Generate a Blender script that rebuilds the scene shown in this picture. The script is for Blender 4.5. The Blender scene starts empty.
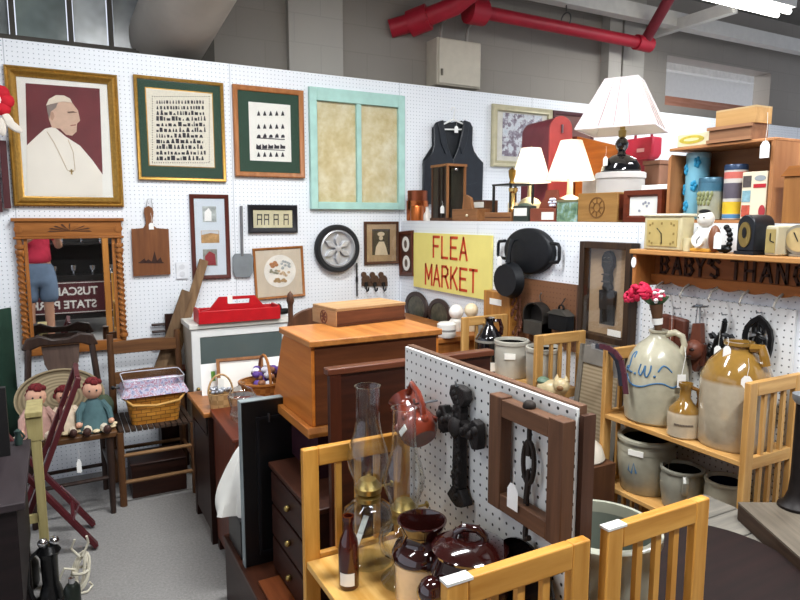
import bpy, bmesh, math, random
from mathutils import Vector, Matrix, Euler
random.seed(7)
PI = math.pi
sc = bpy.context.scene
COL = sc.collection
# ---------------------------------------------------------------- camera geometry (used to measure the place)
FPX = 640.0; PITCH = math.atan(82/640); YAW = math.radians(28.3); EYE = 1.55
def ray(u, v):
    xc = (u-400)/FPX; yc = -(v-300)/FPX
    f = math.cos(PITCH)+yc*math.sin(PITCH); z = -math.sin(PITCH)+yc*math.cos(PITCH)
    return Vector((xc*math.cos(YAW)+f*math.sin(YAW), f*math.cos(YAW)-xc*math.sin(YAW), z))
def aX(u, v, X):
    r = ray(u, v); return Vector((0, 0, EYE))+r*(X/r.x)
def aY(u, v, Y):
    r = ray(u, v); return Vector((0, 0, EYE))+r*(Y/r.y)
def aZ(u, v, Z):
    r = ray(u, v); return Vector((0, 0, EYE))+r*((Z-EYE)/r.z)
YA = 4.2      # face of the long pegboard wall
XB = 2.27     # face of the side pegboard wall
LZ = 1.53     # top of the side wall's ledge
# ---------------------------------------------------------------- mesh builder
class M:
    def __init__(s): s.bm = bmesh.new()
    def _add(s, vs, fs, m=None):
        bv = [s.bm.verts.new((m @ Vector(v)) if m else v) for v in vs]
        for f in fs:
            try: s.bm.faces.new([bv[i] for i in f])
            except ValueError: pass
        return s
    def box(s, x0, x1, y0, y1, z0, z1, m=None):
        vs = [(x, y, z) for z in (z0, z1) for y in (y0, y1) for x in (x0, x1)]
        return s._add(vs, [(0, 2, 3, 1), (4, 5, 7, 6), (0, 1, 5, 4), (2, 6, 7, 3), (0, 4, 6, 2), (1, 3, 7, 5)], m)
    def cbox(s, c, d, m=None):
        return s.box(c[0]-d[0]/2, c[0]+d[0]/2, c[1]-d[1]/2, c[1]+d[1]/2, c[2]-d[2]/2, c[2]+d[2]/2, m)
    def beam(s, p0, p1, w, h, up=(0, 0, 1), m=None):
        p0 = Vector(p0); p1 = Vector(p1); d = (p1-p0).normalized(); a = d.cross(Vector(up))
        if a.length < 1e-4: a = d.cross(Vector((1, 0, 0)))
        a.normalize(); b = a.cross(d)
        vs = []
        for p in (p0, p1):
            for i, j in ((-1, -1), (1, -1), (1, 1), (-1, 1)): vs.append(p+a*(w/2*i)+b*(h/2*j))
        return s._add(vs, [(3, 2, 1, 0), (4, 5, 6, 7), (0, 1, 5, 4), (1, 2, 6, 5), (2, 3, 7, 6), (3, 0, 4, 7)], m)
    def lathe(s, prof, seg=28, c=(0, 0, 0), m=None, sx=1, sy=1):
        vs = []; rings = []
        for r, z in prof:
            if r < 1e-6:
                rings.append([len(vs)]); vs.append((c[0], c[1], c[2]+z))
            else:
                i0 = len(vs)
                for k in range(seg):
                    a = 2*PI*k/seg; vs.append((c[0]+r*sx*math.cos(a), c[1]+r*sy*math.sin(a), c[2]+z))
                rings.append(list(range(i0, i0+seg)))
        fs = []
        for A, B in zip(rings, rings[1:]):
            for k in range(seg):
                k2 = (k+1) % seg
                if len(A) == 1 and len(B) == 1: continue
                if len(A) == 1: fs.append((A[0], B[k2], B[k]))
                elif len(B) == 1: fs.append((A[k], A[k2], B[0]))
                else: fs.append((A[k], A[k2], B[k2], B[k]))
        return s._add(vs, fs, m)
    def tube(s, pts, r, seg=8, closed=False, m=None):
        P = [Vector(p) for p in pts]; n = len(P)
        R = r if isinstance(r, (list, tuple)) else [r]*n
        t0 = (P[1]-P[0]).normalized(); up = Vector((0, 0, 1)) if abs(t0.z) < .9 else Vector((1, 0, 0))
        a = t0.cross(up).normalized(); vs = []
        for i in range(n):
            if closed: t = (P[(i+1) % n]-P[i-1])
            else: t = P[min(i+1, n-1)]-P[max(i-1, 0)]
            t.normalize(); a = (a-t*a.dot(t)).normalized(); b = t.cross(a)
            for k in range(seg):
                th = 2*PI*k/seg; vs.append(P[i]+a*(R[i]*math.cos(th))+b*(R[i]*math.sin(th)))
        fs = []
        for i in range(n if closed else n-1):
            j = (i+1) % n
            for k in range(seg):
                k2 = (k+1) % seg; fs.append((i*seg+k, i*seg+k2, j*seg+k2, j*seg+k))
        if not closed:
            fs.append(tuple(range(seg-1, -1, -1))); fs.append(tuple((n-1)*seg+k for k in range(seg)))
        return s._add(vs, fs, m)
    def prism(s, poly, y0, y1, m=None):          # polygon in x,z run along y
        n = len(poly)
        vs = [(x, y0, z) for x, z in poly]+[(x, y1, z) for x, z in poly]
        fs = [tuple(range(n)), tuple(range(2*n-1, n-1, -1))]
        for k in range(n):
            k2 = (k+1) % n; fs.append((k, n+k, n+k2, k2))
        return s._add(vs, fs, m)
    def sph(s, c, r, seg=16, m=None):
        if not isinstance(r, (tuple, list)): r = (r, r, r)
        n = max(6, seg//2)
        prof = [(math.sin(PI*i/n) if 0 < i < n else 0, -math.cos(PI*i/n)) for i in range(n+1)]
        mm = Matrix.Translation(c) @ Matrix.Diagonal((r[0], r[1], r[2], 1))
        return s.lathe(prof, seg, (0, 0, 0), (m @ mm) if m else mm)
    def disc(s, c, r, y0, y1, seg=28, rz=None, m=None):   # disc facing -y
        rz = rz or r
        return s.prism([(c[0]+r*math.cos(2*PI*k/seg), c[1]+rz*math.sin(2*PI*k/seg)) for k in range(seg)], y0, y1, m)
    def ring(s, c, r0, r1, y0, y1, seg=32, k=1.0):        # flat ring facing -y
        vs = []; fs = []
        for i in range(seg):
            a = 2*PI*i/seg; ca, sa = math.cos(a), math.sin(a)*k
            for r, y in ((r0, y0), (r1, y0), (r1, y1), (r0, y1)): vs.append((c[0]+r*ca, y, c[1]+r*sa))
        for i in range(seg):
            j = (i+1) % seg
            for q in range(4):
                q2 = (q+1) % 4; fs.append((i*4+q, i*4+q2, j*4+q2, j*4+q))
        return s._add(vs, fs)
    def frame(s, W, H, prof, m=None):              # mitred picture moulding: prof = (inset, height towards -y)
        vs = []; fs = []
        for d, h in prof:
            a, b = W/2-d, H/2-d
            vs += [(-a, -h, -b), (a, -h, -b), (a, -h, b), (-a, -h, b)]
        n = len(prof)
        for i in range(n):
            j = (i+1) % n
            for k in range(4):
                k2 = (k+1) % 4; fs.append((i*4+k, i*4+k2, j*4+k2, j*4+k))
        return s._add(vs, fs, m)
    def grid(s, f, nu, nv, m=None):
        vs = [f(i/nu, j/nv) for i in range(nu+1) for j in range(nv+1)]
        fs = [(i*(nv+1)+j, (i+1)*(nv+1)+j, (i+1)*(nv+1)+j+1, i*(nv+1)+j+1) for i in range(nu) for j in range(nv)]
        return s._add(vs, fs, m)
    def out(s, name, mat, par=None, loc=None, rz=0, bev=0, solid=0, sub=0, merge=False, rot=None):
        bm = s.bm
        if merge: bmesh.ops.remove_doubles(bm, verts=bm.verts, dist=1e-5)
        bmesh.ops.recalc_face_normals(bm, faces=bm.faces)
        me = bpy.data.meshes.new(name); bm.to_mesh(me); bm.free()
        for p in me.polygons: p.use_smooth = True
        me.set_sharp_from_angle(angle=math.radians(38))
        o = bpy.data.objects.new(name, me); COL.objects.link(o)
        if mat: me.materials.append(mat)
        if par: o.parent = par
        if loc is not None: o.location = loc
        if rot: o.rotation_euler = rot
        else: o.rotation_euler = (0, 0, rz)
        if solid:
            md = o.modifiers.new('solid', 'SOLIDIFY'); md.thickness = solid; md.offset = 0
        if bev:
            md = o.modifiers.new('bevel', 'BEVEL'); md.width = bev; md.segments = 2; md.limit_method = 'ANGLE'; md.angle_limit = math.radians(40)
        if sub:
            md = o.modifiers.new('subd', 'SUBSURF'); md.levels = sub; md.render_levels = sub
        return o
def tag(o, label, cat, group=None, kind=None):
    o['label'] = label; o['category'] = cat
    if group: o['group'] = group
    if kind: o['kind'] = kind
    return o
def thing(name, label, cat, loc=(0, 0, 0), rz=0, group=None, rot=None):
    o = bpy.data.objects.new(name, None); COL.objects.link(o); o.empty_display_size = .05
    o.location = loc; o.rotation_euler = rot if rot else (0, 0, rz)
    return tag(o, label, cat, group)
def struct(o): o['kind'] = 'structure'; return o
def dup(root, loc, label, rz=None):
    r = root.copy(); COL.objects.link(r); r.location = loc; r['label'] = label
    if rz is not None: r.rotation_euler = (0, 0, rz)
    for ch in list(root.children):
        c = ch.copy(); COL.objects.link(c); c.parent = r
        for g in ch.children:
            d = g.copy(); COL.objects.link(d); d.parent = c
    return r
def textmesh(name, s, h, mat, par, loc, rot=(PI/2, 0, 0), depth=.001, xs=1.0, bold=0):
    cu = bpy.data.curves.new(name, 'FONT'); cu.body = s; cu.size = h*1.38; cu.align_x = 'CENTER'; cu.align_y = 'CENTER'
    cu.extrude = depth; cu.offset = bold
    o = bpy.data.objects.new(name+'_c', cu); COL.objects.link(o)
    dg = bpy.context.evaluated_depsgraph_get()
    me = bpy.data.meshes.new_from_object(o.evaluated_get(dg)); bpy.data.objects.remove(o); bpy.data.curves.remove(cu)
    me.name = name; me.materials.clear(); me.materials.append(mat)
    t = bpy.data.objects.new(name, me); COL.objects.link(t); t.parent = par; t.location = loc; t.rotation_euler = rot; t.scale = (xs, 1, 1)
    return t
# ---------------------------------------------------------------- materials
def lin(h):
    h = h.lstrip('#'); v = [int(h[i:i+2], 16)/255 for i in (0, 2, 4)]
    return tuple((c/12.92 if c <= .04045 else ((c+.055)/1.055)**2.4) for c in v)+(1,)
MATS = {}
def nt(name):
    m = bpy.data.materials.new(name); m.use_nodes = True; n = m.node_tree; b = n.nodes['Principled BSDF']
    return m, n, b
def mixcol(n, fac, a, b):
    r = n.nodes.new('ShaderNodeMix'); r.data_type = 'RGBA'
    if fac is not None: n.links.new(fac, r.inputs[0])
    for i, c in ((6, a), (7, b)):
        if isinstance(c, tuple): r.inputs[i].default_value = c
        else: n.links.new(c, r.inputs[i])
    return r.outputs[2]
def coords(n, scale=(1, 1, 1), loc=(0, 0, 0), rot=(0, 0, 0)):
    tc = n.nodes.new('ShaderNodeTexCoord'); mp = n.nodes.new('ShaderNodeMapping')
    mp.inputs['Scale'].default_value = scale; mp.inputs['Location'].default_value = loc; mp.inputs['Rotation'].default_value = rot
    n.links.new(tc.outputs['Object'], mp.inputs['Vector']); return mp.outputs[0]
def noise(n, vec, scale, detail=3, rough=.55):
    t = n.nodes.new('ShaderNodeTexNoise'); t.inputs['Scale'].default_value = scale; t.inputs['Detail'].default_value = detail
    t.inputs['Roughness'].default_value = rough; n.links.new(vec, t.inputs['Vector']); return t.outputs[0]
def ramp(n, fac, stops):
    r = n.nodes.new('ShaderNodeValToRGB'); e = r.color_ramp.elements
    while len(e) < len(stops): e.new(.5)
    for k, (p, c) in zip(e, stops): k.position = p; k.color = c
    n.links.new(fac, r.inputs[0]); return r.outputs[0]
def bump(n, b, h, st, dist=.002):
    k = n.nodes.new('ShaderNodeBump'); k.inputs['Strength'].default_value = st; k.inputs['Distance'].default_value = dist
    n.links.new(h, k.inputs['Height']); n.links.new(k.outputs[0], b.inputs['Normal'])
def shade(c, k): return (min(1, c[0]*k), min(1, c[1]*k), min(1, c[2]*k), 1)
def col(h, rough=.55, metal=0., var=.10, scale=14, coat=0, bmp=0, spec=.4):
    key = (h, rough, metal, var, scale, coat, bmp, spec)
    if key in MATS: return MATS[key]
    m, n, b = nt('surface_'+h.strip('#')); c = lin(h)
    f = noise(n, coords(n), scale)
    cc = ramp(n, f, [(.3, shade(c, 1-var)), (.7, shade(c, 1+var))])
    n.links.new(cc, b.inputs['Base Color']); b.inputs['Roughness'].default_value = rough; b.inputs['Metallic'].default_value = metal
    b.inputs['Specular IOR Level'].default_value = spec
    if coat: b.inputs['Coat Weight'].default_value = coat; b.inputs['Coat Roughness'].default_value = .08
    if bmp: bump(n, b, noise(n, coords(n), scale*4, 4), bmp)
    MATS[key] = m; return m
def wood(h1, h2, axis='z', rough=.45, grain=9, coat=0, k=1.0):
    key = ('w', h1, h2, axis, rough, grain, coat, k)
    if key in MATS: return MATS[key]
    m, n, b = nt('wood_'+h1.strip('#'))
    st = {'x': (.09, 1, 1), 'y': (1, .09, 1), 'z': (1, 1, .09)}[axis]
    v = coords(n, tuple(q*grain*k for q in st))
    f = noise(n, v, 4.5, 5, .6)
    w = n.nodes.new('ShaderNodeTexWave'); w.wave_type = 'RINGS'; w.rings_direction = axis.upper()
    w.inputs['Scale'].default_value = .55; w.inputs['Distortion'].default_value = 7; w.inputs['Detail'].default_value = 2
    n.links.new(v, w.inputs['Vector'])
    c1, c2 = lin(h1), lin(h2)
    base = ramp(n, f, [(.32, c1), (.68, c2)])
    dark = mixcol(n, None, shade(c1, .62), base)
    r = n.nodes.new('ShaderNodeMath'); r.operation = 'MULTIPLY_ADD'; r.inputs[1].default_value = .3; r.inputs[2].default_value = .7
    n.links.new(w.outputs[1], r.inputs[0])
    dn = dark.node; n.links.new(r.outputs[0], dn.inputs[0])
    n.links.new(dark, b.inputs['Base Color']); b.inputs['Roughness'].default_value = rough; b.inputs['Specular IOR Level'].default_value = .28
    bump(n, b, f, .12, .001)
    MATS[key] = m; return m
def math_node(n, op, a, b=None):
    k = n.nodes.new('ShaderNodeMath'); k.operation = op
    for i, x in enumerate((a, b)):
        if x is None: continue
        if isinstance(x, (int, float)): k.inputs[i].default_value = x
        else: n.links.new(x, k.inputs[i])
    return k.outputs[0]
def pegboard(h, hole, pitch=.0254, rad=.0034, seam=None, rough=.5):
    m, n, b = nt('pegboard_'+h.strip('#')); c = lin(h)
    tc = n.nodes.new('ShaderNodeTexCoord'); sp = n.nodes.new('ShaderNodeSeparateXYZ'); n.links.new(tc.outputs['Object'], sp.inputs[0])
    q = []
    for i in (0, 2):
        f = math_node(n, 'FRACT', math_node(n, 'MULTIPLY', sp.outputs[i], 1/pitch))
        f = math_node(n, 'SUBTRACT', f, .5); q.append(math_node(n, 'MULTIPLY', f, f))
    d = math_node(n, 'ADD', q[0], q[1])
    k = math_node(n, 'LESS_THAN', d, (rad/pitch)**2)
    # holes only on the face, not along the thin edges
    g = n.nodes.new('ShaderNodeNewGeometry')
    vv = n.nodes.new('ShaderNodeVectorTransform'); vv.vector_type = 'NORMAL'; vv.convert_from = 'WORLD'; vv.convert_to = 'OBJECT'
    n.links.new(g.outputs['True Normal'], vv.inputs[0]); s2 = n.nodes.new('ShaderNodeSeparateXYZ'); n.links.new(vv.outputs[0], s2.inputs[0])
    k = math_node(n, 'MULTIPLY', k, math_node(n, 'GREATER_THAN', math_node(n, 'ABSOLUTE', s2.outputs[1]), .7))
    base = ramp(n, noise(n, coords(n), 1.5, 2), [(.3, shade(c, .96)), (.7, c)])
    if seam:
        f = math_node(n, 'FRACT', math_node(n, 'MULTIPLY', math_node(n, 'ADD', sp.outputs[0], seam), 1/1.219))
        k = math_node(n, 'MAXIMUM', k, math_node(n, 'MULTIPLY', math_node(n, 'LESS_THAN', f, .0045), .6))
    n.links.new(mixcol(n, k, base, lin(hole)), b.inputs['Base Color']); b.inputs['Roughness'].default_value = rough
    return m
def thin_glass(name='clear_glass', tint=(1, 1, 1, 1), refl=1.0, ior=1.5):
    if name in MATS: return MATS[name]
    m, n, b = nt(name); n.nodes.remove(b); o = n.nodes['Material Output']
    t = n.nodes.new('ShaderNodeBsdfTransparent'); t.inputs[0].default_value = tint
    g = n.nodes.new('ShaderNodeBsdfGlossy'); g.inputs['Roughness'].default_value = .02
    fr = n.nodes.new('ShaderNodeLayerWeight'); fr.inputs[0].default_value = .5
    f = math_node(n, 'POWER', fr.outputs['Facing'], 4.0); mx = n.nodes.new('ShaderNodeMixShader'); f = math_node(n, 'MULTIPLY', math_node(n, 'ADD', math_node(n, 'MULTIPLY', f, .9), .035), refl)
    n.links.new(f, mx.inputs[0]); n.links.new(t.outputs[0], mx.inputs[1]); n.links.new(g.outputs[0], mx.inputs[2])
    n.links.new(mx.outputs[0], o.inputs[0]); MATS[name] = m; return m
def emit(h, s):
    m, n, b = nt('lamp_light'); b.inputs['Base Color'].default_value = lin(h); b.inputs['Emission Color'].default_value = lin(h); b.inputs['Emission Strength'].default_value = s
    return m
def two_tone(name, ha, hb, z, soft=.01, rough=.15, coat=.6, wob=.01):     # glaze that changes at a dipped line
    m, n, b = nt(name); sp = n.nodes.new('ShaderNodeSeparateXYZ'); v = coords(n); n.links.new(v, sp.inputs[0])
    h = math_node(n, 'ADD', sp.outputs[2], math_node(n, 'MULTIPLY', math_node(n, 'SUBTRACT', noise(n, v, 12), .5), wob))
    k = n.nodes.new('ShaderNodeMapRange'); k.inputs[1].default_value = z-soft; k.inputs[2].default_value = z+soft; n.links.new(h, k.inputs[0])
    f = noise(n, v, 30, 4); a, c = lin(ha), lin(hb)
    n.links.new(mixcol(n, k.outputs[0], ramp(n, f, [(.3, shade(a, .88)), (.7, shade(a, 1.08))]), ramp(n, f, [(.3, shade(c, .85)), (.7, shade(c, 1.1))])), b.inputs['Base Color'])
    b.inputs['Roughness'].default_value = rough; b.inputs['Coat Weight'].default_value = coat; b.inputs['Coat Roughness'].default_value = .06
    return m
PEG = pegboard('#e9edf2', '#9aa3ad', seam=1.219*4-aY(229, 70, YA).x, rad=.0030)
PEGN = pegboard('#dcdcd8', '#20201f', rad=.0035)
PEGBR = pegboard('#775036', '#4a2c1a', rad=.003)
W_HONEY = wood('#b97d2f', '#d69f4d', 'x', .45); W_HONEYZ = wood('#b97d2f', '#d69f4d', 'z', .45); W_HONEYY = wood('#cc9544', '#e6b96e', 'y', .45)
W_PINE = wood('#c08c4c', '#d8ac6c', 'y', .45); W_PINEZ = wood('#b98748', '#d6aa6a', 'z', .45); W_PINEX = wood('#b98748', '#d6aa6a', 'x', .45)
W_OAK = wood('#8a5426', '#a96c36', 'z', .4); W_OAKX = wood('#8a5426', '#a96c36', 'x', .4)
W_ORANGE = wood('#b3621f', '#ca7b33', 'z', .5); W_ORX = wood('#b3621f', '#ca7b33', 'x', .5)
W_DARK = wood('#23100a', '#331910', 'z', .45); W_DARKX = wood('#23100a', '#331910', 'x', .45)
W_RED = wood('#54200f', '#6d3018', 'z', .38, coat=.2); W_REDX = wood('#54200f', '#6d3018', 'x', .38, coat=.2)
W_WALN = wood('#4a2e1e', '#5f3e2a', 'z', .5); W_WALNX = wood('#4a2e1e', '#5f3e2a', 'x', .5)
W_MID = wood('#7c5030', '#9a6a42', 'z', .45); W_MIDX = wood('#7c5030', '#9a6a42', 'x', .45)
W_WEATH = wood('#6e5238', '#8d7150', 'z', .6)
W_GREY = wood('#706c64', '#8e897e', 'x', .7)
W_YEL = wood('#9d905f', '#b3a674', 'z', .5)
GOLD = col('#a8803a', .4, .6, .18, 60); BRASS = col('#a18a52', .32, .85, .1); COPPER = col('#b5653a', .25, 1, .12); IRON = col('#191817', .55, .4, .25, 40, bmp=.3)
STEEL = col('#9aa0a6', .3, 1, .08); CHROME = col('#d8d8da', .12, 1, .03); PAPER = col('#eeece4', .8, 0, .03); CREAM = col('#e4d9bd', .6, 0, .05)
WHITE = col('#f2f2ef', .5, 0, .03); BLACK = col('#101011', .35, 0, .1); GREEN = col('#2b4637', .8, 0, .08, 60); GLASS = thin_glass('clear_glass'); PANE = thin_glass('picture_glass', refl=.85)
BROWNGL = col('#2a0c0a', .08, 0, .25, 8, coat=1.0, spec=.6)
def price_tag(par, x, y, z, w=.026, h=.042, rx=0, string=.04):
    s = M().prism([(x-w/2, z-h), (x+w/2, z-h), (x+w/2, z-h*.25), (x+w*.22, z), (x-w*.22, z), (x-w/2, z-h*.25)], y-.0006, y+.0006).out('price_tag', WHITE, par)
    if string: M().tube([(x, y, z-.004), (x+.004, y, z+string*.5), (x, y+.002, z+string)], .0008, 4).out('string', WHITE, s)
    return s
# rectangle of a wall-hung thing: centre, width, height
def rectA(u0, u1, v0, v1, off=0):
    Y = YA-off; vc = (v0+v1)/2; uc = (u0+u1)/2
    x0 = aY(u0, vc, Y).x; x1 = aY(u1, vc, Y).x; z1 = aY(uc, v0, Y).z; z0 = aY(uc, v1, Y).z
    return Vector(((x0+x1)/2, Y, (z0+z1)/2)), x1-x0, z1-z0
def rectB(u0, u1, v0, v1, X=XB):
    vc = (v0+v1)/2; uc = (u0+u1)/2
    y0 = aX(u0, vc, X).y; y1 = aX(u1, vc, X).y; z1 = aX(uc, v0, X).z; z0 = aX(uc, v1, X).z
    return Vector((X, (y0+y1)/2, (z0+z1)/2)), y0-y1, z1-z0
RB = -PI/2

EXPO = 0.95; AMB = 0.6
LIGHTS = [(.9, 2.3, 38, 'lit fluorescent tube light over the middle of the wall'), (3.1, 1.2, 27, 'lit fluorescent tube light over the right hand shelves'), (1.2, .1, 50, 'lit fluorescent tube light just above the viewpoint'), (-1.0, 1.2, 12, 'lit fluorescent tube light over the left aisle')]

# ================================================================ the room
m, n, b = nt('carpet'); f = noise(n, coords(n), 90, 4, .8); f2 = noise(n, coords(n), 3, 2)
n.links.new(mixcol(n, f2, ramp(n, f, [(.3, lin('#7d7a78')), (.7, lin('#a19e9a'))]), ramp(n, f, [(.3, lin('#747271')), (.7, lin('#979592'))])), b.inputs['Base Color']); b.inputs['Roughness'].default_value = .95; bump(n, b, f, .5, .004); CARPET = m
def blocks(name, h, k=.06):
    m, n, b = nt(name); c = lin(h); v = coords(n, rot=(PI/2, 0, 0)); br = n.nodes.new('ShaderNodeTexBrick'); br.inputs['Scale'].default_value = 1; br.inputs['Brick Width'].default_value = .4; br.inputs['Row Height'].default_value = .2
    br.inputs['Mortar Size'].default_value = .004; br.inputs['Color1'].default_value = c; br.inputs['Color2'].default_value = shade(c, 1+k); br.inputs['Mortar'].default_value = shade(c, .86)
    n.links.new(v, br.inputs['Vector']); n.links.new(mixcol(n, noise(n, coords(n), 2.5, 4), br.outputs[0], shade(c, .9)), b.inputs['Base Color']); b.inputs['Roughness'].default_value = .85; return m
CONC = blocks('painted_blockwork', '#98928a'); PILAST = blocks('pale_blockwork', '#b4b0a8')
struct(M().box(-4, 9.5, -3.2, 5.2, -.06, 0).out('floor', CARPET))
struct(M().box(-4, 9.5, -3.2, 5.2, 3.75, 3.8).out('ceiling', col('#77746f', .9, 0, .1, 2)))
# freestanding pegboard walls
struct(M().box(-2.6, 8.2, 0, .03, 0, 2.515).out('wall_pegboard_back', PEG, loc=(0, YA, 0)))
struct(M().box(-3.6, 0, 0, .03, 0, LZ-.012).out('wall_pegboard_side', PEG, loc=(XB, .6, 0), rz=RB))
struct(M().box(-3.59, 0, .0, 1.05, LZ-.012, LZ).out('trim_1', col('#e6e8ea', .5, 0, .04), loc=(XB, .6, 0), rz=RB))
struct(M().box(XB+1.02, XB+1.05, .6, 4.19, 0, LZ-.012).out('wall_partition', col('#dadcdf', .6), None))
# block wall behind, with the opening into the next room on the right and windows at the left
YW = 4.62
ox0, oz1 = aY(667, 58, YW).x, aY(667, 55, YW).z; ox1 = aY(771, 75, YW).x; oz0 = aY(700, 105, YW).z-.04
wl = aY(212, 40, YW).x
w = M(); w.box(wl, ox0, 0, .2, 0, 3.75); w.box(ox1, 9.5, 0, .2, 0, 3.75); w.box(ox0, ox1, 0, .2, oz1, 3.75); w.box(ox0, ox1, 0, .2, 0, oz0)
struct(w.out('wall_back', CONC, loc=(0, YW, 0)))
px0, px1 = aY(289, 40, YW-.06).x, aY(343, 40, YW-.06).x
struct(M().box(px0, px1, -.06, 0, 0, 3.75).out('trim_2', PILAST, loc=(0, YW, 0)))
q0, q1 = aY(608, 80, YW-.1).x, aY(640, 80, YW-.1).x
struct(M().box(q0, q0+.16, -.1, 0, 0, 3.75).box(q0+.24, q1+.1, -.05, 0, 0, 3.75).out('trim_3', PILAST, loc=(0, YW, 0)))
# next room seen through the opening
struct(M().box(ox0-2, ox1+9, 0, .1, 0, 4.2).out('wall_next_room', col('#d8d5d0', .8, 0, .04), loc=(0, 8.2, 0)))
struct(M().box(ox0-2, ox1+9, 4.9, 8.2, 4.2, 4.3).out('ceiling_next_room', col('#d6d3ce', .8, 0, .04)))
for i, y in enumerate((5.6, 6.6, 7.6)):
    struct(M().box(ox0-2, ox1+9, y, y+.12, 4.0, 4.2).out('trim_%d' % (10+i), col('#c4c0ba', .7)))
struct(M().box(ox0+.01, ox1-.01, .02, .18, oz0, oz0+.10).out('trim_4', wood('#a06a52', '#b98470', 'x', .6), loc=(0, YW+.02, 0)))
# steel framed windows above the wall at the left, pane by pane
wz0 = aY(60, 47, YW).z
FR = col('#4a453e', .6, 0, .15, 6)
struct(M().box(-3.5, wl, -.05, .06, wz0-.045, wz0+.02).out('trim_5', FR, loc=(0, YW, 0)))
struct(M().box(wl-.09, wl, -.06, .1, 0, 3.75).out('trim_6', col('#55514a', .7), loc=(0, YW, 0)))
struct(M().box(-3.5, wl-.09, 0, .08, 0, wz0-.045).out('wall_under_window', CONC, loc=(0, YW, 0)))
WG = col('#5d6664', .25, 0, .45, 5)
xs = [-3.5, aY(12, 20, YW).x, aY(70, 20, YW).x, aY(110, 20, YW).x, aY(160, 20, YW).x]
hues = ['#8f9696', '#7d8a88', '#c3cacc', '#8a8f90']
for i in range(4):
    f = struct(M().frame(xs[i+1]-xs[i], 1.0, [(0, 0), (0, .05), (.014, .05), (.014, 0)]).out('window_%d' % (i+1), FR, loc=((xs[i]+xs[i+1])/2, YW+.02, wz0+.52)))
    M().box(-(xs[i+1]-xs[i])/2+.02, (xs[i+1]-xs[i])/2-.02, 0, .01, -.49, .49).out('pane', col(hues[i], .2, 0, .5, 3), f)
struct(M().box(xs[4], wl-.09, .02, .03, wz0+.03, 3.75).out('wall_panel', col('#c9c7c3', .7, 0, .1, 3), loc=(0, YW+.25, 0)))
# white ceiling beams
BW = col('#d9d7d2', .6, 0, .05)
struct(M().box(3.2, 9.2, -.05, .05, 3.34, 3.47).out('trim_7', BW, loc=(0, 4.36, 0)))
a = aZ(640, 38, 3.35); b2 = aZ(735, 8, 3.35)
struct(M().beam((a.x, a.y, 3.36), (b2.x, b2.y, 3.36), .07, .1).out('trim_8', BW))
# the big duct through the window
t = thing('air_duct', 'wide grey round duct passing through the window above the pegboard', 'duct', (0, 0, 0))
p0 = aY(163, 48, YW+.15); p1 = aY(196, -20, 4.0)
d = (p1-p0).normalized(); mt = d.to_track_quat('Z', 'Y').to_matrix().to_4x4(); mt.translation = p0
R = .24
M().lathe([(0, -.1), (R, -.1), (R, 1.35), (R*.98, 1.35), (0, 1.35)], 36, m=mt).out('pipe', col('#b5ada2', .5, .1, .1, 4), t)
M().lathe([(R, .0), (R+.03, .0), (R+.03, .05), (R, .05)], 36, m=mt).out('collar', col('#5b5f62', .5, .4), t)
t = thing('red_sprinkler_pipe', 'fat red sprinkler pipe with couplings running along the block wall', 'pipe')
RP = col('#b01f33', .45, 0, .12, 8)
A0 = aY(390, 29, YW+.0); A1 = aY(420, 20, 4.5); A2 = aY(455, 6, 4.3); A3 = aY(480, -14, 4.15)
M().tube([A0, A1, A2, A3], .07, 14).out('riser', RP, t)
M().tube([A1-(A2-A1)*.3, A1+(A2-A1)*.25], .1, 14).out('coupling', RP, t)
M().tube([aY(472, 10, 4.35), aY(646, 44, 4.35)], .052, 12).out('pipe', RP, t)
M().tube([aY(468, 10, 4.35), aY(484, 13, 4.35)], .1, 14).out('coupling', RP, t)
M().tube([aY(636, 42, 4.35), aY(650, 45, 4.35)], .068, 12).out('coupling', RP, t)
g = aY(644, 43, 4.35); M().tube([g, g+Vector((-.05, -.5, .55))], .05, 12).out('branch', col('#7c2430', .5), t)
k = aY(566, 20, 4.35); M().tube([k+Vector((0, 0, .07)), k+Vector((0, 0, .5))], .006, 6).tube([k+Vector((.0, -.06*math.cos(a), -.06*math.sin(a))) for a in [i*PI/6 for i in range(13)]], .006, 6).out('hanger', col('#6a6a6a', .4, .8), t)
c, W, H = Vector((0, 0, 0)), 0, 0
x0, x1 = aY(437, 60, 4.45).x, aY(481, 60, 4.45).x; z1, z0 = aY(460, 40, 4.45).z, aY(460, 87, 4.45).z
t = thing('electrical_box', 'cream metal electrical cabinet on the block wall with two conduits on top', 'electrical box', ((x0+x1)/2, 4.45, z0))
EB = col('#c9c1b0', .5, 0, .05)
M().box(-(x1-x0)/2, (x1-x0)/2, 0, .17, 0, z1-z0).out('body', EB, t, bev=.008)
M().box(-(x1-x0)/2+.012, (x1-x0)/2-.012, -.012, 0, .012, z1-z0-.012).out('door', EB, t, bev=.004)
M().box(-(x1-x0)/2+.03, -(x1-x0)/2+.045, -.022, -.012, .07, .12).out('latch', col('#6d675c', .4, .6), t)
for s in (-.13, .12):
    M().tube([(s, .08, z1-z0), (s, .08, z1-z0+.06), (s+.03, .11, z1-z0+.14), (s+.1, .16, z1-z0+.2)], .014, 8).out('conduit', col('#a9a59c', .5, .3), t)
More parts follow.
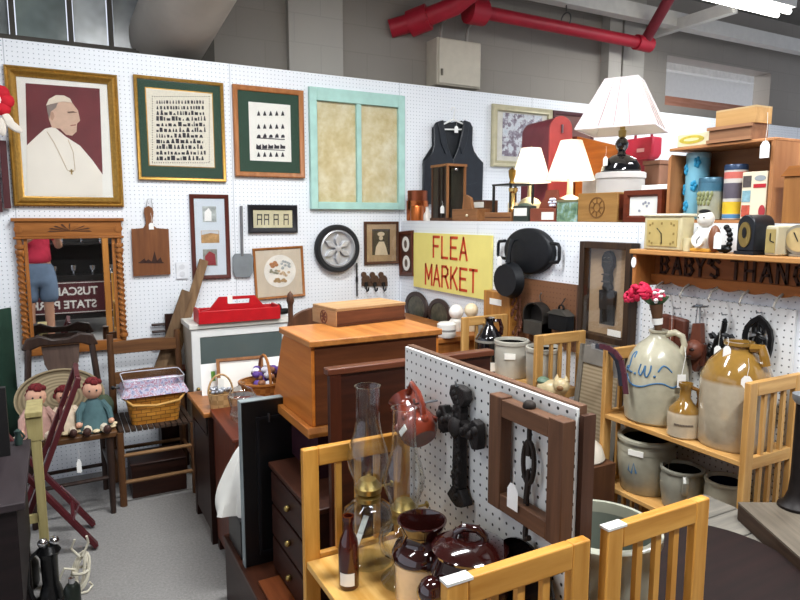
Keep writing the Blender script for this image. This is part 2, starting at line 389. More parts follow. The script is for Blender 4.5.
# fluorescent fixtures: the one in view and those further along the same ceiling
def fixture(x, y, L, label, watts, name='fluorescent_fixture', z=3.2):
    t = thing(name, label, 'ceiling light', (x, y, z), 0, 'ceiling tube lights')
    M().box(-L/2, L/2, -.09, .09, .06, .12).box(-.4, -.39, -.01, .01, .12, .55).box(.39, .4, -.01, .01, .12, .55).out('housing', WHITE, t)
    for s in (-.05, .05):
        M().tube([(-L/2+.03, s, .03), (L/2-.03, s, .03)], .02, 12).out('tube', LAMP, t)
    la = bpy.data.lights.new('tube_light', 'AREA'); la.shape = 'RECTANGLE'; la.size = L; la.size_y = .16; la.energy = watts; la.color = (.955, .98, 1)
    lo = bpy.data.objects.new('tube_light', la); COL.objects.link(lo); lo.parent = t; lo.location = (0, 0, -.0)
    return t
LAMP = emit('#fffdf6', 6)
fixture(4.85, 3.39, 1.22, 'lit fluorescent tube light at the top right of the room', 20)
for x, y, w, lb in LIGHTS: fixture(x, y, 1.22, lb, w)

fixture((ox0+ox1)/2+.3, 6.9, 1.22, 'added unseen tube light brightening the next room beyond the wall opening', 170, z=3.6)  # added lamp out of view, brightens the room behind the opening

# ================================================================ things hung on the long pegboard wall
class Pic:
    def __init__(s, name, label, cat, wall, u0, u1, v0, v1, X=None, off=0, group=None, roll=0):
        s.u = (u0+u1)/2; s.v = (v0+v1)/2; s.wall = wall
        c, s.W, s.H = rectA(u0, u1, v0, v1, off) if wall == 'A' else rectB(u0, u1, v0, v1, X or XB)
        s.c = c; s.ku = s.W/(u1-u0); s.kv = s.H/(v1-v0)
        s.t = thing(name, label, cat, c+Vector((0, -.004, 0) if wall == 'A' else (-.004, 0, 0)), 0, group, (0, roll, 0 if wall == 'A' else RB))
    def p(s, u, v):
        if s.wall == 'A': q = aY(u, v, s.c.y); return (q.x-s.c.x, q.z-s.c.z)
        q = aX(u, v, s.c.x); return (s.c.y-q.y, q.z-s.c.z)
    def frame(s, fw, d, mat, prof=None, name='frame', inner=.006):
        return M().frame(s.W, s.H, prof or [(0, 0), (0, d*.8), (fw*.2, d), (fw*.75, d*.8), (fw, d*.55), (fw, 0)]).out(name, mat, s.t)
    def sheet(s, name, mat, inset, y, par=None, th=.003):
        w, h = s.W/2-inset, s.H/2-inset
        return M().box(-w, w, -y-th, -y, -h, h).out(name, mat, par or s.t)
    def rect(s, name, mat, u0, u1, v0, v1, y, par=None, th=.002):
        a = s.p(u0, v1); b = s.p(u1, v0)
        return M().box(a[0], b[0], -y-th, -y, a[1], b[1]).out(name, mat, par or s.t)
    def poly(s, name, mat, pts, y, par=None, th=.001):
        return M().prism([s.p(*q) for q in pts], -y-th, -y).out(name, mat, par or s.t)
    def glass(s, inset, y): return s.sheet('glass_pane', PANE, inset, y, th=.002)
# 1 gilt portrait
P = Pic('framed_portrait', 'large gilt framed portrait of a man in white cap and robes', 'picture', 'A', 9, 120, 71, 206.5)
P.frame(.055, .035, GOLD, [(0, 0), (0, .022), (.008, .03), (.016, .024), (.03, .036), (.042, .022), (.05, .014), (.055, .012), (.055, 0)])
mt_ = P.sheet('mount', PAPER, .05, .004)
kk = 1.06
pic = P.poly('print', col('#6a2c30', .7, 0, .22, 6), [(25.5, 83.5), (99.5, 89), (102.5, 174), (99, 180), (27, 146)], .0075)
RB_ = col('#ece5d8', .8, 0, .04, 6); SK = col('#cfae98', .8, 0, .08, 30)
P.poly('robe', RB_, [(26.5, 146), (36, 137), (45, 129), (54, 127), (66, 137), (80, 146), (92, 160), (102, 174), (102.5, 196), (27, 196)], .0088)
P.poly('face', SK, [(48, 112), (52, 104), (62, 101), (72, 103), (78, 111), (79, 116), (80, 121), (77, 124), (76.5, 132), (72, 136), (66, 135), (60, 129), (52, 128), (49, 120)], .0101)
P.poly('hair', col('#8d8078', .8), [(46.5, 106), (58, 103), (56, 108), (51, 112), (49.5, 119), (47.5, 113)], .0114)
P.poly('cap', col('#e0d3bf', .8), [(46, 106), (49, 99.5), (56, 95.5), (64, 96), (70, 99), (72, 103), (63, 102), (55, 103.5)], .0127)
P.poly('ear', col('#b8937d', .8), [(50, 113), (53, 112), (54.5, 117), (52.5, 121), (50.5, 119)], .0114)
P.poly('eyebrow', col('#6e564a', .8), [(67, 112.2), (73, 111.5), (77, 113), (73, 113.2), (68, 113.6)], .0114)
P.poly('mouth', col('#9d6c60', .8), [(70, 125.5), (76, 124.6), (76, 125.6), (71, 126.6)], .0114)
c_ = [P.p(*q) for q in [(47, 132), (54, 143), (60, 155), (67, 170), (71, 172), (75, 170), (73, 152), (68, 140)]]
M().tube([(x, -.0105, z) for x, z in c_], .0014, 5).out('neck_chain', col('#b89a6a', .4, .5), P.t)
xx, zz = P.p(71.5, 172); M().cbox((xx, -.0105, zz), (.008, .002, .03)).cbox((xx, -.0105, zz+.004), (.022, .002, .008)).out('cross', col('#a58a55', .4, .5), P.t)
M().tube([(x, -.0075, z) for x, z in [P.p(*q) for q in [(57, 184), (60, 182), (62, 185), (66, 182.5), (69, 184.5), (75, 183)]]], .0012, 4).out('signature', col('#b9b2a6', .8), P.t)
P.glass(.05, .0155)
# 2 green sampler
def stitches(P, u0, u1, v0, v1, rows, mat, y, par, seed=1, name='stitching'):
    R = random.Random(seed); m = M(); dv = (v1-v0)/rows
    for r in range(rows):
        u = u0
        big = r not in (0, 1)
        while u < u1-1.5:
            w = R.uniform(1.2, 2) if not big else R.uniform(1.0, 4.0); h = dv*(.55 if not big else R.uniform(.3, .85))
            a = P.p(u, v0+dv*(r+.9)); b = P.p(min(u+w, u1), v0+dv*(r+.9)-h)
            k = R.random()
            if k < .5: m.box(a[0], b[0], -y-.001, -y, a[1], b[1])
            else:
                cx = (a[0]+b[0])/2; m.prism([(a[0], a[1]), (b[0], a[1]), (cx+.2*(b[0]-a[0]), b[1]), (cx-.2*(b[0]-a[0]), b[1])], -y-.001, -y)
            u += w+R.uniform(.7, 1.8)
    return m.out(name, mat, par)
INK = col('#37343a', .9, 0, .2)
P = Pic('framed_sampler', 'green matted stitched sampler in thin gold frame beside the portrait', 'picture', 'A', 135.5, 224, 79.5, 181)
P.frame(.02, .025, GOLD); P.sheet('green_mat', GREEN, .018, .006)
P.rect('gold_fillet', GOLD, 148.4, 212, 93.4, 166, .0085); sm = P.rect('cloth', col('#e2dccb', .9, 0, .08, 80), 149.3, 211.2, 94.4, 165.2, .0115)
stitches(P, 156, 205, 99, 161, 11, INK, .014, sm, 3)
mm = M(); 
for i in range(26):
    for (u, v) in ((152+i*2.25, 97), (152+i*2.25, 163)): a = P.p(u, v); mm.cbox((a[0], -.0142, a[1]), (.0055, .001, .0055))
for i in range(28):
    for (u, v) in ((152, 97+i*2.4), (208.7, 97+i*2.4)): a = P.p(u, v); mm.cbox((a[0], -.0142, a[1]), (.0055, .001, .0055))
mm.out('border_stitching', col('#6b5f52', .9), sm)
P.glass(.018, .018)
# 3 oak frame, little trees
P = Pic('framed_silhouettes', 'oak framed sheet of small black tree silhouettes on green mat', 'picture', 'A', 233, 303, 88, 177.5)
P.frame(.032, .028, wood('#9a5f34', '#b5794a', 'z', .4)); P.sheet('green_mat', GREEN, .028, .006)
sm = P.rect('paper', PAPER, 249.5, 289.5, 105.5, 160.5, .0085)
mm = M()
for r, v in enumerate((116, 129, 138, 149, 157)):
    for k in range(5):
        u = 258+k*6; 
        if r in (0, 1, 4): q = [P.p(u-1.7, v), P.p(u+1.7, v), P.p(u+.9, v-3), P.p(u, v-5), P.p(u-.9, v-3)]
        elif r == 2: q = [P.p(u-1.9, v), P.p(u+1.9, v), P.p(u+1.9, v-2), P.p(u+.4, v-3.5-k % 2), P.p(u-1.2, v-2.4)]
        else: q = [P.p(u-2.6, v), P.p(u+2.6, v), P.p(u+2.4, v-4.5+k*.4), P.p(u-.2, v-3), P.p(u-2.2, v-5)]
        mm.prism(q, -.0118, -.0106)
for v in (138.6, 149.6): a = P.p(256, v); b_ = P.p(284, v+.7); mm.box(a[0], b_[0], -.0118, -.0106, b_[1], a[1])
mm.out('silhouettes', INK, sm); P.glass(.028, .015)
# 4 mint window sash
P = Pic('window_sash', 'mint green painted two pane wooden sash backed with old tan paper', 'window sash', 'A', 308.5, 402.5, 92, 209.5)
MINT = col('#a6cdc4', .6, 0, .10, 10); w2, h2 = P.W/2, P.H/2
st = .052
mm = M(); mm.box(-w2, -w2+st, -.035, 0, -h2, h2); mm.box(w2-st, w2, -.035, 0, -h2, h2); mm.box(-w2+st, w2-st, -.035, 0, h2-.085, h2); mm.box(-w2+st, w2-st, -.035, 0, -h2, -h2+.05)
mm.out('frame', MINT, P.t, bev=.003); M().box(-.018, .018, -.032, -.001, -h2+.05, h2-.085).out('muntin', MINT, P.t, bev=.003)
m, n, b = nt('aged_paper'); f = noise(n, coords(n), 7, 6, .7); f2 = noise(n, coords(n, loc=(3, 1, 2)), 2.5, 3)
n.links.new(mixcol(n, f2, ramp(n, f, [(.3, lin('#bfa566')), (.5, lin('#d8c690')), (.66, lin('#ece0bc'))]), ramp(n, f, [(.3, lin('#c3b587')), (.7, lin('#dcdac8'))])), b.inputs['Base Color']); b.inputs['Roughness'].default_value = .8
for s in (-1, 1):
    a, c = sorted((s*.018, s*(w2-st)))
    bp = M().box(a, c, -.008, -.004, -h2+.05, h2-.085).out('backing_paper', MATS.setdefault('aged', m), P.t)
    M().box(a, c, -.018, -.015, -h2+.05, h2-.085).out('glass_pane', PANE, P.t)
# 5 mirror
P = Pic('wall_mirror', 'oak framed mirror with rope twist columns hung behind the dark chair', 'mirror', 'A', 16, 126.5, 218, 352, off=.0)
w2, h2 = P.W/2, P.H/2
m_ = M(); m_.box(-w2, w2, -.05, 0, h2-.02, h2).box(-w2+.015, w2-.015, -.04, 0, h2-.105, h2-.02).box(-w2+.005, w2-.005, -.046, 0, h2-.118, h2-.105)
hd = m_.out('header', W_OAKX, P.t, bev=.003)
lf = M()
for a in [i*PI/8 for i in range(9)]:
    lf.prism([(0, h2-.075), (.10*math.cos(a)+.004*math.sin(a), h2-.075+.04*math.sin(a)+.004), (.115*math.cos(a), h2-.077+.046*math.sin(a)), (.10*math.cos(a)-.004*math.sin(a), h2-.079+.04*math.sin(a))], -.043, -.039)
lf.out('carved_spray', col('#4a2a14', .5), hd)
for s in (-1, 1):
    M().disc((s*(w2-.032), h2-.062), .022, -.045, -.039, 16).out('rosette', W_OAK, hd)
    rope = M()
    x = s*(w2-.032)
    rope.tube([(x, -.028, -h2+.06), (x, -.028, h2-.118)], .014, 10)
    for k in range(2):
        pts = [(x+.013*math.cos(t*8*2*PI+k*PI), -.028-.013*math.sin(t*8*2*PI+k*PI), -h2+.1+t*(2*h2-.28)) for t in [i/110 for i in range(111)]]
        rope.tube(pts, .0085, 5)
    for zz in (h2-.16, h2-.19, -h2+.085): rope.lathe([(0, -.012), (.022, -.012), (.025, 0), (.022, .012), (0, .012)], 14, (x, -.028, zz))
    rope.out('column', W_OAK, P.t)
M().box(-w2+.02, w2-.02, -.03, 0, -h2, -h2+.06).out('bottom_rail', W_OAKX, P.t, bev=.003)
for s in (-1, 1): M().box(s*(w2-.062)-.009, s*(w2-.062)+.009, -.028, 0, -h2+.06, h2-.118).out('inner_stile', W_OAK, P.t)
m, n, b = nt('mirror_silver'); b.inputs['Metallic'].default_value = 1; b.inputs['Roughness'].default_value = .015; b.inputs['Base Color'].default_value = (.82, .83, .82, 1)
M().box(-w2+.068, w2-.068, -.012, -.006, -h2+.06, h2-.118).out('mirror_glass', m, P.t)
# 6 cutting board
P = Pic('cutting_board', 'brown paddle shaped wooden cutting board with a price tag', 'cutting board', 'A', 130, 170.5, 206, 276)
q = [(131, 229), (143, 228), (145.5, 224), (145, 218), (143.5, 213), (144, 208), (148, 206), (152, 208), (153, 213), (152, 220), (152.5, 225), (156, 228), (168, 229), (170, 274), (133, 276)]
bd = P.poly('board', wood('#6a3f26', '#82522f', 'z', .5), q, .002, th=.018)
sil = M()
for pts in ([(139, 262), (144, 258), (146, 262)], [(143, 262), (148, 259), (152, 262)], [(151, 262), (154, 251), (157, 262)], [(155, 262), (160, 257), (162, 262)], [(138, 262), (163, 262), (163, 263), (138, 263)]): sil.prism([P.p(*k) for k in pts], -.0216, -.0203)
sil.out('burnt_scene', col('#33180d', .7), P.t); a = P.p(150.5, 222); price_tag(P.t, a[0], -.0235, a[1]-.005, .028, .04, string=.06)
a = P.p(149, 206); M().tube([(a[0]-.02, -.012, a[1]-.02), (a[0]-.01, -.018, a[1]+.04), (a[0]+.012, -.018, a[1]+.045), (a[0]+.018, -.012, a[1]-.01)], .002, 5).out('hanging_wire', STEEL, P.t)
# 7 three photograph frame
P = Pic('photo_frame', 'tall red brown frame with three small photographs on pale blue mat', 'picture', 'A', 190.5, 229, 194.5, 279)
P.frame(.026, .02, wood('#4a1f18', '#5f2c22', 'z', .4)); P.sheet('mat', col('#cfd9e2', .8, 0, .03), .022, .005)
ph = P.rect('photograph', col('#a9b0ae', .5, 0, .3, 40), 202.5, 215.5, 206.5, 222, .008)
M().prism([P.p(*k) for k in ((204, 221), (204, 212), (208, 208), (211, 212), (211, 221))], -.0115, -.0105).out('house', WHITE, ph)
ph = P.rect('photograph', col('#b58e5c', .5, 0, .3, 40), 201, 218.5, 230.5, 243, .008)
M().prism([P.p(*k) for k in ((201, 231), (218, 231), (218, 234), (210, 233), (201, 235))], -.0115, -.0105).out('sky', col('#c8ccd0', .6), ph)
ph = P.rect('photograph', col('#8a8f86', .5, 0, .3, 40), 203, 216.5, 249, 266, .008)
M().prism([P.p(*k) for k in ((205, 265), (204.5, 256), (209, 251), (214.5, 254), (215.5, 265))], -.0115, -.0105).out('barn', col('#8e2b30', .6), ph)
P.glass(.022, .0135)
# outlet
P = Pic('wall_outlet', 'white power outlet plate on the pegboard under the cutting board', 'outlet', 'A', 176, 187.5, 262, 278.5)
P.sheet('plate', col('#dfe2e6', .4), 0, 0, th=.008)
for z in (.022, -.022): M().disc((0, z), .017, -.0105, -.008, 16).out('socket', col('#cfd2d6', .4), P.t)
# 8 shovel
P = Pic('dust_shovel', 'small grey metal shovel with thin handle hanging on the wall', 'shovel', 'A', 232, 252.5, 205, 278)
q = [(232, 257), (234.5, 253.5), (250, 253.5), (252.5, 257), (252, 272), (249, 277), (235, 277), (232.5, 272)]
P.poly('blade', col('#8f979c', .45, .6, .08), q, .006, th=.012); a = P.p(240.5, 206); b_ = P.p(241.5, 256)
M().tube([(a[0], -.012, a[1]), (b_[0], -.014, b_[1])], .009, 10).out('handle', col('#77777a', .5, .4), P.t)
# 9 black frame with chairs
P = Pic('framed_chair_print', 'small black frame holding a cream print of four chairs', 'picture', 'A', 247.5, 296.5, 205, 232.8)
P.frame(.034, .022, col('#16161c', .4)); sm = P.sheet('print', col('#cfc7a4', .8), .03, .005)
mm = M()
for u in (256.5, 263.5, 273, 284.5 if False else 283):
    for pts in ([(u, 225), (u+.8, 225), (u+.8, 214), (u, 214)], [(u+4.2, 225), (u+5, 225), (u+5, 214), (u+4.2, 214)], [(u, 220), (u+5, 220), (u+5, 218.8), (u, 218.8)], [(u+.8, 215.5), (u+4.2, 215.5), (u+4.2, 214.2), (u+.8, 214.2)]): mm.prism([P.p(*k) for k in pts], -.010, -.0088)
mm.out('drawn_chairs', INK, sm); P.glass(.03, .0115)
# 10 round embroidery
P = Pic('framed_embroidery', 'square brown frame with round floral embroidery above the red caddy', 'picture', 'A', 253.5, 303.2, 247, 298, roll=math.radians(-2))
P.frame(.016, .02, W_OAK); sm = P.sheet('mat', col('#cdbfaa', .9, 0, .05), .014, .005)
cx = P.p(279.5, 271); rd = M().disc(cx, 16.3*P.kv, -.0105, -.0085, 32).out('round_cloth', col('#e9e4da', .9), sm)
R_ = random.Random(21)
for nm, hue, n_, cu, cv, ru, rv, a in (('pumpkin', '#b27a50', 7, 274, 264.5, 3, 2.5, 2.2), ('grey_flowers', '#a9aeac', 10, 285, 265, 4, 4, 1.5), ('leaves', '#94917c', 10, 273, 271.5, 4, 2, 1.3), ('tan_blooms', '#c4ab8c', 9, 283, 273, 5, 2.5, 1.6), ('basket', '#a98a62', 9, 279.5, 280, 6, 1.2, 1.9)):
    mm = M()
    for k in range(n_): mm.disc(P.p(cu+R_.uniform(-ru, ru), cv+R_.uniform(-rv, rv)), a*P.ku, -.0125-.0001*k, -.0113, 9, a*.8*P.kv)
    mm.out(nm, col(hue, .9, 0, .3, 90), sm)
P.glass(.014, .0145)
# 11 tyre clock
P = Pic('tire_clock', 'black tire shaped round wall decoration with a shiny star hubcap', 'wall decoration', 'A', 311, 358.5, 224.5, 272)
R = P.H/2; mr = Matrix.Rotation(PI/2, 4, 'X')
M().lathe([(R*.80, 0), (R*.94, .004), (R, .02), (R, .045), (R*.93, .062), (R*.8, .06), (R*.78, .04), (R*.78, 0)], 48, m=mr).out('tire', col('#17181b', .6, 0, .1), P.t)
HUB = col('#c9cacd', .38, .55, .05)
M().lathe([(0, .006), (R*.79, .006), (R*.79, .05), (R*.72, .056), (R*.66, .03), (R*.2, .022), (0, .022)], 48, m=mr).out('rim', HUB, P.t)
sp = M()
for k in range(6):
    a = PI/6+k*PI/3; ca, sa = math.cos(a), math.sin(a)
    q = [(R*.12, -.05*R), (R*.4, -R*.13), (R*.64, 0), (R*.4, R*.13), (R*.12, .05*R)]
    sp.prism([(x*ca-z*sa, x*sa+z*ca) for x, z in q], -.05, -.02)
sp.out('spokes', HUB, P.t, bev=.004); M().lathe([(0, .02), (R*.15, .02), (R*.13, .058), (0, .062)], 20, m=mr).out('hub', HUB, P.t)
# 12 lady photograph
P = Pic('framed_photograph', 'brown framed sepia photograph of a seated lady in a white hat', 'picture', 'A', 363.5, 397.5, 221.5, 264)
P.frame(.02, .02, W_WALN); P.sheet('mat', col('#a58a68', .8), .017, .005); ph = P.rect('print', col('#3a302a', .6, 0, .3), 371.5, 389, 229, 255, .0085)
LT = col('#c9b79c', .7)
M().disc(P.p(380, 234), 3.6*P.ku, -.0125, -.0115, 16, 2.2*P.kv).out('hat', LT, ph); M().disc(P.p(380, 238), 2*P.ku, -.0125, -.0115, 12).out('face', LT, ph)
P.poly('dress', LT, [(374, 255), (375, 247), (378, 241.5), (383, 241.5), (385, 247), (387, 255)], .0115, ph); P.glass(.017, .0145)
# 13 hook rack
P = Pic('coat_hook_rack', 'brown metal rack of three pig shapes over three black hooks', 'hook rack', 'A', 361, 387, 271, 297)
m_ = M()
m_.prism([P.p(*q) for q in ((361, 286), (361, 281), (387, 281), (387, 286))], -.009, -.002)
for k in range(3):
    u = 365.2+k*8.6
    m_.disc(P.p(u, 279.5), 4.2*P.ku, -.013, -.0025, 18, 4.6*P.kv); m_.disc(P.p(u-2.2, 274.5), 2.6*P.ku, -.0145, -.0025, 14, 2.8*P.kv)
m_.out('plate', col('#5a4436', .5, .3, .2), P.t, bev=.002)
for k in range(3):
    a = P.p(365.2+k*8.6, 282); M().tube([(a[0], -.012, a[1]), (a[0], -.014, a[1]-.045), (a[0], -.03, a[1]-.065), (a[0], -.05, a[1]-.055), (a[0], -.055, a[1]-.035)], .006, 6).box(a[0]-.014, a[0]+.014, -.014, -.012, a[1]-.03, a[1]).out('hook', IRON, P.t)
# 14 rod
P = Pic('iron_poker', 'thin black iron rod hanging below the tire decoration', 'poker', 'A', 354.5, 357.5, 263, 296)
M().tube([(0, -.012, P.H/2), (0, -.012, -P.H/2)], .006, 8).tube([(0, -.012, -.02), (0, -.012, .02)], .009, 8).out('rod', IRON, P.t)
# vest on a hanger
P = Pic('leather_vest', 'black leather vest on a white plastic hanger with price tag', 'vest', 'A', 420, 481.5, 112, 206)
LE = col('#161b22', .33, 0, .3, 18, bmp=.4, spec=.5)
def vest_half(s):
    # outline of one front panel in pixels, measured from the centre line outwards
    out_ = [(0, 205), (0, 160), (5, 148), (9, 130), (11, 121), (17, 123), (19.5, 128), (19, 145), (21.5, 154), (27, 160), (30, 163), (29.5, 180), (29, 204)]
    pts = [P.p(450+s*x, v) for x, v in out_]
    return pts
for s in (-1, 1):
    pts = vest_half(s); m_ = M(); m_.prism(pts, -.045, -.025)
    m_.out('front_panel', LE, P.t, bev=.006)
    a = [P.p(450+s*x, v) for x, v in ((10.5, 121), (16, 123), (12.5, 145), (8, 155), (6, 147), (9, 131))]
    M().prism(a, -.052, -.045).out('lapel', LE, P.t, bev=.003)
    a = [P.p(450+s*x, v) for x, v in ((9, 186), (23, 183), (23, 186), (9, 189))]; M().prism(a, -.049, -.045).out('pocket_welt', LE, P.t)
M().prism([P.p(*q) for q in ((431, 128), (440, 121), (450, 123), (460, 121), (469, 128), (469, 146), (478, 160), (479, 204), (421, 204), (422, 160), (431, 146))], -.02, -.008).out('back_panel', col('#12161b', .5, 0, .2), P.t)
a = P.p(451, 112); hz = P.p(451, 117)[1]
hg = M(); hg.tube([(a[0]-.02, -.03, hz+.045), (a[0]-.012, -.03, hz+.065), (a[0]+.008, -.03, hz+.066), (a[0]+.015, -.03, hz+.045), (a[0]+.003, -.03, hz+.01), (a[0]+.003, -.03, hz-.02)], .004, 6)
zz = P.p(451, 120)[1]; hg.tube([P.p(432, 129)[:1]+(-.03,)+P.p(432, 129)[1:], (a[0], -.03, zz), P.p(470, 129)[:1]+(-.03,)+P.p(470, 129)[1:]], .007, 8); hg.tube([(P.p(432, 129)[0], -.03, P.p(432, 130)[1]), (P.p(470, 129)[0], -.03, P.p(470, 130)[1])], .006, 8)
hg.out('hanger', WHITE, P.t); a = P.p(452, 127); price_tag(P.t, a[0], -.056, a[1], .034, .05, string=.05)
# beige framed picture right of vest
P = Pic('framed_print', 'cream framed pale print partly hidden behind the red mailbox', 'picture', 'A', 490.5, 550, 107, 168)
P.frame(.05, .03, col('#b9b192', .5, .1, .1, 20), [(0, 0), (0, .02), (.008, .03), (.03, .022), (.042, .028), (.05, .015), (.05, 0)]); P.sheet('mat', col('#d9d5c8', .8), .045, .005)
m, n, b = nt('blossom_print'); n.links.new(ramp(n, noise(n, coords(n), 16, 5, .7), [(.35, lin('#5f4a55')), (.48, lin('#8d8390')), (.54, lin('#d5d8dc')), (.7, lin('#b9c3cc'))]), b.inputs['Base Color']); b.inputs['Roughness'].default_value = .7
P.rect('print', m, 501, 541, 116.5, 156, .0085); P.glass(.045, .0145)
P = Pic('dark_red_frame', 'dark red picture frame edge showing above the red mailbox', 'picture', 'A', 551, 592, 112.5, 165)
P.frame(.03, .02, col('#4d262a', .5)); P.sheet('backing', col('#6b4a45', .8), .026, .004)
# red flower ornament at the left edge, with dark wooden slats hanging under it
g = aY(-4, 112, YA-.12)
t = thing('cloth_flower_ornament', 'red cloth flower ornament with white petals hanging at the far left', 'ornament', g)
m_ = M()
for k in range(7): a = k*2*PI/7; m_.sph((.05*math.cos(a), -.01, .05*math.sin(a)+.06), (.04, .025, .04), 10)
m_.out('flower', col('#c2182a', .8, 0, .15), t); M().sph((0, -.03, .06), (.03, .02, .03), 10).out('flower_centre', WHITE, t)
m_ = M()
for k, (x, z, a) in enumerate(((.055, -.04, .5), (.02, -.075, .1), (-.04, -.07, -.4), (.075, -.07, .9))): m_.sph((0, 0, 0), (.022, .012, .05), 8, Matrix.Translation((x, -.015, z)) @ Matrix.Rotation(-a, 4, 'Y'))
m_.out('petals', col('#e6ded2', .8), t); M().tube([(0, 0, .1), (0, .06, .14), (0, .119, .15)], .004, 5).out('hook', STEEL, t)
g0 = aY(-2, 140, YA-.05); g1 = aY(-2, 212, YA-.05)
t = thing('slat_ornament', 'pair of dark red wooden slats hanging below the cloth flower', 'ornament', (g0.x, YA-.02, g1.z))
for k in (-.022, .02): M().box(k-.016, k+.016, -.02, 0, .02*(k > 0), g0.z-g1.z).out('slat', col('#4a1c20', .6), t)
M().tube([(-.022, -.01, g0.z-g1.z-.005), (0, .012, g0.z-g1.z+.03), (.02, -.01, g0.z-g1.z-.005)], .003, 5).out('string', WHITE, t)

# ================================================================ side wall: hung things
P = Pic('oval_photo_frame', 'narrow brown frame with two oval photographs in the wall corner', 'picture', 'B', 401, 415, 231, 276, roll=math.radians(-4))
P.frame(.03, .02, wood('#4a2418', '#5f3020', 'z', .4)); P.sheet('backing', col('#4a2a1e', .6), .027, .004)
for s in (-1, 1):
    o = M().disc((0, s*P.H*.21), P.W*.25, -.013, -.011, 20, P.H*.17).out('oval_mat', PAPER, P.t); M().disc((0, s*P.H*.21), P.W*.10, -.0145, -.013, 12, P.H*.09).out('figure', col('#6a5c50', .8), o)
P = Pic('flea_market_sign', 'yellow FLEA MARKET sign board with red letters on the side wall', 'sign', 'B', 415.5, 493.5, 234, 293.5)
P.sheet('board', col('#eadd80', .6, 0, .04, 6), 0, 0, th=.012)
RED = col('#c4401c', .6, 0, .08)
STK = {'F': [((0, 0), (0, 1)), ((0, 1), (.75, 1)), ((0, .54), (.6, .54))], 'L': [((0, 0), (0, 1)), ((0, 0), (.7, 0))], 'E': [((0, 0), (0, 1)), ((0, 1), (.75, 1)), ((0, .53), (.62, .53)), ((0, 0), (.75, 0))],
 'A': [((0, 0), (.4, 1)), ((.4, 1), (.8, 0)), ((.15, .33), (.65, .33))], 'M': [((0, 0), (0, 1)), ((0, 1), (.42, .3)), ((.42, .3), (.84, 1)), ((.84, 1), (.84, 0))],
 'R': [((0, 0), (0, 1)), ((0, 1), (.5, 1)), ((.5, 1), (.72, .86)), ((.72, .86), (.72, .68)), ((.72, .68), (.5, .52)), ((.5, .52), (0, .52)), ((.4, .52), (.78, 0))], 'K': [((0, 0), (0, 1)), ((0, .4), (.7, 1)), ((.22, .58), (.76, 0))],
 'T': [((.38, 0), (.38, 1)), ((0, 1), (.78, 1))], 'B': [((0, 0), (0, 1)), ((0, 1), (.5, .98)), ((.5, .98), (.66, .76)), ((.66, .76), (.45, .54)), ((.45, .54), (0, .52)), ((.45, .54), (.72, .28)), ((.72, .28), (.5, .02)), ((.5, .02), (0, 0))],
 'Y': [((0, 1), (.36, .5)), ((.72, 1), (.36, .5)), ((.36, .5), (.36, 0))], "'": [((.1, 1), (.0, .75))], 'S': [((.7, .86), (.45, 1)), ((.45, 1), (.12, .92)), ((.12, .92), (.1, .66)), ((.1, .66), (.62, .42)), ((.62, .42), (.66, .14)), ((.66, .14), (.4, 0)), ((.4, 0), (.05, .12))],
 'H': [((0, 0), (0, 1)), ((.7, 0), (.7, 1)), ((0, .5), (.7, .5))], 'N': [((0, 0), (0, 1)), ((0, 1), (.7, 0)), ((.7, 0), (.7, 1))], 'G': [((.7, .84), (.45, 1)), ((.45, 1), (.1, .85)), ((.1, .85), (.02, .4)), ((.02, .4), (.3, 0)), ((.3, 0), (.7, .16)), ((.7, .16), (.72, .45)), ((.72, .45), (.42, .45))]}
def letter(ch, x, z, w, h, t, y0, y1, mat, par):
    m_ = M()
    for a, b_ in STK[ch]:
        p0 = Vector((x+a[0]*w, z+a[1]*h)); p1 = Vector((x+b_[0]*w, z+b_[1]*h)); d = (p1-p0).normalized()*t/2; n_ = Vector((-d.y, d.x))
        p0 = p0-d*.8; p1 = p1+d*.8
        m_.prism([tuple(p0-n_), tuple(p1-n_), tuple(p1+n_), tuple(p0+n_)], y0, y1)
    return m_.out('letter', mat, par)
lw = P.W/7.6; lh = P.H*.35
for wd, xs_, z in (('FLEA', -.205*P.W, .09*P.H), ('MARKET', -.315*P.W, -.41*P.H)):
    for i, ch in enumerate(wd): letter(ch, xs_+i*lw*.88, z, lw*.8, lh, .017, -.0145, -.0115, RED, P.t)
# dark oval plates standing behind the desk
for (u, v, lb) in ((418.5, 307, 'small dark oval picture plate left of its twin under the yellow sign'), (441.5, 314, 'small dark oval picture plate beside the white ceramic balls')):
    c, W, H = rectB(u-11.5, u+11.5, v-15.5, v+17, XB)
    t = thing('oval_plate', lb, 'plate', c+Vector((-.005, 0, 0)), RB, 'oval plates under the sign')
    m_ = M(); m_.ring((0, 0), W*.36, W*.5, -.016, 0, 32, H/W); m_.out('rim', col('#3a2a24', .3, .2), t, bev=.004); M().disc((0, 0), W*.37, -.012, -.002, 32, H*.37).out('picture', col('#4f4c3c', .4, 0, .5, 30), t)
# round griddle with two loop handles
P = Pic('round_griddle', 'large round black iron griddle with two loop handles on the side wall', 'griddle', 'B', 509, 557, 228, 274)
R = P.H/2; mr = Matrix.Rotation(PI/2, 4, 'X')
BI = col('#15171b', .5, .3, .2, 30, bmp=.2)
M().lathe([(0, .012), (R*.93, .012), (R*.96, 0), (R, .0), (R*1.0, .028), (R*.96, .036), (R*.9, .04), (0, .04)], 48, m=mr @ Matrix.Diagonal((P.W/P.H, 1, 1, 1))).out('pan', BI, P.t)
for s in (-1, 1):
    x = s*P.W/2
    M().tube([(x-.01*s, -.03, .05), (x+.045*s, -.03, .045), (x+.055*s, -.03, .03), (x+.055*s, -.03, -.03), (x+.045*s, -.03, -.045), (x-.01*s, -.03, -.05)], .009, 8).out('handle', BI, P.t)
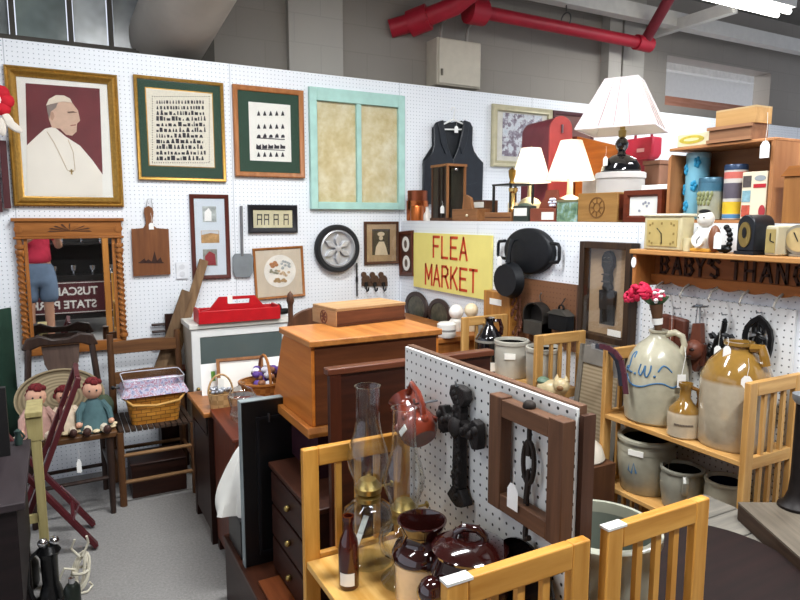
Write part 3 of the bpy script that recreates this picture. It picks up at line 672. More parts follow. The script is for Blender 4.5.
# skillet hanging by its handle
P = Pic('iron_skillet', 'small black iron skillet hanging in front of the round griddle', 'skillet', 'B', 491, 517, 262, 299, X=XB-.13)
R = P.H/2; W_ = P.W
M().lathe([(0, 0), (R*.86, 0), (R, .045), (R*.96, .045), (R*.83, .006), (0, .006)], 40, m=Matrix.Translation((0, .01, 0)) @ Matrix.Rotation(-PI/2, 4, 'X') @ Matrix.Diagonal((W_/P.H, 1, 1, 1))).out('pan', BI, P.t)
hh = M(); hh.tube([(0, .03, R*.95), (0, .035, R+.04), (0, .045, R+.09), (0, .06, R+.12)], [.016, .011, .012, .016], 8); hh.tube([(0, .06, R+.11), (0, .12, R+.13)], .004, 6)
hh.out('handle', BI, P.t); price_tag(P.t, -.035, -.0, R+.03, .04, .05, string=.06)
# brown pegboard panel
P = Pic('brown_pegboard_panel', 'square of brown pegboard fixed under the round griddle', 'pegboard panel', 'B', 519, 578.5, 281, 345)
P.sheet('board', PEGBR, 0, 0, th=.012)
bx_ = XB-.02
P = Pic('cowbell_lantern', 'curved grey tin wall scoop hanging on the brown pegboard', 'tin scoop', 'B', 531, 552, 301, 334, X=bx_)
w2, h2 = P.W/2, P.H/2
TIN = col('#35322f', .45, .6, .2, 20)
arch = [(w2*math.cos(a), h2*.2+h2*.75*math.sin(a)) for a in [i*PI/12 for i in range(13)]]
m_ = M(); full = [(w2, -h2)]+arch+[(-w2, -h2)]; inn = [(x*.88, z*.94 if z > 0 else z) for x, z in full]
n_ = len(full); vs = [(x, y, z) for y in (-.055, 0) for x, z in full]+[(x, y, z) for y in (-.055, 0) for x, z in inn]
fs = [(i, i+1, n_+i+1, n_+i) for i in range(n_-1)]+[(2*n_+i, 3*n_+i, 3*n_+i+1, 2*n_+i+1) for i in range(n_-1)]+[(i, 2*n_+i, 2*n_+i+1, i+1) for i in range(n_-1)]
m_._add(vs, fs); m_.out('hood', TIN, P.t); M().prism(full, -.006, 0).out('back', col('#2a2725', .6, .4), P.t); M().box(-w2, w2, -.055, 0, -h2, -h2*.2).out('tray', col('#54504a', .5, .5, .2), P.t)
M().tube([(0, -.003, h2), (.0, -.01, h2+.03), (.012, -.01, h2+.045)], .004, 5).out('hook', STEEL, P.t)
P = Pic('tin_lantern', 'small black tin wall lantern hanging at the right of the brown pegboard', 'lantern', 'B', 556, 575, 308, 330, X=bx_)
w2, h2 = P.W/2, P.H/2
M().box(-w2, w2, -.05, 0, -h2, h2*.45).out('body', col('#1a1b1d', .45, .5, .2), P.t, bev=.004)
M().prism([(-w2*1.1, h2*.45), (w2*1.1, h2*.45), (w2*.4, h2*.9), (-w2*.4, h2*.9)], -.056, 0).out('roof', col('#55544f', .4, .6), P.t); M().ring((0, h2), .014, .02, -.03, -.02, 16).tube([(0, -.025, h2+.02), (0, -.0, h2+.05)], .003, 5).out('ring', IRON, P.t)
P = Pic('rusty_twig_ornament', 'rusty wire ornament with hanging bits left of the tin scoop', 'ornament', 'B', 516, 528, 292, 336, X=bx_)
w2, h2 = P.W/2, P.H/2; m_ = M(); R_ = random.Random(4)
m_.tube([(0, -.01, h2), (.005, -.015, 0), (-.004, -.015, -h2)], .004, 5)
for k in range(12):
    z = h2-k*2*h2/12; x = R_.uniform(-w2, w2); m_.tube([(0, -.015, z), (x*.6, -.025, z-.01), (x, -.03, z-.04)], .003, 5); m_.sph((x, -.03, z-.045), (.011, .006, .014), 8)
m_.out('wire', col('#6a4030', .7, .3, .3, 40), P.t)
# shadow box with carved comb
P = Pic('shadow_box', 'dark wooden shadow box with a carved figure comb on woven mat', 'shadow box', 'B', 587, 638.5, 242, 341.5)
w2, h2 = P.W/2, P.H/2; D = .055
m_ = M(); 
for x in (-1, 1): m_.box(min(x*w2, x*(w2-.03)), max(x*w2, x*(w2-.03)), -D, 0, -h2, h2)
m_.box(-w2+.03, w2-.03, -D, 0, h2-.03, h2).box(-w2+.03, w2-.03, -D, 0, -h2, -h2+.03)
m_.out('case', wood('#2c1f18', '#43301f', 'z', .5), P.t, bev=.002)
m, n, b = nt('woven_mat'); v = coords(n); wv = n.nodes.new('ShaderNodeTexWave'); wv.bands_direction = 'Z'; wv.inputs['Scale'].default_value = 55; wv.inputs['Distortion'].default_value = .6; n.links.new(v, wv.inputs[0])
n.links.new(ramp(n, wv.outputs[1], [(.2, lin('#8f7558')), (.8, lin('#b89d7c'))]), b.inputs['Base Color']); b.inputs['Roughness'].default_value = .9
P.sheet('woven_mat', m, .03, .006)
cb = [(-.018, -.07), (-.018, .03), (-.03, .05), (-.02, .075), (-.026, .1), (-.02, .13), (-.024, .15), (-.036, .17), (-.036, .22), (-.02, .25), (0, .257), (.02, .25), (.036, .22), (.036, .17), (.024, .15), (.02, .13), (.026, .1), (.02, .075), (.03, .05), (.018, .03), (.018, -.07)]
s_ = P.H/.56
cm = M().prism([(x*s_*1.15, z*s_-.02) for x, z in cb[1:-1]], -.035, -.009).out('carved_figure', col('#1d1a17', .5, 0, .3, 30, bmp=.5), P.t, bev=.006)
m_ = M(); m_.prism([(x*s_, z*s_-.03) for x, z in ((-.05, -.06), (-.055, .045), (-.03, .05), (.03, .05), (.055, .045), (.05, -.06))], -.03, -.01)
for k in range(8): x = (-.045+k*.09/7)*s_; m_.box(x-.0028*s_, x+.0028*s_, -.026, -.012, -.185*s_, -.085*s_)
m_.out('comb', col('#1d1a17', .5, 0, .3, 30), P.t)
m_ = M()
for z in (.19, .12, .08): m_.prism([(x*s_, zz*s_-.02) for x, zz in ((-.028, z), (.028, z), (.028, z+.008), (-.028, z+.008))], -.041, -.034)
m_.sph((-.014*s_, -.036, .215*s_-.02), (.008, .006, .006), 8).sph((.014*s_, -.036, .215*s_-.02), (.008, .006, .006), 8).out('carved_bands', col('#352f28', .5), cm)
M().box(w2-.13, w2-.05, -.04, -.039, -h2+.035, -h2+.065).out('label_card', PAPER, P.t)
P.sheet('glass_pane', PANE, .03, .048, th=.002)
# second white pegboard panel behind the jugs
c, W, H = rectB(640, 795, 300, 400, XB)
yr = aX(795, 320, XB-.015).y; zt = aX(720, 301, XB-.015).z
yl_ = aX(642, 320, XB-.015).y
pp = M().box(0, yl_-yr, -.014, -.001, .05, zt).out('pegboard_panel', pegboard('#e0e1e1', '#5a5c5e', rad=.0032), None, (XB, yl_, 0), RB)
tag(pp, 'white pegboard panel with dark holes mounted behind the stoneware jugs', 'pegboard panel')
XP = XB-.016
def hookwire(P, x, z, L=.03): return M().tube([(x, 0, z+.02), (x, -L, z+.02), (x, -L-.004, z+.03)], .0025, 5).out('peg_hook', STEEL, P.t)
# leather pieces
P = Pic('leather_holster', 'brown leather pouch with strap hanging behind the handled jug', 'leather pouch', 'B', 665, 691, 313, 368, X=XP)
w2, h2 = P.W/2, P.H/2; LB = col('#54291b', .5, 0, .2, 20, bmp=.3)
M().prism([(-w2, h2*.95), (w2, h2*.85), (w2*.95, h2*.1), (w2*.9, -h2*.4), (w2*.6, -h2*.95), (w2*.3, -h2), (w2*.1, -h2*.5), (-w2*.3, h2*.05), (-w2, h2*.2)], -.035, -.004).out('pouch', LB, P.t, bev=.01)
M().box(-w2*.2, w2*.2, -.042, -.034, -h2*.1, h2*.85).out('strap', col('#6c3826', .5, 0, .2), P.t, bev=.003); hookwire(P, 0, h2); price_tag(P.t, w2*.1, -.05, -h2*.05, .03, .045, string=.13)
P = Pic('carved_mask', 'brown carved wooden face mask hanging beside the leather pouch', 'mask', 'B', 690, 711, 322, 371, X=XP)
w2, h2 = P.W/2, P.H/2; MK = col('#6b3b2b', .45, 0, .2, 14)
m_ = M(); m_.sph((0, -.03, -h2*.1), (w2*.8, .045, h2*.42), 20); m_.prism([(-w2*.5, h2*.2), (w2*.55, h2*.2), (w2*.4, h2), (-w2*.35, h2*.95)], -.03, -.004); m_.prism([(-w2*.4, -h2*.4), (w2*.6, -h2*.4), (w2*.15, -h2), (-w2*.1, -h2*.95)], -.03, -.004)
fc = m_.out('face', MK, P.t)
m_ = M(); m_.sph((0, -.075, -h2*.12), (.008, .012, .02), 10); m_.out('nose', MK, fc)
for s in (-1, 1): M().sph((s*w2*.33, -.068, -h2*.02), (.011, .008, .006), 10).out('eye', col('#2a150f', .5), fc)
M().sph((0, -.07, -h2*.3), (.017, .008, .005), 10).out('mouth', col('#2f1710', .5), fc); M().box(w2*.55, w2*.85, -.03, -.01, -h2*.7, h2*.15).out('side_strap', LB, P.t)
m_ = M()
m_.tube([(-.01, -.02, h2*.95), (-.005, -.02, h2+.07)], .002, 5).tube([(.01, -.02, h2*.95), (.005, -.02, h2+.07)], .002, 5).tube([(0, 0, h2+.07), (0, -.05, h2+.07)], .003, 5).tube([(-.03, -.02, h2+.06), (.04, -.02, h2+.07)], .004, 5)
m_.out('peg_hook', STEEL, P.t)
# cast iron figure and trivet
P = Pic('iron_trivet', 'black scrolled cast iron hook hanging left of the oval iron trivet', 'iron hook', 'B', 712, 737, 318, 362, X=XP)
w2, h2 = P.W/2, P.H/2; m_ = M(); CI = col('#0f1012', .4, .4, .1)
def sc_(pts, r=.007): m_.tube([(x*w2, -.015, z*h2) for x, z in pts], r, 6)
sc_([(.15, 1), (.3, .85), (.15, .75), (.1, .85), (.2, .9)]); sc_([(.2, .8), (.15, .5), (-.1, .2), (-.35, 0), (-.5, -.4), (-.75, -.9), (-.95, -.8), (-.8, -.65)], .010)
sc_([(-.35, .05), (-.7, .25), (-.95, .2), (-.8, .05), (-.6, .1)]); sc_([(.1, .3), (.5, .25), (.8, 0), (.9, .2), (.7, .3)], .009); sc_([(-.1, .2), (.1, -.2), (0, -.6), (-.3, -.9), (-.4, -.6), (-.15, -.5)])
sc_([(.4, .2), (.4, -.2), (.65, -.4), (.85, -.2), (.65, -.1)]); sc_([(-.5, -.3), (-.9, -.2), (-1, -.4), (-.8, -.5)])
m_.out('scrollwork', CI, P.t); hookwire(P, .15*w2, h2*.95); price_tag(P.t, 0, -.03, -.02, .032, .045, string=.09)
P = Pic('oval_trivet', 'black pointed cast iron trivet with open scrolls on the white pegboard panel', 'trivet', 'B', 745.5, 776.5, 314.5, 358, X=XP)
w2, h2 = P.W/2, P.H/2
def iron_shape(k): return [(k*w2*x, k*h2*z) for x, z in ((-.82, -.95), (-.95, -.5), (-.98, 0), (-.85, .4), (-.5, .75), (0, 1), (.5, .75), (.85, .4), (.98, 0), (.95, -.5), (.82, -.95), (0, -1))]
m_ = M(); a, c = iron_shape(1), iron_shape(.74); N = len(a); vs = [(x, y, z) for y in (-.02, -.006) for x, z in a+c]
fs = []
for i in range(N):
    j = (i+1) % N
    fs += [(i, j, N+j, N+i), (2*N+i, 3*N+i, 3*N+j, 2*N+j), (i, 2*N+i, 2*N+j, j), (N+i, N+j, 3*N+j, 3*N+i)]
m_._add(vs, fs); 
for s in (-1, 1):
    m_.tube([(s*w2*.1, -.013, -h2*.75), (s*w2*.5, -.013, -h2*.45), (s*w2*.45, -.013, -.1*h2), (s*w2*.1, -.013, 0), (s*w2*.2, -.013, -h2*.3)], .006, 6); m_.tube([(0, -.013, h2*.75), (s*w2*.35, -.013, h2*.4), (s*w2*.3, -.013, h2*.15), (0, -.013, h2*.2)], .006, 6)
m_.tube([(0, -.013, h2*.8), (0, -.013, -h2*.8)], .006, 6); m_.out('casting', CI, P.t); hookwire(P, 0, h2*.85)
# ================================================================ BABY'S THANGS shelf
XS = 2.125; dS = XB-XS
a0 = aX(633, 249, XS); ys0 = a0.y; ys1 = aX(808, 262, XS).y; zs = a0.z; SL = ys0-ys1
tilt = math.radians(.9)
t = thing('peg_rack_shelf', 'wooden wall shelf with stick letters reading BABYS THANG and a row of pegs', 'wall shelf', (XS, ys0, zs), 0, None, (0, tilt*0, RB))
SH = .155
M().box(-.012, SL, -.008, dS-.002, -.02, 0).out('top_board', wood('#b07a44', '#c9955a', 'x', .5), t, bev=.004)
M().box(0, .018, 0, dS-.002, -SH, -.02).out('end_panel', wood('#9a5f30', '#b5763e', 'z', .5), t, bev=.003)
M().box(.018, SL, dS-.03, dS-.004, -.105, -.02).out('letter_board', wood('#7f4a22', '#95582a', 'x', .5), t)
sc2 = [(.018, -.105)]; k = 0
while .018+k*.02 < SL:
    x = .018+k*.02; sc2.append((x, -.132-.016*abs(math.sin(k*.62)))); k += 1
sc2.append((SL, -.105)); M().prism(sc2, dS-.05, dS-.03).out('scalloped_rail', wood('#8a5126', '#a5652f', 'x', .5), t)
M().disc((.009, -.055), .012, -.004, 0, 14, .022).out('oval_label', WHITE, t)
STICK = col('#3b2416', .7, 0, .3, 60)
tx = [("B", .05), ("A", .115), ("B", .18), ("Y", .235), ("'", .293), ("S", .305), ("T", .40), ("H", .463), ("A", .53), ("N", .595), ("G", .66)]
sx_ = (SL-.04)/.74
for ch, x in tx: letter(ch, .01+x*sx_, -.098, .052*sx_, .068, .010, dS-.038, dS-.029, STICK, t)
for i in range(7):
    x = .08+i*.125
    if x < SL-.02: M().tube([(x, dS-.05, -.135), (x+.004, dS-.09, -.15), (x+.01, dS-.115, -.175), (x+.014, dS-.11, -.185)], [.0045, .0045, .004, .0045], 7).out('peg', col('#8a857e', .4, .3), t)
def onshelf(u, X, z): 
    return aX(u, 235, X).y
def pix_w(u0, u1, X, v=235): return aX(u0, v, X).y-aX(u1, v, X).y
def pix_z(u, v, X): return aX(u, v, X).z
# cream mantel clock
X0 = XS+.012; W = pix_w(642, 681, X0); yc = aX(662, 235, X0).y; Hc = pix_z(664, 217, X0)-zs
t = thing('desk_clock', 'cream square faced desk clock at the left end of the wall shelf', 'clock', (X0, yc, zs+.001), RB+math.radians(-3))
CB = col('#c8bc94', .45, 0, .06)
M().box(-W/2, W/2, 0, .07, 0, Hc).out('body', CB, t, bev=.006); M().box(-W/2-.004, W/2+.004, -.006, .08, Hc, Hc+.012).out('top', col('#dcd8c0', .4), t, bev=.005)
M().box(-W*.40, W*.40, -.004, 0, Hc*.12, Hc*.9).out('dial', col('#c2ab6c', .4, .2), t)
m_ = M()
for i in range(12):
    a = i*PI/6; x = max(-W*.32, min(W*.32, W*.5*math.sin(a))); z = Hc*.5+max(-Hc*.3, min(Hc*.3, Hc*.5*math.cos(a))); m_.cbox((x, -.0045, z), (.008, .001, .009))
m_.out('hour_marks', col('#8d7640', .5), t)
M().beam((0, -.006, Hc*.5), (-.022, -.006, Hc*.66), .003, .002, (0, 1, 0)).beam((0, -.006, Hc*.52), (.004, -.006, Hc*.2), .003, .002, (0, 1, 0)).out('hands', BLACK, t)
M().lathe([(0, 0), (.022, 0), (.022, .05), (0, .05)], 16, (W/2+.012, .03, 0)).out('side_drum', CB, t)
# white figure clock
X1 = XS+.05; W = pix_w(696, 714, X1); yc = aX(705, 235, X1).y; Hc = pix_z(704, 209, X1)-zs
t = thing('figure_clock', 'white round headed novelty figure clock with black cap on the wall shelf', 'clock', (X1, yc, zs+.001), RB)
M().lathe([(0, .012), (W*.5, .012), (W*.55, .03), (W*.5, Hc*.45), (W*.3, Hc*.56), (0, Hc*.57)], 24, sy=.6).out('body', col('#e6e2d8', .35), t); M().sph((0, 0, Hc*.76), (W*.42, W*.38, Hc*.2), 18).out('head', col('#e6e2d8', .35), t)
M().sph((-.004, -.004, Hc*.93), (W*.3, W*.28, Hc*.06), 14).out('cap', BLACK, t); M().disc((0, Hc*.28), W*.33, -.045, -.03, 20).out('dial', PAPER, t)
M().beam((0, -.0455, Hc*.28), (.012, -.0455, Hc*.36), .003, .001, (0, 1, 0)).beam((0, -.0455, Hc*.28), (.0, -.0455, Hc*.2), .003, .001, (0, 1, 0)).out('hands', BLACK, t)
m_ = M(); 
for s in (-1, 1): m_.sph((s*W*.16, -W*.37, Hc*.8), (.0028, .003, .003), 8)
m_.out('eyes', BLACK, t); M().box(-W*.55, W*.6, -.03, .03, 0, .014).out('base', col('#d8a23c', .5), t, bev=.004)
# oval brown and white piece
W = pix_w(710, 729, XS+.02); yc = aX(718, 240, XS+.02).y; Hc = pix_z(718, 220, XS+.02)-zs-.02
t = thing('brush_figurine', 'small brown backed curio with curly black edge and white tag', 'curio', (XS+.025, yc, zs+.001), RB)
M().sph((-.018, 0, Hc*.5), (W*.3, .02, Hc*.5), 16).out('body', col('#7a4a30', .4, 0, .15), t); m_ = M()
for k in range(7): a = -1.2+k*.4; m_.sph((.012+W*.33*math.cos(a), .01, Hc*.5+Hc*.45*math.sin(a)), (.011, .011, .011), 8)
m_.sph((.015, .012, Hc*.15), (.03, .02, Hc*.15), 10).out('beaded_edge', CI, t); price_tag(t, .012, -.024, Hc*.75, .03, .06, string=0)
# black arched clock
W = pix_w(736, 755, X0); yc = aX(745.5, 235, X0).y; Hc = pix_z(745, 215, X0)-zs
t = thing('arched_clock', 'black arched wooden clock with brass oval front on the wall shelf', 'clock', (X0, yc, zs+.001), RB-math.radians(6))
q = [(-W/2, .012), (W/2, .012)]+[(W/2*math.cos(a), Hc*.72+Hc*.28*math.sin(a)) for a in [i*PI/10 for i in range(11)]]
M().prism(q, 0, .10).out('case', col('#16191f', .35, 0, .1), t, bev=.004); M().box(-W/2-.004, W/2+.004, -.006, .106, 0, .012).out('base', col('#16191f', .35, 0, .1), t)
M().disc((-.002, Hc*.5), W*.34, -.004, 0, 24, Hc*.32).out('brass_plate', BRASS, t); M().disc((-.002, Hc*.55), W*.12, -.006, -.004, 16, Hc*.14).out('keyhole', BLACK, t)
# small cream clock
W = pix_w(765, 778, X0); yc = aX(771, 238, X0).y; Hc = pix_z(770, 223.5, X0)-zs-.008
t = thing('alarm_clock', 'small cream square alarm clock right of the black arched clock', 'clock', (X0, yc, zs+.001), RB-math.radians(8))
M().box(-W/2, W/2, 0, .10, 0, Hc).out('body', col('#bdb498', .4), t, bev=.006); M().box(-W*.4, W*.4, -.003, 0, Hc*.1, Hc*.88).out('dial', col('#b09c63', .4, .3), t)
M().beam((0, -.004, Hc*.5), (0, -.004, Hc*.75), .003, .002, (0, 1, 0)).beam((0, -.004, Hc*.5), (.015, -.004, Hc*.45), .003, .002, (0, 1, 0)).out('hands', BLACK, t)
yc = aX(801, 235, XS+.06).y; Hc = .10
t = thing('round_clock', 'round metal rimmed clock at the right edge of the wall shelf', 'clock', (XS+.05, yc, zs+.001), RB)
M().lathe([(0, 0), (Hc/2, 0), (Hc/2, .05), (Hc*.43, .05), (0, .05)], 28, (0, 0, 0), Matrix.Translation((0, .05, Hc/2+.006)) @ Matrix.Rotation(PI/2, 4, 'X')).out('case', col('#a29a88', .3, .6), t)
M().disc((0, Hc/2+.006), Hc*.4, -.004, 0, 24).out('dial', col('#b6a070', .4), t); M().box(-.03, .03, 0, .05, 0, .008).out('foot', col('#a29a88', .3, .6), t); M().beam((0, -.005, Hc/2), (-.015, -.005, Hc*.8), .003, .002, (0, 1, 0)).out('hands', BLACK, t)
# ================================================================ things on the ledge of the side wall
def led(u0, u1, vt, X, base=LZ):
    yc = (aX(u0, 215, X).y+aX(u1, 215, X).y)/2; return yc, pix_w(u0, u1, X, 215), pix_z((u0+u1)/2, vt, X)-base
XF = XB+.012
def dep(u, X): q = aX(u, 215, X); return q.x*math.sin(YAW)+q.y*math.cos(YAW)
def rw(u0, u1, X): return (u1-u0)/FPX*dep((u0+u1)/2, X)
def lthing(name, label, cat, u0, u1, vt, X=XF, rz=0, group=None, base=LZ):
    yc, W, H = led(u0, u1, vt, X, base); return thing(name, label, cat, (X, yc, base+.001), RB+rz, group), W, H
# copper canister and small copper pot
t, W, H = lthing('copper_canister', 'copper canister with a round lid in the wall corner', 'canister', 406, 429, 201, XF+.12); W = rw(406, 429, XF+.12)
M().lathe([(0, 0), (W*.48, 0), (W*.5, .01), (W*.5, H), (W*.47, H), (0, H)], 28).out('body', COPPER, t); M().lathe([(W*.2, H), (W*.45, H), (W*.45, H*1.5), (W*.42, H*1.52), (W*.4, H*1.48), (0, H*1.4)], 28).out('upper_pot', col('#8a4a30', .3, .8, .15), t)
t, W, H = lthing('copper_can', 'small bright copper can in front of the canister', 'can', 404.5, 418, 206, XF); W = rw(404.5, 418, XF)
M().lathe([(0, 0), (W*.5, 0), (W*.5, H*.9), (W*.46, H), (W*.3, H), (0, H*.98)], 24, (0, W*.5, 0)).out('body', col('#b0602f', .3, .8, .12), t)
t, W, H = lthing('white_tag_bottle', 'small pale bottle shaped tag between copper can and glass case', 'bottle', 419, 428, 207, XF); W = rw(419, 428, XF)
M().lathe([(0, 0), (W*.42, 0), (W*.45, H*.4), (W*.2, H*.7), (W*.2, H), (0, H)], 18, (0, W*.5, 0)).out('body', col('#cfc6bd', .4), t)
# candle lantern / glazed case
yc, W, H = led(430, 466, 164, XF)
ya_, yb_ = aX(431, 200, XF).y, aX(447, 200, XF).y; w_ = aY(466, 200, yb_).x-XF; d_ = min(ya_-yb_, .2)
t = thing('glazed_case', 'dark wooden glazed display case with pale front frame before the vest', 'display case', (XF+w_/2, yb_, LZ+.001), 0)
for x in (-1, 1):
    for y in (0, 1): M().box(x*w_/2-(.014 if x > 0 else 0)-(0 if x > 0 else 0), x*w_/2+(0 if x > 0 else .014), y*d_-(.014 if y else 0), y*d_+(0 if y else .014), .0, H-.012).out('post', W_MID if y == 0 else W_WALN, t)
M().box(-w_/2-.004, w_/2+.004, -.004, d_+.004, H-.012, H+.004).out('top', W_MIDX, t); M().box(-w_/2-.006, w_/2+.006, -.006, d_+.006, 0, .02).out('base', W_WALNX, t)
for x in (-1, 1): M().box(x*(w_/2-.006)-.002, x*(w_/2-.006)+.002, .014, d_-.014, .02, H-.012).out('side_panel', col('#2a1e18', .4, 0, .3), t)
M().box(-w_/2+.014, w_/2-.014, d_-.008, d_-.004, .02, H-.012).out('back_glass', PANE, t)
m_ = M(); m_.box(-w_/2-.006, -w_/2, .05, .065, .02, H-.02).box(-w_/2-.006, -w_/2, .1, .115, .02, H-.02); m_.out('side_bars', col('#241a16', .5), t)
M().sph((.0, .004, H-.03), (.014, .008, .012), 10).out('latch', CHROME, t); price_tag(t, -w_/2-.01, .04, .1, .03, .05, string=.03)
# stack of brown boxes
t, W, H = lthing('trinket_box', 'brown wooden trinket box with a white knob below the vest', 'box', 452, 477, 209, XF)
M().box(-W/2, W/2, 0, .1, 0, H).out('body', W_MIDX, t, bev=.003); M().sph((W*.15, -.008, H*.45), .009, 10).out('knob', col('#d8c8a8', .3), t); M().prism([(-W*.3, H), (W*.1, H), (W*.02, H+.07), (-.05, H+.09), (-W*.25, H+.07)], .04, .06).out('back_crest', W_MID, t)
t, W, H = lthing('recipe_box', 'dark brown box with a white label right of the trinket box', 'box', 472, 485, 200.5, XF+.13)
M().box(-W/2, W/2, 0, .1, 0, H).out('body', W_WALNX, t, bev=.003); M().box(-W*.35, W*.4, -.002, 0, H*.65, H*.92).out('label_card', PAPER, t)
t, W, H = lthing('low_wooden_tray', 'low brown wooden box under the black wire lantern', 'box', 484.5, 511, 212.5, XF)
M().box(-W/2, W/2, 0, .12, 0, H).out('body', W_MIDX, t, bev=.003); M().box(-W/2+.006, W/2-.006, -.002, 0, H*.4, H*.5).out('lid_line', W_WALNX, t)
# black wire lantern with brass top
t, W, H = lthing('wire_lantern', 'black framed lantern with a brass finial beside the left lampshade', 'lantern', 491, 511, 184, XF+.06)
m_ = M()
for x in (-W*.42, W*.42):
    for y in (0, W*.84): m_.box(x-.006, x+.006, y, y+.012, 0, H)
m_.box(-W*.45, W*.45, -.004, W*.9, 0, .012).box(-W*.45, W*.45, -.004, W*.9, H-.01, H); m_.out('cage', BLACK, t)
M().lathe([(0, 0), (.02, 0), (.012, .02), (.02, .05), (.022, .08), (0, .1)], 14, (.0, W*.4, H)).out('finial', col('#8a6a2e', .3, .8), t); M().lathe([(0, .012), (.03, .012), (.03, H*.5), (0, H*.52)], 16, (0, W*.45, 0)).out('candle', col('#e8dcc0', .5), t)
t, W, H = lthing('brass_candlestick', 'polished brass candlestick under the left white lampshade', 'candlestick', 501, 512, 188, XF+.03)
M().lathe([(0, 0), (.04, 0), (.035, .012), (.014, .025), (.012, .05), (.022, .07), (.012, .09), (.012, H-.03), (.026, H-.02), (.026, H), (0, H)], 20, (0, .045, 0)).out('stem', col('#c9a968', .25, .9, .1), t)
# two small lamps with white shades
SHADE = None
m, n, b = nt('white_shade'); b.inputs['Base Color'].default_value = lin('#f4f1ea'); b.inputs['Roughness'].default_value = .8
n.nodes.remove(b); o_ = n.nodes['Material Output']; d1 = n.nodes.new('ShaderNodeBsdfDiffuse'); d1.inputs[0].default_value = lin('#ece8e2'); tl = n.nodes.new('ShaderNodeBsdfTranslucent'); tl.inputs[0].default_value = lin('#f7efe0')
mx = n.nodes.new('ShaderNodeMixShader'); mx.inputs[0].default_value = .4; n.links.new(d1.outputs[0], mx.inputs[1]); n.links.new(tl.outputs[0], mx.inputs[2]); n.links.new(mx.outputs[0], o_.inputs[0]); SHADE = m
def small_lamp(u, X, vt, vb, r1, r0, label, basecol):
    yc = aX(u, 200, X).y; zt = pix_z(u, vt, X)-LZ; zb = pix_z(u, vb, X)-LZ
    t = thing('table_lamp', label, 'lamp', (X, yc, LZ+.001), RB, 'small white shaded lamps')
    M().lathe([(0, 0), (.06, 0), (.065, .01), (.075, .05), (.075, .10), (.05, .13), (.018, .145), (.014, zb+.02), (0, zb+.02)], 24).out('base', basecol, t)
    M().lathe([(r0, zb), (r1, zt), (r1-.003, zt), (r0-.003, zb)], 36).out('shade', SHADE, t)
    M().lathe([(0, zb-.02), (.014, zb-.02), (.014, zb+.05), (.0, zb+.05)], 12).sph((0, 0, zb+.09), (.028, .028, .04), 14).out('bulb', col('#e9e4d6', .3), t)
    M().tube([(-r1+.002, 0, zt-.008), (r1-.002, 0, zt-.008)], .003, 5).tube([(0, 0, zb+.12), (0, 0, zt+.012)], .004, 6).out('harp', BRASS, t)
    la = bpy.data.lights.new('lamp_bulb_light', 'POINT'); la.energy = 2.6; la.color = (1, .95, .86); la.shadow_soft_size = .03; lo = bpy.data.objects.new('lamp_bulb_light', la); COL.objects.link(lo); lo.parent = t; lo.location = (.045, 0, zb+.09)
    return t
small_lamp(530, XF+.26, 148.5, 183, .058, .122, 'left small table lamp with plain white cone shade', col('#c9b98f', .35, 0, .12))
small_lamp(569.5, XF+.24, 141, 180.5, .058, .132, 'right small table lamp with plain white cone shade and cream base', col('#d6c8a0', .35, 0, .12))
t, W, H = lthing('label_box', 'small dark green box with white label below the left lampshade', 'box', 513, 528, 203, XF)
M().box(-W/2, W/2, 0, .06, 0, H*.85).out('body', col('#2c332e', .5, 0, .2), t, bev=.003); M().box(-W*.42, W*.42, -.002, 0, H*.3, H*.72).out('label_card', PAPER, t); M().sph((0, .03, H*.85), (W*.42, .025, H*.15), 12).out('lid', col('#4d5a4c', .5), t)
t, W, H = lthing('scalloped_wall_box', 'red brown scalloped wooden letter box with white label and ribbon', 'letter box', 530, 555, 190, XF)
SC = col('#7d3f2c', .5, 0, .12)
M().box(-W/2, W/2, 0, .07, 0, H*.42).out('body', SC, t, bev=.003); M().prism([(-W/2, H*.42), (W/2, H*.42), (W*.45, H*.7), (W*.28, H*.75), (W*.22, H), (-W*.22, H), (-W*.28, H*.75), (-W*.42, H*.6)], .06, .07).out('back', SC, t)
M().box(-W*.02, W*.45, -.002, 0, .01, H*.3).out('label_card', PAPER, t); m_ = M()
for k in range(6): a = k*PI/3; m_.sph((W*.22+.018*math.cos(a), .03, H*.6+.018*math.sin(a)), (.015, .01, .008), 8)
m_.out('ribbon', col('#dfe3ee', .6), t)
t, W, H = lthing('landscape_tin', 'small green and teal landscape painted tin beside the oak box', 'tin', 556.5, 577, 200, XF)
m, n, b = nt('painted_landscape'); n.links.new(ramp(n, noise(n, coords(n), 26, 4), [(.3, lin('#31564a')), (.5, lin('#6f8a6a')), (.62, lin('#8fb0b4')), (.75, lin('#b9b07a'))]), b.inputs['Base Color']); b.inputs['Roughness'].default_value = .4
M().box(-W/2, W/2, 0, .05, 0, H).out('body', m, t, bev=.003); M().box(-W/2-.002, W/2+.002, -.002, .052, H-.012, H).out('lid', col('#7c7a5a', .4, .3), t)
t, W, H = lthing('oak_box', 'oak box with a carved round rosette on its front', 'box', 577.5, 617, 193, XF)
M().box(-W/2, W/2, 0, .16, 0, H).out('body', wood('#8d6534', '#a57c46', 'x', .5), t, bev=.003)
m_ = M().ring((0, H*.5), .045, .05, -.003, 0, 28).ring((0, H*.5), .018, .022, -.003, 0, 20)
for k in range(8): a = k*PI/4; m_.prism([(.022*math.cos(a)-.004*math.sin(a), H*.5+.022*math.sin(a)+.004*math.cos(a)), (.045*math.cos(a), H*.5+.045*math.sin(a)), (.022*math.cos(a)+.004*math.sin(a), H*.5+.022*math.sin(a)-.004*math.cos(a))], -.003, 0)
m_.out('carved_rosette', col('#6e4a22', .6), t); M().box(W/2, W/2+.002, .01, .15, .01, H-.01).out('red_side', W_RED, t)  # thin red brown sheet over the right side of the box
t, W, H = lthing('framed_tile_box', 'red brown wooden box framing a white floral tile', 'box', 624.5, 662.5, 190, XF)
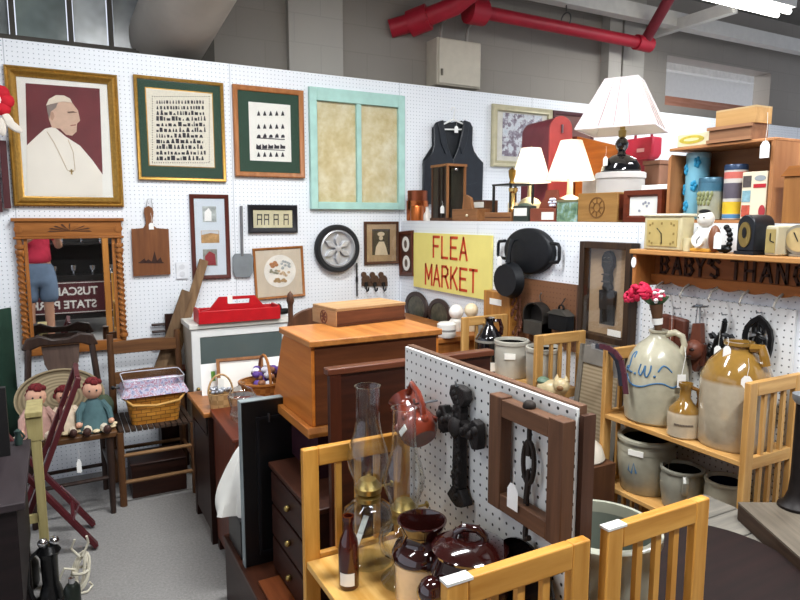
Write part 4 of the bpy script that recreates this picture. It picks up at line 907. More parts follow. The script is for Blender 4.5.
M().box(-W/2, W/2, .006, .15, 0, H).out('body', W_REDX, t, bev=.003)
M().frame(W, H*.98, [(0, 0), (0, .016), (.02, .018), (.028, .008), (.028, 0)], Matrix.Translation((0, .006, H*.5))).out('front_frame', W_REDX, t); M().box(-W/2+.026, W/2-.026, 0, .006, .026, H-.026).out('tile', col('#dcdcd6', .25, 0, .04), t)
m_ = M()
for (x, z) in ((.0, .01), (.012, .016), (.02, .0), (.03, .012), (-.02, -.02)): m_.disc((x, H*.5+z), .006, -.002, 0, 10)
m_.out('flower_pattern', col('#8c8f9a', .5), t)
# drum and big lamp
X2 = XF+.19
W = rw(597.5, 643, X2+.12); H = pix_z(620, 173, X2+.12)-LZ
yc = aX(620, 190, X2+.12).y
t = thing('hat_box', 'pale grey round drum box carrying the big black lamp', 'drum box', (X2+.12, yc, LZ+.001), RB); Rh = W*.5
M().lathe([(0, 0), (Rh, 0), (Rh, H-.03), (0, H-.03)], 40).out('body', col('#b3afab', .7, 0, .06, 4), t); M().lathe([(0, H-.03), (Rh+.006, H-.03), (Rh+.006, H-.004), (Rh, H), (0, H)], 40).out('lid', col('#c2bebb', .7, 0, .06, 4), t)
zb = LZ+.001+H; XL = X2+.12
L = lambda u, v: pix_z(u, v, XL)-zb
t = thing('big_table_lamp', 'tall lamp with black glass base and large square pleated white shade', 'lamp', (XL, yc, zb+.001), RB)
BG = col('#15161a', .06, .3, .1, 5, coat=1)
hN = L(620, 148); 
M().lathe([(0, 0), (.095, 0), (.1, .008), (.096, .03), (.076, .065), (.046, .085), (.03, .09), (0, .09)], 36).out('glass_base', BG, t)
M().lathe([(0, .085), (.024, .088), (.018, .105), (.03, .125), (.034, .145), (.025, .165), (.014, .175), (0, .178)], 24).out('neck', BG, t)
M().lathe([(0, .175), (.018, .178), (.02, .21), (.013, .215), (.013, .25), (0, .25)], 16).out('socket', BRASS, t); M().sph((0, 0, .29), (.03, .03, .045), 14).out('bulb', col('#efeadf', .3), t); price_tag(t, .01, -.122, .075, .03, .045, string=.05)
zs0, zs1 = L(622, 131), L(632, 79)
s0, s1 = .188, .078; rot = Matrix.Rotation(math.radians(30), 4, 'Z')
def sq(s, z): return [(-s, -s, z), (s, -s, z), (s, s, z), (-s, s, z)]
m_ = M(); vs = sq(s0, zs0)+sq(s1, zs1)+sq(s0-.004, zs0)+sq(s1-.004, zs1); fs = []
for i in range(4):
    j = (i+1) % 4; fs += [(i, j, 4+j, 4+i), (8+i, 12+i, 12+j, 8+j), (i, 8+i, 8+j, j), (4+i, 4+j, 12+j, 12+i)]
m_._add(vs, fs, rot); sh = m_.out('shade', SHADE, t)
TR = col('#d9cfd0', .8); m_ = M()
for i in range(4):
    j = (i+1) % 4
    for ring_, s, z in ((0, s0, zs0), (1, s1, zs1)):
        p0, p1 = rot @ Vector(sq(s, z)[i]), rot @ Vector(sq(s, z)[j]); m_.beam(p0, p1, .008, .008)
    m_.beam(rot @ Vector(sq(s0, zs0)[i]), rot @ Vector(sq(s1, zs1)[i]), .007, .007)
m_.out('trim', TR, sh)
m_ = M()
for i in range(4):
    j = (i+1) % 4
    for f in (.3, .5, .7):
        a = Vector(sq(s0+.001, zs0+.006)[i]).lerp(Vector(sq(s0+.001, zs0+.006)[j]), f); c = Vector(sq(s1+.001, zs1-.006)[i]).lerp(Vector(sq(s1+.001, zs1-.006)[j]), f)
        m_.beam(rot @ a, rot @ c, .004, .003)
m_.out('pleats', col('#b49aa2', .8), sh)
M().tube([(0, 0, .25), (0, 0, zs1+.02)], .004, 6).tube([rot @ Vector((-s1, 0, zs1-.005)), rot @ Vector((s1, 0, zs1-.005))], .003, 5).out('harp', BRASS, t)
t, W, H = lthing('grey_carton', 'small grey carton left of the round drum box', 'box', 581, 600, 176, X2+.3)
M().box(-W/2, W/2, 0, .15, 0, H).out('body', col('#a49d98', .7), t, bev=.003); M().box(-W/2-.002, W/2+.002, -.002, .152, H-.03, H).out('lid', col('#aca5a0', .7), t)
t, W, H = lthing('brown_parcel_box', 'brown wooden box on the ledge right of the drum box', 'box', 642, 657, 161, XF+.45)
M().box(-W/2, W/2, 0, .15, 0, H-.02).out('body', wood('#7a5440', '#8e6650', 'z', .6), t, bev=.003); M().box(-W/2-.006, W/2+.006, -.006, .156, H-.02, H).out('lid', wood('#7a5440', '#8e6650', 'x', .6), t)
M().sph((W/2+.03, .08, H*.45), (.03, .03, .05), 10).out('side_knob', col('#4b2f24', .5), t)
t, W, H = lthing('white_carton', 'flat white carton behind the framed tile box', 'box', 640, 668, 185, XF+.25)
M().box(-W/2, W/2, 0, .12, 0, H).out('body', WHITE, t, bev=.002); M().box(-W/2-.002, W/2+.002, -.002, .122, H*.85, H*.87).out('lid_seam', col('#c9c9c6', .6), t)
# mailbox, orange board, red bag further back on the ledge
X3 = 2.80
H = pix_z(560, 117, X3)-LZ; W = rw(548, 573, X3)
t = thing('mailbox', 'dark red arch topped mailbox lying behind the lampshades', 'mailbox', (X3, aX(560.5, 150, X3).y, LZ+.001), math.radians(-8))
rr = W/2
q = [(-rr, 0), (rr, 0)]+[(rr*math.cos(a), H-rr+rr*math.sin(a)) for a in [i*PI/14 for i in range(15)]]
M().prism(q, .012, .33).out('body', col('#6e2f38', .45, .1, .12), t, bev=.003); M().prism([(x*1.02, z*1.005) for x, z in q], -.004, .012).out('door', col('#a8423e', .45, 0, .1), t, bev=.002); M().box(-.004, .004, -.018, -.004, H-.1, H-.05).out('latch', STEEL, t)
t = thing('orange_wooden_panel', 'slanting orange wooden panel between mailbox and lamp', 'panel', (2.9, aX(595, 160, 2.9).y, LZ+.001), RB)
W = pix_w(572, 618, 2.9, 160); Hq = pix_z(575, 137, 2.9)-LZ
M().prism([(-W/2, 0), (W/2, 0), (W/2, Hq*.82), (-W*.42, Hq), (-W/2, Hq)], 0, .03).out('board', wood('#a4591f', '#bb6c2a', 'x', .45), t, bev=.004); M().box(-W/2, -W/2+.03, -.012, 0, 0, Hq).out('edge_strip', W_REDX, t)
t = thing('red_handbag', 'pinkish red rounded handbag under the big lampshade', 'bag', (2.95, aX(638, 150, 2.95).y, LZ+.001), RB)
W = pix_w(623, 651, 2.95, 150); Hq = pix_z(638, 138, 2.95)-LZ; zb_ = pix_z(638, 160, 2.95)-LZ
q = [(-W*.5, zb_+.03), (-W*.4, zb_), (W*.4, zb_), (W*.5, zb_+.03), (W*.5, Hq), (-W*.5, Hq)]
M().prism(q, 0, .08).out('pouch', col('#b5293f', .45, 0, .1), t, bev=.012); M().cbox((W*.1, -.003, (zb_+Hq)/2-.01), (.05, .004, .02)).out('badge', col('#e0a5a8', .5), t); M().box(-W*.3, W*.3, .01, .07, 0, zb_+.02).out('foot', col('#8f2233', .6), t)
M().tube([(-W*.3, .04, Hq-.01), (-W*.25, .04, Hq+.08), (W*.25, .04, Hq+.08), (W*.3, .04, Hq-.01)], .008, 8).out('strap', col('#8f2233', .5), t)
# crate with tins, boxes on top
y0 = aX(667, 190, XF).y; y1 = aX(772, 190, XF).y; CL = y0-y1; CH = pix_z(668, 152, XF)-LZ; CD = .2
t = thing('wooden_crate', 'open fronted brown wooden crate standing on its side holding tins', 'crate', (XF, y0, LZ+.001), RB)
CW = wood('#a06a40', '#b98154', 'z', .55); CWX = wood('#a06a40', '#b98154', 'x', .55)
M().prism([(0, 0), (.014, 0), (.014, CH-.014), (0, CH-.03)], 0, CD).out('end_panel', CW, t); M().box(CL-.014, CL, 0, CD, 0, CH).out('end_panel', CW, t)
M().box(.0, CL, 0, CD, CH-.0, CH+.012).out('top_board', CWX, t, bev=.003); M().box(.014, CL-.014, 0, CD, 0, .012).out('bottom_board', CWX, t); M().box(.014, CL-.014, CD-.01, CD, .012, CH).out('back_board', wood('#8a5c3a', '#9d6d48', 'x', .6), t)
price_tag(t, CL-.03, -.012, CH-.0, .035, .06, string=.1); 
cz = LZ+.014
def tin(u0, u1, vt, X, label, mat, lid, name='tin_can', squash=1):
    yc = aX((u0+u1)/2, 200, X).y; W = rw(u0, u1, X); yc = min(yc, y0-.02-W/2); H = pix_z((u0+u1)/2, vt, X)-cz
    t = thing(name, label, 'tin', (X, yc, cz+.001), RB)
    M().lathe([(0, 0), (W*.49, 0), (W*.5, .004), (W*.5, H-.02), (W*.49, H-.02), (0, H-.02)], 32).out('body', mat, t); M().lathe([(0, H-.022), (W*.51, H-.022), (W*.51, H-.004), (W*.48, H), (0, H)], 32).out('lid', lid, t); return t, W, H
t, W, H = tin(681, 703, 154, XF+.10, 'tall light blue tin with darker blue flowers in the crate', col('#78b2c6', .35, .1, .06), col('#8fbac8', .35, .2))
for i, (a, z) in enumerate(((-1.9, .2), (-1.2, .5), (-2.1, .75), (-1.0, .85), (-2.4, .45))):
    m_ = M()
    for k in range(5):
        b_ = k*2*PI/5; aa = a+.16*math.cos(b_); zz = z*H+.014*math.sin(b_); m_.sph((W*.5*math.cos(aa), W*.5*math.sin(aa), zz), (.008, .008, .011), 6)
    m_.out('flower', col('#2c8fb8', .4), t)
t, W, H = tin(699, 722, 178, XF+.06, 'short cream and grey tin with blue lid in the crate', two_tone('tin_label', '#a8aa98', '#3c6a80', .11, .004, .35, .2, 0), col('#3b6377', .35, .2))
m_ = M(); 
for k in range(14): a = -2.3+.11*k; m_.sph((W*.497*math.cos(a), W*.497*math.sin(a), H*.5+.02*math.sin(k*2.1)), (.007, .007, .012), 6)
m_.out('floral_band', col('#858a5e', .5), t)
t, W, H = tin(724, 745, 165, XF+.07, 'mid height tin with dark blue lid, picture panels and yellow base', col('#c7c2bb', .4, 0, .1), col('#2c3f5c', .35, .2))
for nm, c2, z0_, z1_ in (('red_panel', '#c4655a', .74, .86), ('picture_panel', '#5c5560', .38, .66), ('yellow_panel', '#d9b52c', .1, .32), ('blue_band', '#4a7fa8', .02, .09)): M().lathe([(W*.503, H*z0_), (W*.503, H*z1_)], 32).out(nm, col(c2, .4, 0, .15), t)
yc = aX(753, 200, XF+.01).y; W = pix_w(741, 766, XF+.01, 200); H = pix_z(752, 172, XF+.01)-cz
t = thing('biscuit_box', 'cream product box with red bar and small pictures at the crate right', 'box', (XF+.012, yc, cz+.001), RB+math.radians(0))
M().box(-W/2, W/2, 0, .06, 0, H).out('carton', col('#ded2b8', .5, 0, .05), t, bev=.002)
for k, c2 in enumerate(('#b5503c', '#7da3ae', '#4b4442')): M().box(-W/2+.004, -W/2+.036, -.0015, 0, H*(.06+k*.31), H*(.30+k*.31)).out('picture_panel', col(c2, .5, 0, .3, 50), t)
M().box(-W/2+.046, W/2-.004, -.0015, 0, H*.66, H*.74).out('red_bar', col('#b3202c', .5), t); M().disc((W*.22, H*.86), W*.22, -.0015, 0, 20, H*.06).out('grey_oval', col('#8f979b', .5), t); M().disc((W*.36, H*.17), W*.13, -.0015, 0, 16, H*.13).out('red_fruit', col('#a8343a', .5), t)
# on the crate
ct = LZ+.001+CH+.014
yc, W, H = led(673, 707, 134, XF+.01, ct)
t = thing('label_tin_box', 'small wooden box with yellow oval label on top of the crate', 'box', (XF+.012, yc, ct), RB)
H = max(.05, H)
M().box(-W/2, W/2, 0, .09, 0, H).out('body', col('#d8cdaa', .5, 0, .06), t, bev=.002); M().disc((-.012, H*.52), W*.36, -.0015, 0, 24, H*.33).out('oval_label', col('#b9a63e', .5, 0, .2, 60), t); M().disc((-.012, H*.52), W*.22, -.0022, -.0015, 20, H*.12).out('inner_label', col('#dcd6a0', .5), t); M().box(W/2-.001, W/2+.002, .004, .086, .004, H-.004).out('wood_end', W_MID, t)
y0b = aX(709, 135, XF-.0).y; y1b = aX(751, 132, XF-.0).y; W = y0b-y1b
H1 = pix_z(750, 124, XF)-ct; H2 = pix_z(750, 107, XF)-ct
t = thing('drawer_tray', 'brown wooden drawer tray on the crate, under a paler drawer', 'drawer', (XF-.0, (y0b+y1b)/2, ct), RB)
DW = wood('#805a40', '#9a7050', 'x', .5)
H1 = max(.06, H1)
m_ = M().box(-W/2, W/2, 0, .012, 0, H1).box(-W/2, W/2, .09, .102, 0, H1).box(-W/2, -W/2+.01, .012, .09, 0, H1).box(W/2-.01, W/2, .012, .09, 0, H1).box(-W/2+.01, W/2-.01, .012, .09, 0, .008)
m_.out('tray', DW, t); M().box(-W/2-.006, W/2+.006, -.008, .0, H1-.012, H1).box(-W/2-.006, W/2+.006, -.008, 0, 0, .012).out('front_lip', wood('#96694a', '#ad7f5c', 'x', .5), t)
W2 = W*.94
t = thing('pale_drawer', 'pale wooden drawer resting upside down on the darker drawer tray', 'drawer', (XF+.012, (y0b+y1b)/2-.012, ct+H1+.001), RB)
m_ = M().box(-W2/2, W2/2, 0, .012, 0, H2-H1).box(-W2/2, W2/2, .086, .096, 0, H2-H1).box(-W2/2, -W2/2+.012, .012, .086, 0, H2-H1).box(W2/2-.012, W2/2, .012, .086, 0, H2-H1); m_.out('sides', wood('#b48a54', '#c79e68', 'x', .5), t); M().box(-W2/2, W2/2, 0, .096, H2-H1, H2-H1+.006).out('panel', wood('#b89a70', '#cbb084', 'x', .5), t)
t, W, H = lthing('brown_clock_case', 'brown wooden case with sloping top at the right end of the ledge', 'wooden case', 781, 812, 172, XF-.0)
H_ = H*.92; M().box(-W/2, W/2, 0, .12, 0, H_).out('body', wood('#8a5a2e', '#a3703c', 'z', .5), t, bev=.004); M().prism([(-W/2-.008, H_), (W/2+.008, H_), (W/2-.02, H_+.035), (-W/2+.02, H_+.035)], -.006, .126).out('lid', W_OAKX, t)

# ================================================================ slatted folding shelves
def folding_shelf(label, X0, X1, Y0, Y1, H, boards, group='folding slatted shelves', tape=False, pine=False):
    t = thing('folding_shelf', label, 'shelf unit', ((X0+X1)/2, (Y0+Y1)/2, 0), 0, group)
    w, l = (X1-X0)/2, (Y1-Y0)/2; wz, wx, wy = (W_PINEZ, W_PINEX, W_PINE) if pine else (W_HONEYZ, W_HONEY, W_HONEYY)
    T = .022; PW = .042
    levels = sorted(boards)
    for s in (-1, 1):
        y0, y1 = (s*l-T, s*l) if s > 0 else (s*l, s*l+T)
        for q in (-1, 1):
            x0, x1 = (w-PW, w) if q > 0 else (-w, -w+PW)
            M().box(x0, x1, y0, y1, .0, H).out('post', wz, t, bev=.003)
        tr = M().box(-w+PW, w-PW, y0, y1, H-.048, H).out('top_rail', wx, t, bev=.003)
        if tape and s < 0: M().box(-w-.0005, -w+.05, y0-.0008, y1+.0008, H-.004, H+.0008).out('pale_tape', col('#d8d6cf', .6), tr)
        prev = H-.048
        for z in reversed(levels):
            M().box(-w+PW, w-PW, y0+.002, y1-.002, z-.03, z+.012).out('rail', wx, t, bev=.002)
            n = 3
            for k in range(n):
                x = (-w+PW)+(2*w-2*PW)*(k+1)/(n+1); M().box(x-.008, x+.008, (y0+y1)/2-.006, (y0+y1)/2+.006, z+.012, prev).out('slat', wz, t)
            prev = z-.03
    for z in levels:
        M().box(-w+.004, w-.004, -l+T, l-T, z-.018, z).out('shelf_board', wy, t, bev=.002)
    return t
Z1 = .67
folding_shelf('honey pine slatted shelf holding oil lamps and brown crocks in the foreground', .52, .83, .806, 1.503, .968, (Z1, .37, .07), tape=True)
folding_shelf('honey pine slatted shelf with a big pale crock at the bottom right', .905, 1.205, .835, 1.50, .955, (.645, .35, .07), tape=True)
Z3 = .75; Z3b = .454
folding_shelf('pine slatted shelf holding stoneware jugs against the side wall', 1.95, 2.245, 1.235, 1.87, 1.02, (Z3, Z3b, .155), pine=True)
Z4 = .735
folding_shelf('pine slatted shelf holding a black jug and crocks below the skillet', 1.9, 2.2, 2.22, 2.84, 1.02, (Z4, .44, .15), pine=True)
# ---------------------------------------------------------------- pottery helpers
def pot(name, label, cat, p, prof, mat, part='body', group=None, seg=40, rz=0):
    t = thing(name, label, cat, (p.x, p.y, p.z+.001), rz, group); M().lathe(prof, seg).out(part, mat, t); return t
def fit(u, v, z): return aZ(u, v, z)
TOCAM = lambda p: math.atan2(-p.x, p.y)      # turn so that local -y faces the viewer
# handled stoneware jug with blue writing
GREY = col('#a9a48f', .28, 0, .12, 22, coat=.35); 
p = fit(654, 419, Z3); d_ = (p.x*math.sin(YAW)+p.y*math.cos(YAW)); R = 30.5/FPX*d_*1.02
t = thing('stoneware_jug', 'tall grey stoneware jug with loop handle and blue L.W. script', 'jug', (p.x, p.y, Z3+.001), TOCAM(p)); JH = R*3.0
prof = [(0, 0), (R*.86, 0), (R*.94, .01), (R*.99, JH*.2), (R, JH*.42), (R*.96, JH*.58), (R*.84, JH*.72), (R*.62, JH*.83), (R*.36, JH*.90), (R*.27, JH*.93), (R*.25, JH*.965), (R*.30, JH*.98), (R*.30, JH), (R*.2, JH), (R*.18, JH*.9), (0, JH*.88)]
M().lathe(prof, 44).out('body', GREY, t)
hp = [(R*.24, 0, JH*.955), (R*.5, 0, JH*.985), (R*.72, 0, JH*.95), (R*.80, 0, JH*.86), (R*.74, 0, JH*.77), (R*.70, 0, JH*.74)]
M().tube(hp, [.014, .013, .012, .012, .013, .016], 10, m=Matrix.Rotation(-.15, 4, 'Z')).out('handle', col('#b5ae96', .3, 0, .08, 22, coat=.3), t)
def on_prof(prof, z):
    for (r0, z0), (r1, z1) in zip(prof[1:], prof[2:]):
        if z0 <= z <= z1 and z1 > z0: return r0+(r1-r0)*(z-z0)/(z1-z0)
    return prof[2][0]
def script(pts, r=.0035):
    o = []
    for x, z in pts:
        rr = on_prof(prof, z*JH); a = -PI/2+x; o.append(((rr+.0005)*math.cos(a), (rr+.0005)*math.sin(a), z*JH))
    return o
BLU = col('#3f6c92', .3, 0, .15)
m_ = M()
def spl(pts, n=6):
    o = []; P_ = [Vector(p) for p in pts]
    for i in range(len(P_)-1):
        a = P_[max(i-1, 0)]; b = P_[i]; c = P_[i+1]; d = P_[min(i+2, len(P_)-1)]
        for k in range(n):
            s = k/n; o.append(tuple(.5*((2*b)+(c-a)*s+(2*a-5*b+4*c-d)*s*s+(3*b-a-3*c+d)*s**3)))
    o.append(tuple(P_[-1])); return o
for st_ in ([(-.9, .71), (-.96, .765), (-1.06, .75), (-1.07, .68), (-1.05, .61), (-1.12, .56), (-1.2, .57), (-1.15, .605), (-1.02, .565), (-.84, .555)], [(-.55, .66), (-.58, .58), (-.5, .545), (-.42, .6), (-.38, .65), (-.36, .56), (-.28, .54), (-.2, .6), (-.18, .66)],
            [(-1.1, .52), (-.95, .45), (-.7, .42), (-.4, .43), (-.1, .47), (.2, .48), (.5, .44), (.7, .46)], [(.05, .6), (.2, .66), (.35, .65), (.5, .6)]): m_.tube(script(spl(st_)), .0032, 6)
for x, z in ((-.72, .55), (-.05, .55)): q = script([(x, z), (x+.02, z)]); m_.sph(q[0], .005, 8)
m_.out('blue_script', BLU, t)
q = script([(.55, .62)])[0]; tg = M().box(-.016, .016, -.001, .001, -.05, 0).out('price_tag', WHITE, t, (q[0]+.03, q[1]-.015, q[2]-.01), .5); M().tube([(q[0]+.03, q[1]-.015, q[2]-.01), (q[0]+.04, q[1]-.012, q[2]+.06), (R*.8, -.02, JH*.85)], .001, 4).out('string', WHITE, tg).parent = t
# carnations stuck in the jug
t = thing('carnation_bouquet', 'red and white artificial carnations wrapped in brown paper in the jug neck', 'flowers', (p.x, p.y, Z3+JH*.965), TOCAM(p), None, (0, -.12, TOCAM(p)))
fl = lambda u, v: ((u-655)/FPX*d_, (335-v)/FPX*d_)
M().lathe([(0, 0), (.012, 0), (.017, .05), (.026, .115), (.022, .115), (0, .1)], 16).out('paper_wrap', col('#5a3d28', .7, 0, .15), t); M().lathe([(.0185, .035), (.0215, .06)], 16).out('white_band', WHITE, t)
m_ = M(); R_ = random.Random(9)
for k in range(9): a = R_.uniform(0, 2*PI); m_.sph((0, 0, 0), (.008, .003, .03), 6, Matrix.Translation((.025*math.cos(a), .025*math.sin(a), .125)) @ Matrix.Rotation(a, 4, 'Z') @ Matrix.Rotation(.9, 4, 'Y'))
m_.out('leaves', col('#3e5a3c', .6), t)
def carn(c, r, mat, nm, seed):
    m_ = M(); R_ = random.Random(seed)
    for k in range(34):
        th = math.acos(R_.uniform(-.5, 1)); a = R_.uniform(0, 2*PI); s = r*.72
        mm = Matrix.Translation(Vector(c)+Vector((s*math.sin(th)*math.cos(a), s*math.sin(th)*math.sin(a), s*math.cos(th)))) @ Matrix.Rotation(a, 4, 'Z') @ Matrix.Rotation(th, 4, 'Y') @ Matrix.Rotation(R_.uniform(0, 3), 4, 'Z')
        m_.sph((0, 0, 0), (r*.36, r*.2, r*.16), 6, mm)
    return m_.out(nm, mat, t)
carn((-.055, -.01, .165), .052, col('#c41440', .7, 0, .25, 40), 'carnation', 1); carn((-.092, .0, .148), .034, col('#c8254c', .7, 0, .25, 40), 'carnation', 2); carn((.008, -.01, .148), .033, col('#d64a68', .7, 0, .35, 40), 'small_carnation', 3)
m_ = M(); 
for k in range(6): m_.sph((.015+R_.uniform(-.02, .02), -.03+R_.uniform(-.01, .01), .15+R_.uniform(-.02, .03)), (.009, .009, .006), 8)
m_.out('white_blossoms', WHITE, t)
# small brown-shouldered jug
p = fit(686.5, 434.5, Z3); d_ = (p.x*math.sin(YAW)+p.y*math.cos(YAW)); R = 16.5/FPX*d_; h = R*2*1.68; p.x -= .02
OC = two_tone('ochre_stoneware', '#b9a990', '#85622a', h*.46, .003, .12, .8, .004)
t = pot('small_stoneware_bottle', 'small brown and cream stoneware bottle between the two big jugs', 'bottle', p, [(0, 0), (R*.9, 0), (R*.98, .006), (R*.96, h*.16), (R, h*.4), (R*.9, h*.52), (R*.5, h*.64), (R*.34, h*.72), (R*.34, h*.9), (R*.42, h*.94), (R*.42, h), (R*.27, h), (R*.24, h*.7), (0, h*.6)], OC)
M().tube([(R*.33, 0, h*.92), (R*.7, 0, h*.88), (R*.82, 0, h*.74), (R*.78, 0, h*.56)], .008, 8).out('handle', col('#7e5520', .15, 0, .1, 14, .6), t); t.rotation_euler = (0, 0, TOCAM(p))
m_ = M(); 
a0_ = -PI/2; [m_.cbox((R*.985*math.cos(a0_+k*.09), R*.985*math.sin(a0_+k*.09), h*.27), (.004, .004, .006)) for k in range(-6, 7)]
m_.out('stamped_line', col('#6b5f52', .5), t)
# big two tone jug
p = fit(735, 444, Z3); d_ = (p.x*math.sin(YAW)+p.y*math.cos(YAW)); R = 34.5/FPX*d_; p.y = max(p.y, 1.262+R); p.x = min(p.x, 2.24-R); h = R*2*1.56
t = pot('two_tone_jug', 'large stoneware jug with glossy ochre shoulder over cream body', 'jug', p, [(0, 0), (R*.95, 0), (R, .01), (R*.99, h*.3), (R, h*.62), (R*.97, h*.68), (R*.8, h*.8), (R*.5, h*.9), (R*.36, h*.93), (R*.34, h*.955), (R*.42, h*.97), (R*.42, h), (R*.28, h), (R*.26, h*.9), (0, h*.85)], two_tone('ochre_cream_stoneware', '#aca08a', '#8c6a30', h*.635, .006, .13, .8, .012), seg=48)
t.rotation_euler = (0, 0, TOCAM(p))
M().tube([(R*.34, -.03, h*.955), (R*.6, -.05, h*.97), (R*.66, -.06, h*.90), (R*.72, -.06, h*.82)], .016, 8).out('lug_handle', col('#876328', .13, 0, .1, 14, .7), t)
price_tag(t, .03, -R*.97, h*.74, .034, .055, string=.06); price_tag(t, -R*.30, -R*.45, h*.97, .024, .04, string=.03)
# lower shelf crocks
def crock(u, v, z, rpx, k, label, mat, name='stoneware_crock', cat='crock', lug=None, inner='#1b1a1a', prof=None, group=None, lim=None):
    p = fit(u, v, z); d_ = (p.x*math.sin(YAW)+p.y*math.cos(YAW)); R = rpx/FPX*d_; h = R*2*k
    if lim: p.y = min(max(p.y, lim[2]+R), lim[3]-R); p.x = min(max(aY(u, v, p.y).x, lim[0]+R), lim[1]-R)
    pr_ = prof or [(0, 0), (.8, 0), (.84, .02), (.97, .5), (.98, .72), (.93, .86), (.91, .91), (1.0, .93), (1.0, .985), (.96, 1.0)]
    t = thing(name, label, cat, (p.x, p.y, z+.001), TOCAM(p), group)
    M().lathe([(r*R, q*h) for r, q in pr_]+[(R*.87, h), (R*.83, h*.93), (R*.84, h*.5), (R*.72, h*.06), (0, h*.05)], 44).out('body', mat, t)
    M().lathe([(R*.825, h*.92), (R*.835, h*.5), (R*.715, h*.065), (0, h*.055)], 36).out('glazed_inside', col(inner, .25, 0, .2), t)
    if lug is not None:
        a = -PI/2+lug; M().tube([(R*.93*math.cos(a), R*.93*math.sin(a), h*.88), (R*1.12*math.cos(a), R*1.12*math.sin(a), h*.8), (R*1.1*math.cos(a), R*1.1*math.sin(a), h*.62), (R*.97*math.cos(a), R*.97*math.sin(a), h*.52)], .013, 8).out('lug_handle', mat, t)
    return t, R, h, p
SG = col('#9a9786', .3, 0, .12, 18, coat=.3); SG2 = col('#8b897c', .3, 0, .12, 18, coat=.3); SG3 = col('#a8a593', .3, 0, .1, 18, coat=.3)
t, R, h, p = crock(641, 486, Z3b, 29, .98, 'open grey crock with white label under the handled jug', SG, lim=(1.955, 2.24, 1.262, 1.843))
M().lathe([(R*.995, h*.76), (R*.995, h*.86)], 44).out('neck_band', SG, t); M().box(-.03, .03, -R*.99-.002, -R*.98, h*.74, h*.84).out('label_card', PAPER, t, None, -.35)
m_ = M(); m_.tube([(-R*.5, -R*.80, h*.62), (-R*.55, -R*.76, h*.45), (-R*.45, -R*.82, h*.4), (-R*.38, -R*.87, h*.6), (-R*.3, -R*.90, h*.42)], .004, 6); m_.out('blue_mark', BLU, t)
crock(680.5, 505, Z3b, 22, .95, 'small grey crock with a lug handle in the middle of the lower shelf', SG2, lug=.15, lim=(1.955, 2.24, 1.262, 1.843))
crock(724, 519, Z3b, 21.5, 1.02, 'short pale crock with dark blue inside at the lower shelf end', SG3, inner='#141a2a', lim=(1.955, 2.24, 1.262, 1.843))
# shelf below the skillet
p = fit(489, 366, Z4); d_ = (p.x*math.sin(YAW)+p.y*math.cos(YAW)); R = 14/FPX*d_; h = R*2*1.9; p.y = min(p.y, 2.815-R); p.x = min(max(aY(489, 350, p.y).x, 1.907+R), 2.195-R)
t = pot('black_jug', 'shiny black and brown shouldered jug left of the grey crocks', 'jug', p, [(0, 0), (R*.96, 0), (R, .008), (R, h*.56), (R*1.0, h*.6), (R*.8, h*.7), (R*.4, h*.84), (R*.3, h*.88), (R*.3, h*.96), (R*.38, h), (R*.2, h), (0, h*.9)], two_tone('black_jug_glaze', '#0f0d10', '#121013', h*.58, .004, .1, 1, 0))
M().tube([(R*.3, 0, h*.94), (R*.7, 0, h*.95), (R*.85, 0, h*.82), (R*.8, 0, h*.68)], .011, 8).out('handle', BROWNGL, t); M().lathe([(R*1.004, h*.555), (R*1.012, h*.575), (R*1.004, h*.6)], 36).out('shoulder_band', col('#8a857c', .4), t); M().box(-.035, .035, -R-.003, -R+.002, .015, .06).out('label_card', PAPER, t); t.rotation_euler = (0, 0, TOCAM(p))
CRC = [(0, 0), (.84, 0), (.88, .02), (.95, .5), (.95, .84), (.93, .88), (1.0, .9), (1.0, .985), (.96, 1.0)]
t, R, h, p = crock(511, 376, Z4, 18, 1.05, 'pale grey open crock with a small paper label beside the black jug', col('#b0aca0', .35, 0, .08, 18, coat=.2), prof=CRC, lim=(1.905, 2.195, 2.247, 2.815))
M().box(-.035, .02, -R*.98-.002, -R*.94, h*.55, h*.70).out('label_card', PAPER, t)
crock(543, 392, Z4, 19.5, 1.12, 'pale grey crock with a faint grey streak inside the shelf end frame', col('#aaa69a', .35, 0, .15, 9, coat=.2), prof=CRC, lim=(1.905, 2.195, 2.247, 2.815))
# plank box with label leaning by the sign, low cupboard in the corner with ceramics
cx0 = 1.62; ctz = aX(452, 338, 1.95).z
t = thing('corner_cupboard', 'low brown wooden cupboard in the corner below the sign', 'cupboard', (1.95, 3.56, 0))
M().box(-.27, .235, -.53, .5, 0, ctz-.03).out('body', W_OAK, t); M().box(-.29, .245, -.545, .52, ctz-.03, ctz).out('top', W_OAKX, t, bev=.004)
for s in (-1, 1): dd = M().box(-.285, -.27, s*.25-.235, s*.25+.235, .06, ctz-.07).out('door', W_OAK, t, bev=.003); M().sph((-.3, .0+s*.05, ctz*.55), .014, 10).out('knob', BRASS, dd)
def cz_at(u, v): return aZ(u, v, ctz)
p = cz_at(446.5, 337); 
t = pot('striped_jar', 'white ceramic jar with two grey stripes standing in the corner', 'jar', p, [(0, 0), (.05, 0), (.055, .01), (.055, .035), (.051, .04), (.055, .045), (.055, .075), (.04, .085), (0, .085)], col('#dcdad4', .3, 0, .03)); M().lathe([(.0555, .034), (.053, .04), (.0555, .046)], 30).out('stripe', col('#807c78', .5), t)
p = cz_at(456, 331); t = pot('white_jar', 'white jar with a round white ball lid beside the striped jar', 'jar', p, [(0, 0), (.038, 0), (.042, .01), (.042, .06), (.03, .075), (0, .075)], col('#d6d2c8', .3)); M().sph((0, 0, .115), .045, 18).out('ball_lid', col('#ebe9e4', .25), t)
